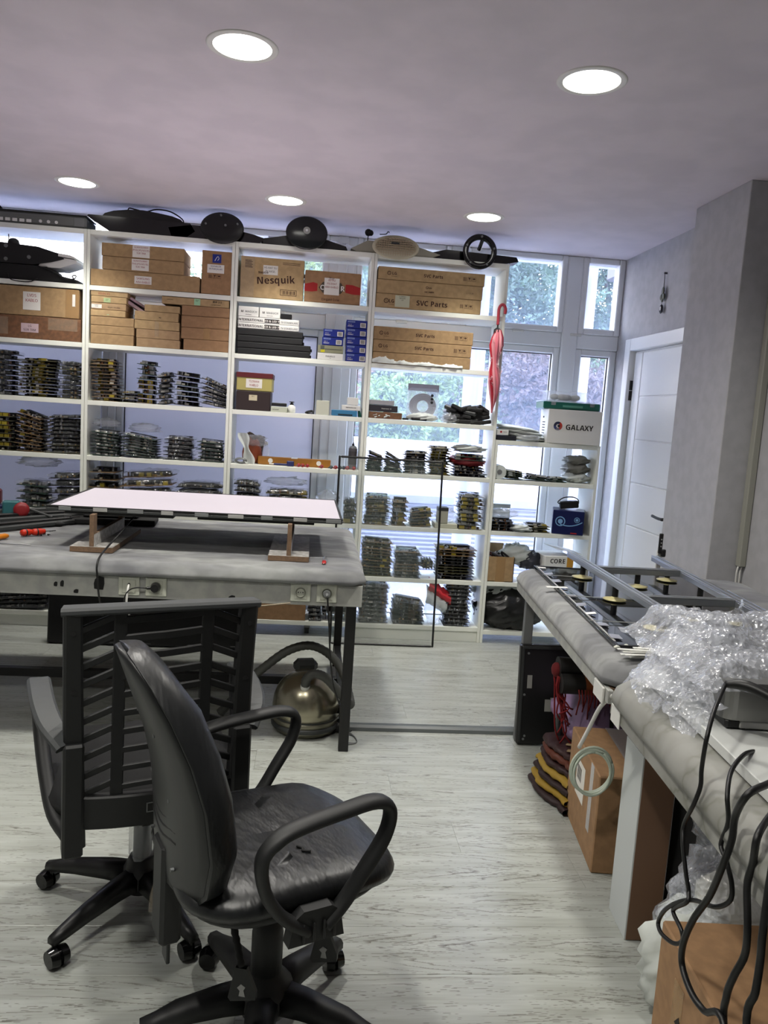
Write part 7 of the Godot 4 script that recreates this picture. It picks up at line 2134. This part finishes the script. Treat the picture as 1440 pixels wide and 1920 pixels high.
func star_base(t: Node3D, angles: Array, reach: float, hub_y: float, m: Material, thick := 1.0):
	# five-legged base with twin-wheel castors; angles are in the chair's own axes
	var b := MB.new()
	b.lathe([Vector2(0.045 * thick, hub_y - 0.045), Vector2(0.052 * thick, hub_y - 0.02), Vector2(0.05 * thick, hub_y + 0.02), Vector2(0.036, hub_y + 0.05), Vector2(0.034, hub_y + 0.055)], 20)
	part("hub", b, m, t)
	for a in angles:
		var d := Vector3(cos(a), 0, sin(a)); var s := Vector3(-sin(a), 0, cos(a))
		b = MB.new()
		var rings := []
		for q in [[0.03, 0.042, 0.05, hub_y], [0.1, 0.037, 0.044, hub_y - 0.002], [0.2, 0.03, 0.034, hub_y - 0.014], [reach - 0.02, 0.024, 0.026, hub_y - 0.028], [reach + 0.012, 0.018, 0.022, hub_y - 0.034]]:
			var r := PackedVector3Array()
			for e in [[-1, -0.55], [1, -0.55], [1, 0.1], [0.55, 0.5], [-0.55, 0.5], [-1, 0.1]]:
				r.append(d * q[0] + s * e[0] * q[1] * 0.7 * thick + Vector3(0, q[3] + e[1] * q[2], 0))
			rings.append(r)
		b.smooth(4); b.loft(rings); b.flat()
		var leg := part("leg", b, m, t)
		b = MB.new()
		var c := d * reach + Vector3(0, 0.028, 0)
		var sw: float = a * 2.3
		var ax := Vector3(cos(sw), 0, sin(sw))
		var f := Vector3(-sin(sw), 0, cos(sw)) * 0.012
		for k in [-1.0, 1.0]: b.cyl(c + f + ax * k * 0.004, c + f + ax * k * 0.025, 0.0275, 0.022, 18)
		b.cyl(c + f - ax * 0.004, c + f + ax * 0.004, 0.018, -1, 12)
		b.cyl(c + Vector3(0, 0.0, 0), c + Vector3(0, 0.04, 0), 0.008, -1, 8)
		part("castor", b, M.blackgloss, leg)

func mesh_chair():
	var t := thing("office_chair", "black mesh-backed office chair facing the padded table", "chair", Vector3(-0.426, 0, -2.155), 0.358)
	var b: MB
	var angs := []
	for k in 5: angs.append(deg_to_rad(52.0 + 72.5 * k) + 0.358)
	star_base(t, angs, 0.29, 0.105, M.black)
	b = MB.new(); b.cyl(Vector3(0, 0.14, 0), Vector3(0, 0.36, 0), 0.025, -1, 16); part("gas_lift", b, M.black, t)
	b = MB.new(); b.box(Vector3(-0.11, 0.355, -0.13), Vector3(0.11, 0.4, 0.12), 0.012); part("mechanism", b, M.black, t)
	# seat
	b = MB.new()
	var rings := []
	for q in [[0.0, 0.40], [-0.015, 0.41], [-0.02, 0.435], [-0.005, 0.455], [0.05, 0.468], [0.12, 0.47]]:
		var r := PackedVector3Array()
		for p in rrect(0.47 - 2 * q[0], 0.45 - 2 * q[0], 0.09, 6): r.append(Vector3(p.x, q[1], -p.y - 0.03))
		rings.append(r)
	b.smooth(4); b.loft(rings); b.flat(); part("seat", b, mat(Color(0.07, 0.073, 0.078), 0.8), t)
	# back: everything in the plane z = 0.235, bowed a little towards the sitter at the sides
	var zb := func(x: float, y: float) -> float: return 0.245 - 0.55 * x * x + 0.05 * (y - 0.6) * (y - 0.6) + 0.03 * clampf((y - 0.75) * 2.0, 0.0, 1.0)
	var w := 0.212
	for s in [-1.0, 1.0]:
		b = MB.new()
		var pts := []
		for k in 13:
			var y := lerpf(0.35, 0.945, k / 12.0)
			var x: float = s * lerpf(w - 0.012, w, k / 12.0)
			pts.append(Vector3(x, y, zb.call(x, y)))
		var rr := []
		for k in 13: rr.append(lerpf(0.05, 0.042, k / 12.0))
		b.ribbon(pts, rr, 0.044, Vector3(0, 0, 1), 0.006)
		part("side_frame", b, M.black_soft, t)
		b = MB.new()
		for k in [2, 5, 8, 11]: b.cyl(pts[k] + Vector3(0, 0, 0.02), pts[k] + Vector3(0, 0, 0.0245), 0.006, -1, 8)
		part("bolt_caps", b, M.blackmatte, t)
		b = MB.new(); b.box(Vector3(s * (w - 0.03), 0.33, 0.20), Vector3(s * (w + 0.018), 0.62, 0.258), 0.006); part("arm_bracket", b, M.black_soft, t)
		# arm: flat pad, front bow and lower return
		b = MB.new()
		var path := cv([Vector3(s * (w + 0.01), 0.61, 0.235), Vector3(s * (w + 0.04), 0.645, 0.19), Vector3(s * (w + 0.055), 0.668, 0.11), Vector3(s * (w + 0.06), 0.678, 0.0), Vector3(s * (w + 0.06), 0.675, -0.07)], 4)
		b.ribbon(path, 0.06, 0.022, Vector3.UP, 0.007)
		part("arm_pad", b, M.armpad, t)
		b = MB.new()
		b.tube(cv([Vector3(s * (w + 0.06), 0.665, -0.07), Vector3(s * (w + 0.06), 0.62, -0.075), Vector3(s * (w + 0.055), 0.54, -0.03), Vector3(s * (w + 0.045), 0.46, 0.06), Vector3(s * (w + 0.03), 0.40, 0.15), Vector3(s * (w + 0.0), 0.37, 0.22)], 4), 0.019, 8)
		part("arm_support", b, M.black_soft, t)
	b = MB.new()
	var row := []
	for k in 13:
		var x0: float = lerpf(-w - 0.022, w + 0.022, k / 12.0)
		row.append(Vector3(x0, 0.953 - 0.15 * x0 * x0, zb.call(x0, 0.95)))
	b.ribbon(row, 0.05, 0.02, Vector3.UP, 0.006)
	part("top_cap", b, M.armpad, t)
	b = MB.new()
	row = []
	for k in 13:
		var x0: float = lerpf(-w, w, k / 12.0)
		row.append(Vector3(x0, 0.432 + 0.12 * x0 * x0, zb.call(x0, 0.43)))
	b.ribbon(row, 0.03, 0.085, Vector3.UP, 0.004)
	part("lower_band", b, M.black_soft, t)
	b = MB.new(); b.xf = Transform3D(Basis(), Vector3(0.02, 0.438, 0.2605))
	win_frame(b, -0.055, 0.055, -0.013, 0.013, 0.003, 0.0, 0.002)
	part("name_plate", b, M.grey, t)
	# slotted plate: ribs, then cross bars in three columns
	for s in [-1.0, 1.0]:
		b = MB.new()
		row = []
		for k in 9:
			var y0 := lerpf(0.47, 0.945, k / 8.0)
			row.append(Vector3(s * 0.105, y0, zb.call(0.105, y0)))
		b.ribbon(row, 0.03, 0.012, Vector3(0, 0, 1), 0.003)
		part("rib", b, M.black_soft, t)
		for k in 10:
			b = MB.new()
			var y := 0.485 + 0.047 * k
			b.bar(Vector3(s * 0.112, y + 0.026, zb.call(0.112, y)), Vector3(s * 0.196, y - 0.012, zb.call(0.196, y)), 0.017, 0.01, 0.002, Vector3(0, 0, 1))
			part("slat", b, M.black_soft, t)
	for k in 10:
		b = MB.new()
		var y := 0.50 + 0.0475 * k
		b.ribbon([Vector3(-0.1, y - 0.006, zb.call(0.1, y)), Vector3(-0.05, y - 0.002, zb.call(0.05, y)), Vector3(0.0, y, zb.call(0.0, y)), Vector3(0.05, y + 0.003, zb.call(0.05, y)), Vector3(0.1, y + 0.006, zb.call(0.1, y))], 0.0145 + 0.0006 * k, 0.01, Vector3(0, 0, 1), 0.002)
		part("slat", b, M.black_soft, t)
	b = MB.new()
	b.grid(10, 12, func(u, v): return Vector3(lerpf(-0.2, 0.2, u), lerpf(0.46, 0.945, v), zb.call(lerpf(-0.2, 0.2, u), lerpf(0.46, 0.945, v)) - 0.016))
	part("mesh_fabric", b, M.netting, t)
	b = MB.new(); b.bar(Vector3(0, 0.375, 0.1), Vector3(0, 0.39, 0.24), 0.09, 0.03, 0.006); part("back_bracket", b, M.black, t)
	# packing film left on the column, and a strip of tape hanging down
	b = MB.new()
	b.grid(14, 8, func(u, v): return Vector3(cos(TAU * u) * (0.034 + 0.008 * sin(u * 23.0)), 0.16 + 0.18 * v, sin(TAU * u) * (0.034 + 0.008 * cos(u * 19.0 + v * 4.0))))
	part("packing_film", b, M.plastic, t)
	b = MB.new()
	b.grid(4, 12, func(u, v): return Vector3(0.03 + (u - 0.5) * 0.03 - 0.02 * v + 0.012 * sin(v * 5.0), 0.33 - 0.2 * v, 0.2 + 0.02 * v + 0.01 * sin(v * 7.0 + u)))
	part("tape_strip", b, mat_tape(), t)

func mat_tape() -> StandardMaterial3D:
	return clear(Color(0.68, 0.64, 0.56), 0.4, 0.25)

func leather_chair():
	var t := thing("office_chair", "black leather office chair with loop arms turned to the right", "chair", Vector3(-0.045, 0, -1.68), -1.16)
	var b: MB
	var angs := []
	for k in 5: angs.append(deg_to_rad(-50.0 + 72.0 * k) - 1.16)
	star_base(t, angs, 0.265, 0.115, M.black_soft, 1.25)
	b = MB.new(); b.lathe([Vector2(0.036, 0.16), Vector2(0.036, 0.26), Vector2(0.034, 0.265), Vector2(0.034, 0.285), Vector2(0.03, 0.29), Vector2(0.028, 0.315), Vector2(0.0, 0.315)], 22); part("column_cover", b, M.black_soft, t)
	b = MB.new(); b.cyl(Vector3(0, 0.316, 0), Vector3(0, 0.40, 0), 0.014, -1, 16); part("gas_lift", b, M.chrome, t)
	b = MB.new(); b.box(Vector3(-0.09, 0.39, -0.1), Vector3(0.09, 0.425, 0.16), 0.01); part("mechanism", b, M.black, t)
	# seat cushion over a plastic pan
	var rings := []
	var outline := func(inset: float) -> PackedVector2Array:
		var o := PackedVector2Array()
		for p in rrect(0.46 - 2 * inset, 0.47 - 2 * inset, 0.13, 7):
			o.append(Vector2(p.x * (1.0 - 0.10 * (p.y + 0.23)) , p.y))
		return o
	b = MB.new()
	for q in [[0.06, 0.425], [0.02, 0.43], [0.01, 0.445], [0.012, 0.455]]:
		var r := PackedVector3Array()
		for p in outline.call(q[0]): r.append(Vector3(p.x, q[1], p.y * -1.0))
		rings.append(r)
	b.smooth(4); b.loft(rings); b.flat(); part("seat_pan", b, M.black_soft, t)
	rings = []
	b = MB.new()
	for q in [[0.012, 0.456], [-0.004, 0.462], [-0.008, 0.478], [0.0, 0.494], [0.025, 0.506], [0.07, 0.511], [0.13, 0.508], [0.2, 0.504]]:
		var r := PackedVector3Array()
		for p in outline.call(q[0]): r.append(Vector3(p.x, q[1] + (0.01 if p.y < -0.1 else 0.0) * 0.0 - 0.02 * smoothstep(0.14, 0.24, p.y), p.y * -1.0))
		rings.append(r)
	b.smooth(4); b.loft(rings); b.flat(); part("seat_cushion", b, M.leather, t)
	b = MB.new(); b.tube(cv([Vector3(0.09, 0.512, -0.02), Vector3(0.1, 0.51, -0.03), Vector3(0.112, 0.512, -0.026), Vector3(0.122, 0.513, -0.04)], 3), 0.003, 5); part("leather_tear", b, M.blackmatte, t)
	# backrest
	var back := func(f: float, inset: float, push: float) -> Array:
		# ring at height fraction f: width profile, thickness push along z
		return []
	var prof := [[0.0, 0.12], [0.03, 0.168], [0.1, 0.204], [0.25, 0.222], [0.45, 0.213], [0.62, 0.193], [0.78, 0.163], [0.9, 0.124], [0.97, 0.082], [1.0, 0.045]]
	for part_k in 2:
		rings = []
		b = MB.new()
		for q in prof:
			var y: float = lerpf(0.465, 0.962, q[0])
			var zc: float = 0.232 + 0.02 * sin(q[0] * PI) * -1.0 + 0.085 * q[0] * q[0] + 0.02 * q[0]
			var hw: float = q[1] - (0.012 if part_k == 0 else 0.0)
			var r := PackedVector3Array()
			var end := sin(PI * clampf(0.08 + q[0] * 0.86, 0.0, 1.0))
			var th: float = (0.024 if part_k == 0 else 0.078) * clampf(0.35 + end, 0.3, 1.0)
			var zf: float = zc + (0.001 if part_k == 0 else 0.0)
			for k in 15:
				var x := lerpf(-hw, hw, k / 14.0)
				var n := 1.0 - pow(absf(x) / maxf(hw, 0.001), 3.0)
				r.append(Vector3(x, y, zf - 0.45 * x * x + (th * n if part_k == 0 else 0.0)))
			for k in 15:
				var x := hw * cos(PI * k / 14.0)
				var n := pow(maxf(0.0, 1.0 - pow(absf(x) / maxf(hw, 0.001), 7.0)), 0.5)
				r.append(Vector3(x, y, zf - 0.45 * x * x - (th * n if part_k == 1 else 0.0) - 0.001))
			r.reverse()
			rings.append(r)
		b.smooth(4); b.loft(rings); b.flat()
		part("back_shell" if part_k == 0 else "back_cushion", b, M.leather_back if part_k == 0 else M.leather, t)
	for k in 3:
		b = MB.new()
		var pts := []
		for q in 9:
			var x := lerpf(-0.1, 0.1, q / 8.0)
			var f := 0.30 - 0.045 * k
			var y := lerpf(0.465, 0.962, f) - 0.01 * cos(q * 0.78 - PI)
			var zc := 0.232 - 0.02 * sin(f * PI) + 0.085 * f * f + 0.02 * f
			pts.append(Vector3(x, y, zc - 0.45 * x * x + 0.0225 * (1.0 - pow(absf(x) / 0.2, 3.0))))
		b.tube(pts, 0.004, 6)
		part("lumbar_ridge", b, M.black_soft, t)
	b = MB.new()
	for p in [[0.075, 0.80], [-0.075, 0.80], [0.075, 0.66], [-0.075, 0.66], [0.09, 0.52], [-0.09, 0.52]]:
		var f: float = (p[1] - 0.465) / 0.497
		var z: float = 0.232 - 0.02 * sin(f * PI) + 0.085 * f * f + 0.02 * f + 0.02
		b.cyl(Vector3(p[0], p[1], z - 0.004), Vector3(p[0], p[1], z + 0.003), 0.004, -1, 8)
	part("screws", b, M.grey, t)
	# back post in its bellows
	b = MB.new(); b.box(Vector3(-0.04, 0.315, 0.21), Vector3(0.04, 0.54, 0.256), 0.008); part("post_cover", b, M.black_soft, t)
	for k in 4:
		b = MB.new(); b.box(Vector3(-0.036, 0.4 + 0.013 * k, 0.175), Vector3(0.036, 0.409 + 0.013 * k, 0.2095), 0.003); part("bellows_fold", b, M.blackmatte, t)
	b = MB.new(); b.bar(Vector3(0, 0.405, 0.12), Vector3(0, 0.405, 0.215), 0.05, 0.012, 0.002); b.box(Vector3(-0.02, 0.26, 0.228), Vector3(0.02, 0.315, 0.236), 0.002); part("post_bar", b, M.darkgrey, t)
	# loop arms
	for s in [-1.0, 1.0]:
		b = MB.new()
		var x: float = s * 0.248
		var path := cv([Vector3(x, 0.43, 0.02), Vector3(x + s * 0.006, 0.475, 0.075), Vector3(x + s * 0.014, 0.54, 0.115), Vector3(x + s * 0.016, 0.608, 0.125), Vector3(x + s * 0.016, 0.644, 0.095), Vector3(x + s * 0.014, 0.659, 0.05), Vector3(x + s * 0.01, 0.671, -0.04), Vector3(x + s * 0.006, 0.676, -0.115), Vector3(x + s * 0.006, 0.655, -0.15), Vector3(x + s * 0.006, 0.60, -0.143), Vector3(x + s * 0.004, 0.53, -0.10), Vector3(x, 0.47, -0.06), Vector3(x, 0.43, -0.02)], 5)
		var rr := []
		for k in path.size():
			var f := float(k) / path.size()
			rr.append(0.0135 if f > 0.3 and f < 0.62 else 0.0125)
		b.tube(path, rr, 10, 1.75, Vector3(s, 0, 0))
		part("arm_loop", b, M.black_soft, t)
		b = MB.new(); b.prism(PackedVector2Array([Vector2(-0.06, 0.405), Vector2(0.06, 0.405), Vector2(0.05, 0.46), Vector2(0.03, 0.475), Vector2(-0.03, 0.475), Vector2(-0.05, 0.46)]), -0.018, 0.012)
		var m := part("arm_mount", b, M.black_soft, t); m.rotation.y = PI / 2; m.position = Vector3(x - s * 0.002, 0, 0)
		for k in 4:
			b = MB.new(); b.bar(Vector3(x + s * 0.0155, 0.412, -0.035 + 0.022 * k), Vector3(x + s * 0.0155, 0.452, -0.035 + 0.022 * k), 0.006, 0.006, 0.002); part("mount_rib", b, M.black_soft, t)
	# levers with bellows
	for e in [[0.075, 0.12, 0.125, 0.105, 0.29, "l"], [0.1, -0.03, 0.135, -0.075, 0.33, "r"]]:
		b = MB.new()
		var a := Vector3(e[0], 0.40, e[1]); var c := Vector3(e[2], e[4], e[3])
		var pts := []; var rr := []
		for k in 17:
			pts.append(a.lerp(c, k / 16.0)); rr.append(0.0085 if k % 2 else 0.0068)
		b.tube(pts, rr, 8); part("lever", b, M.blackmatte, t)
		b = MB.new(); b.xf = Transform3D(Basis.from_euler(Vector3(0, 0.9, 0)), c)
		b.prism(PackedVector2Array([Vector2(-0.012, 0.0), Vector2(0.012, 0.0), Vector2(0.034, -0.05), Vector2(0.034, -0.066), Vector2(-0.02, -0.078), Vector2(-0.026, -0.07)]), -0.006, 0.006); part("paddle", b, M.black_soft, t)
		b = MB.new(); b.xf = Transform3D(Basis.from_euler(Vector3(0, 0.9, 0)), c)
		b.prism(PackedVector2Array([Vector2(0.002, -0.035), Vector2(0.012, -0.04), Vector2(0.008, -0.048), Vector2(0.012, -0.062), Vector2(-0.002, -0.062), Vector2(0.0, -0.05), Vector2(-0.006, -0.044)]), 0.006, 0.0072); part("paddle_icon", b, M.grey_light, t)

# ------------------------------------------------------------------ start

var lamp_energy := 2.5
var panel_energy := 0.7

func _ready():
	var cam := Camera3D.new()
	cam.name = "camera"
	add_child(cam)
	cam.position = Vector3(0, 1.45, 0)
	cam.rotation = Vector3(-0.1236, -0.0948, 0.0642)
	cam.fov = rad_to_deg(2.0 * atan(960.0 / 1474.0))
	cam.near = 0.05
	cam.far = 200.0
	var env := Environment.new()
	env.background_mode = Environment.BG_SKY
	var sky := Sky.new()
	var sm := ProceduralSkyMaterial.new()
	sm.sky_top_color = Color(0.78, 0.84, 0.97)
	sm.sky_horizon_color = Color(1.0, 0.96, 0.93)
	sm.sky_curve = 0.2
	sm.ground_bottom_color = Color(0.5, 0.5, 0.5)
	sm.ground_horizon_color = Color(0.8, 0.78, 0.76)
	sm.sky_energy_multiplier = 3.4
	sky.sky_material = sm
	env.sky = sky
	env.tonemap_mode = Environment.TONE_MAPPER_LINEAR
	env.tonemap_exposure = 1.45
	env.sdfgi_enabled = true
	env.ssao_enabled = true
	env.ssil_enabled = true
	var we := WorldEnvironment.new()
	we.name = "environment"
	we.environment = env
	add_child(we)
	bold = SystemFont.new(); bold.font_names = PackedStringArray(["Droid Sans"]); bold.font_weight = 700
	plainf = SystemFont.new(); plainf.font_names = PackedStringArray(["Droid Sans"])
	make_materials()
	M.black_card = mat(Color(0.055, 0.057, 0.063), 0.7)
	M.tint_book = mat(Color(0.52, 0.52, 0.42), 0.5)
	M.darkgrey_gloss = mat(Color(0.085, 0.10, 0.105), 0.22)
	M.grey_light = mat(Color(0.58, 0.58, 0.57), 0.45)
	M.silver = mat(Color(0.7, 0.7, 0.72), 0.3, 0.7)
	M.greybag = mat(Color(0.50, 0.50, 0.47), 0.35)
	M.darkbag = mat(Color(0.16, 0.17, 0.22), 0.4)
	M.rib = mat(Color(0.50, 0.50, 0.55), 0.5)
	M.render = mat(Color(0.76, 0.76, 0.80), 0.85)
	M.melamine = grained(Color(0.56, 0.55, 0.53), Color(0.72, 0.71, 0.70), 0.03, Vector3(2, 2, 2), 0.45, 81)
	M.melamine_white = mat(Color(0.74, 0.76, 0.76), 0.4)
	M.panel = mat(Color(0.55, 0.53, 0.54), 0.5)
	M.panel.emission_enabled = true
	M.panel.emission = Color(0.97, 0.92, 0.97)
	M.panel.emission_energy_multiplier = 0.33
	M.sheet = clear(Color(0.8, 0.88, 0.85), 0.03, 0.0)
	M.mirror = mat(Color(0.018, 0.02, 0.028), 0.03, 0.0, 0.9)
	M.black_soft = mat(Color(0.06, 0.065, 0.068), 0.55)
	M.armpad = mat(Color(0.21, 0.22, 0.225), 0.6)
	M.netting = clear(Color(0.20, 0.20, 0.205), 0.42, 0.8)
	build_floor()
	build_shell()
	build_windows()
	build_outside()
	build_lamps()
	build_shelves()
	build_left_table()
	build_right_tables()
	mesh_chair()
	leather_chair()
	build_vacuum()
	build_cartons()
	build_boards()
	build_shelf_things()
	build_wall_things()
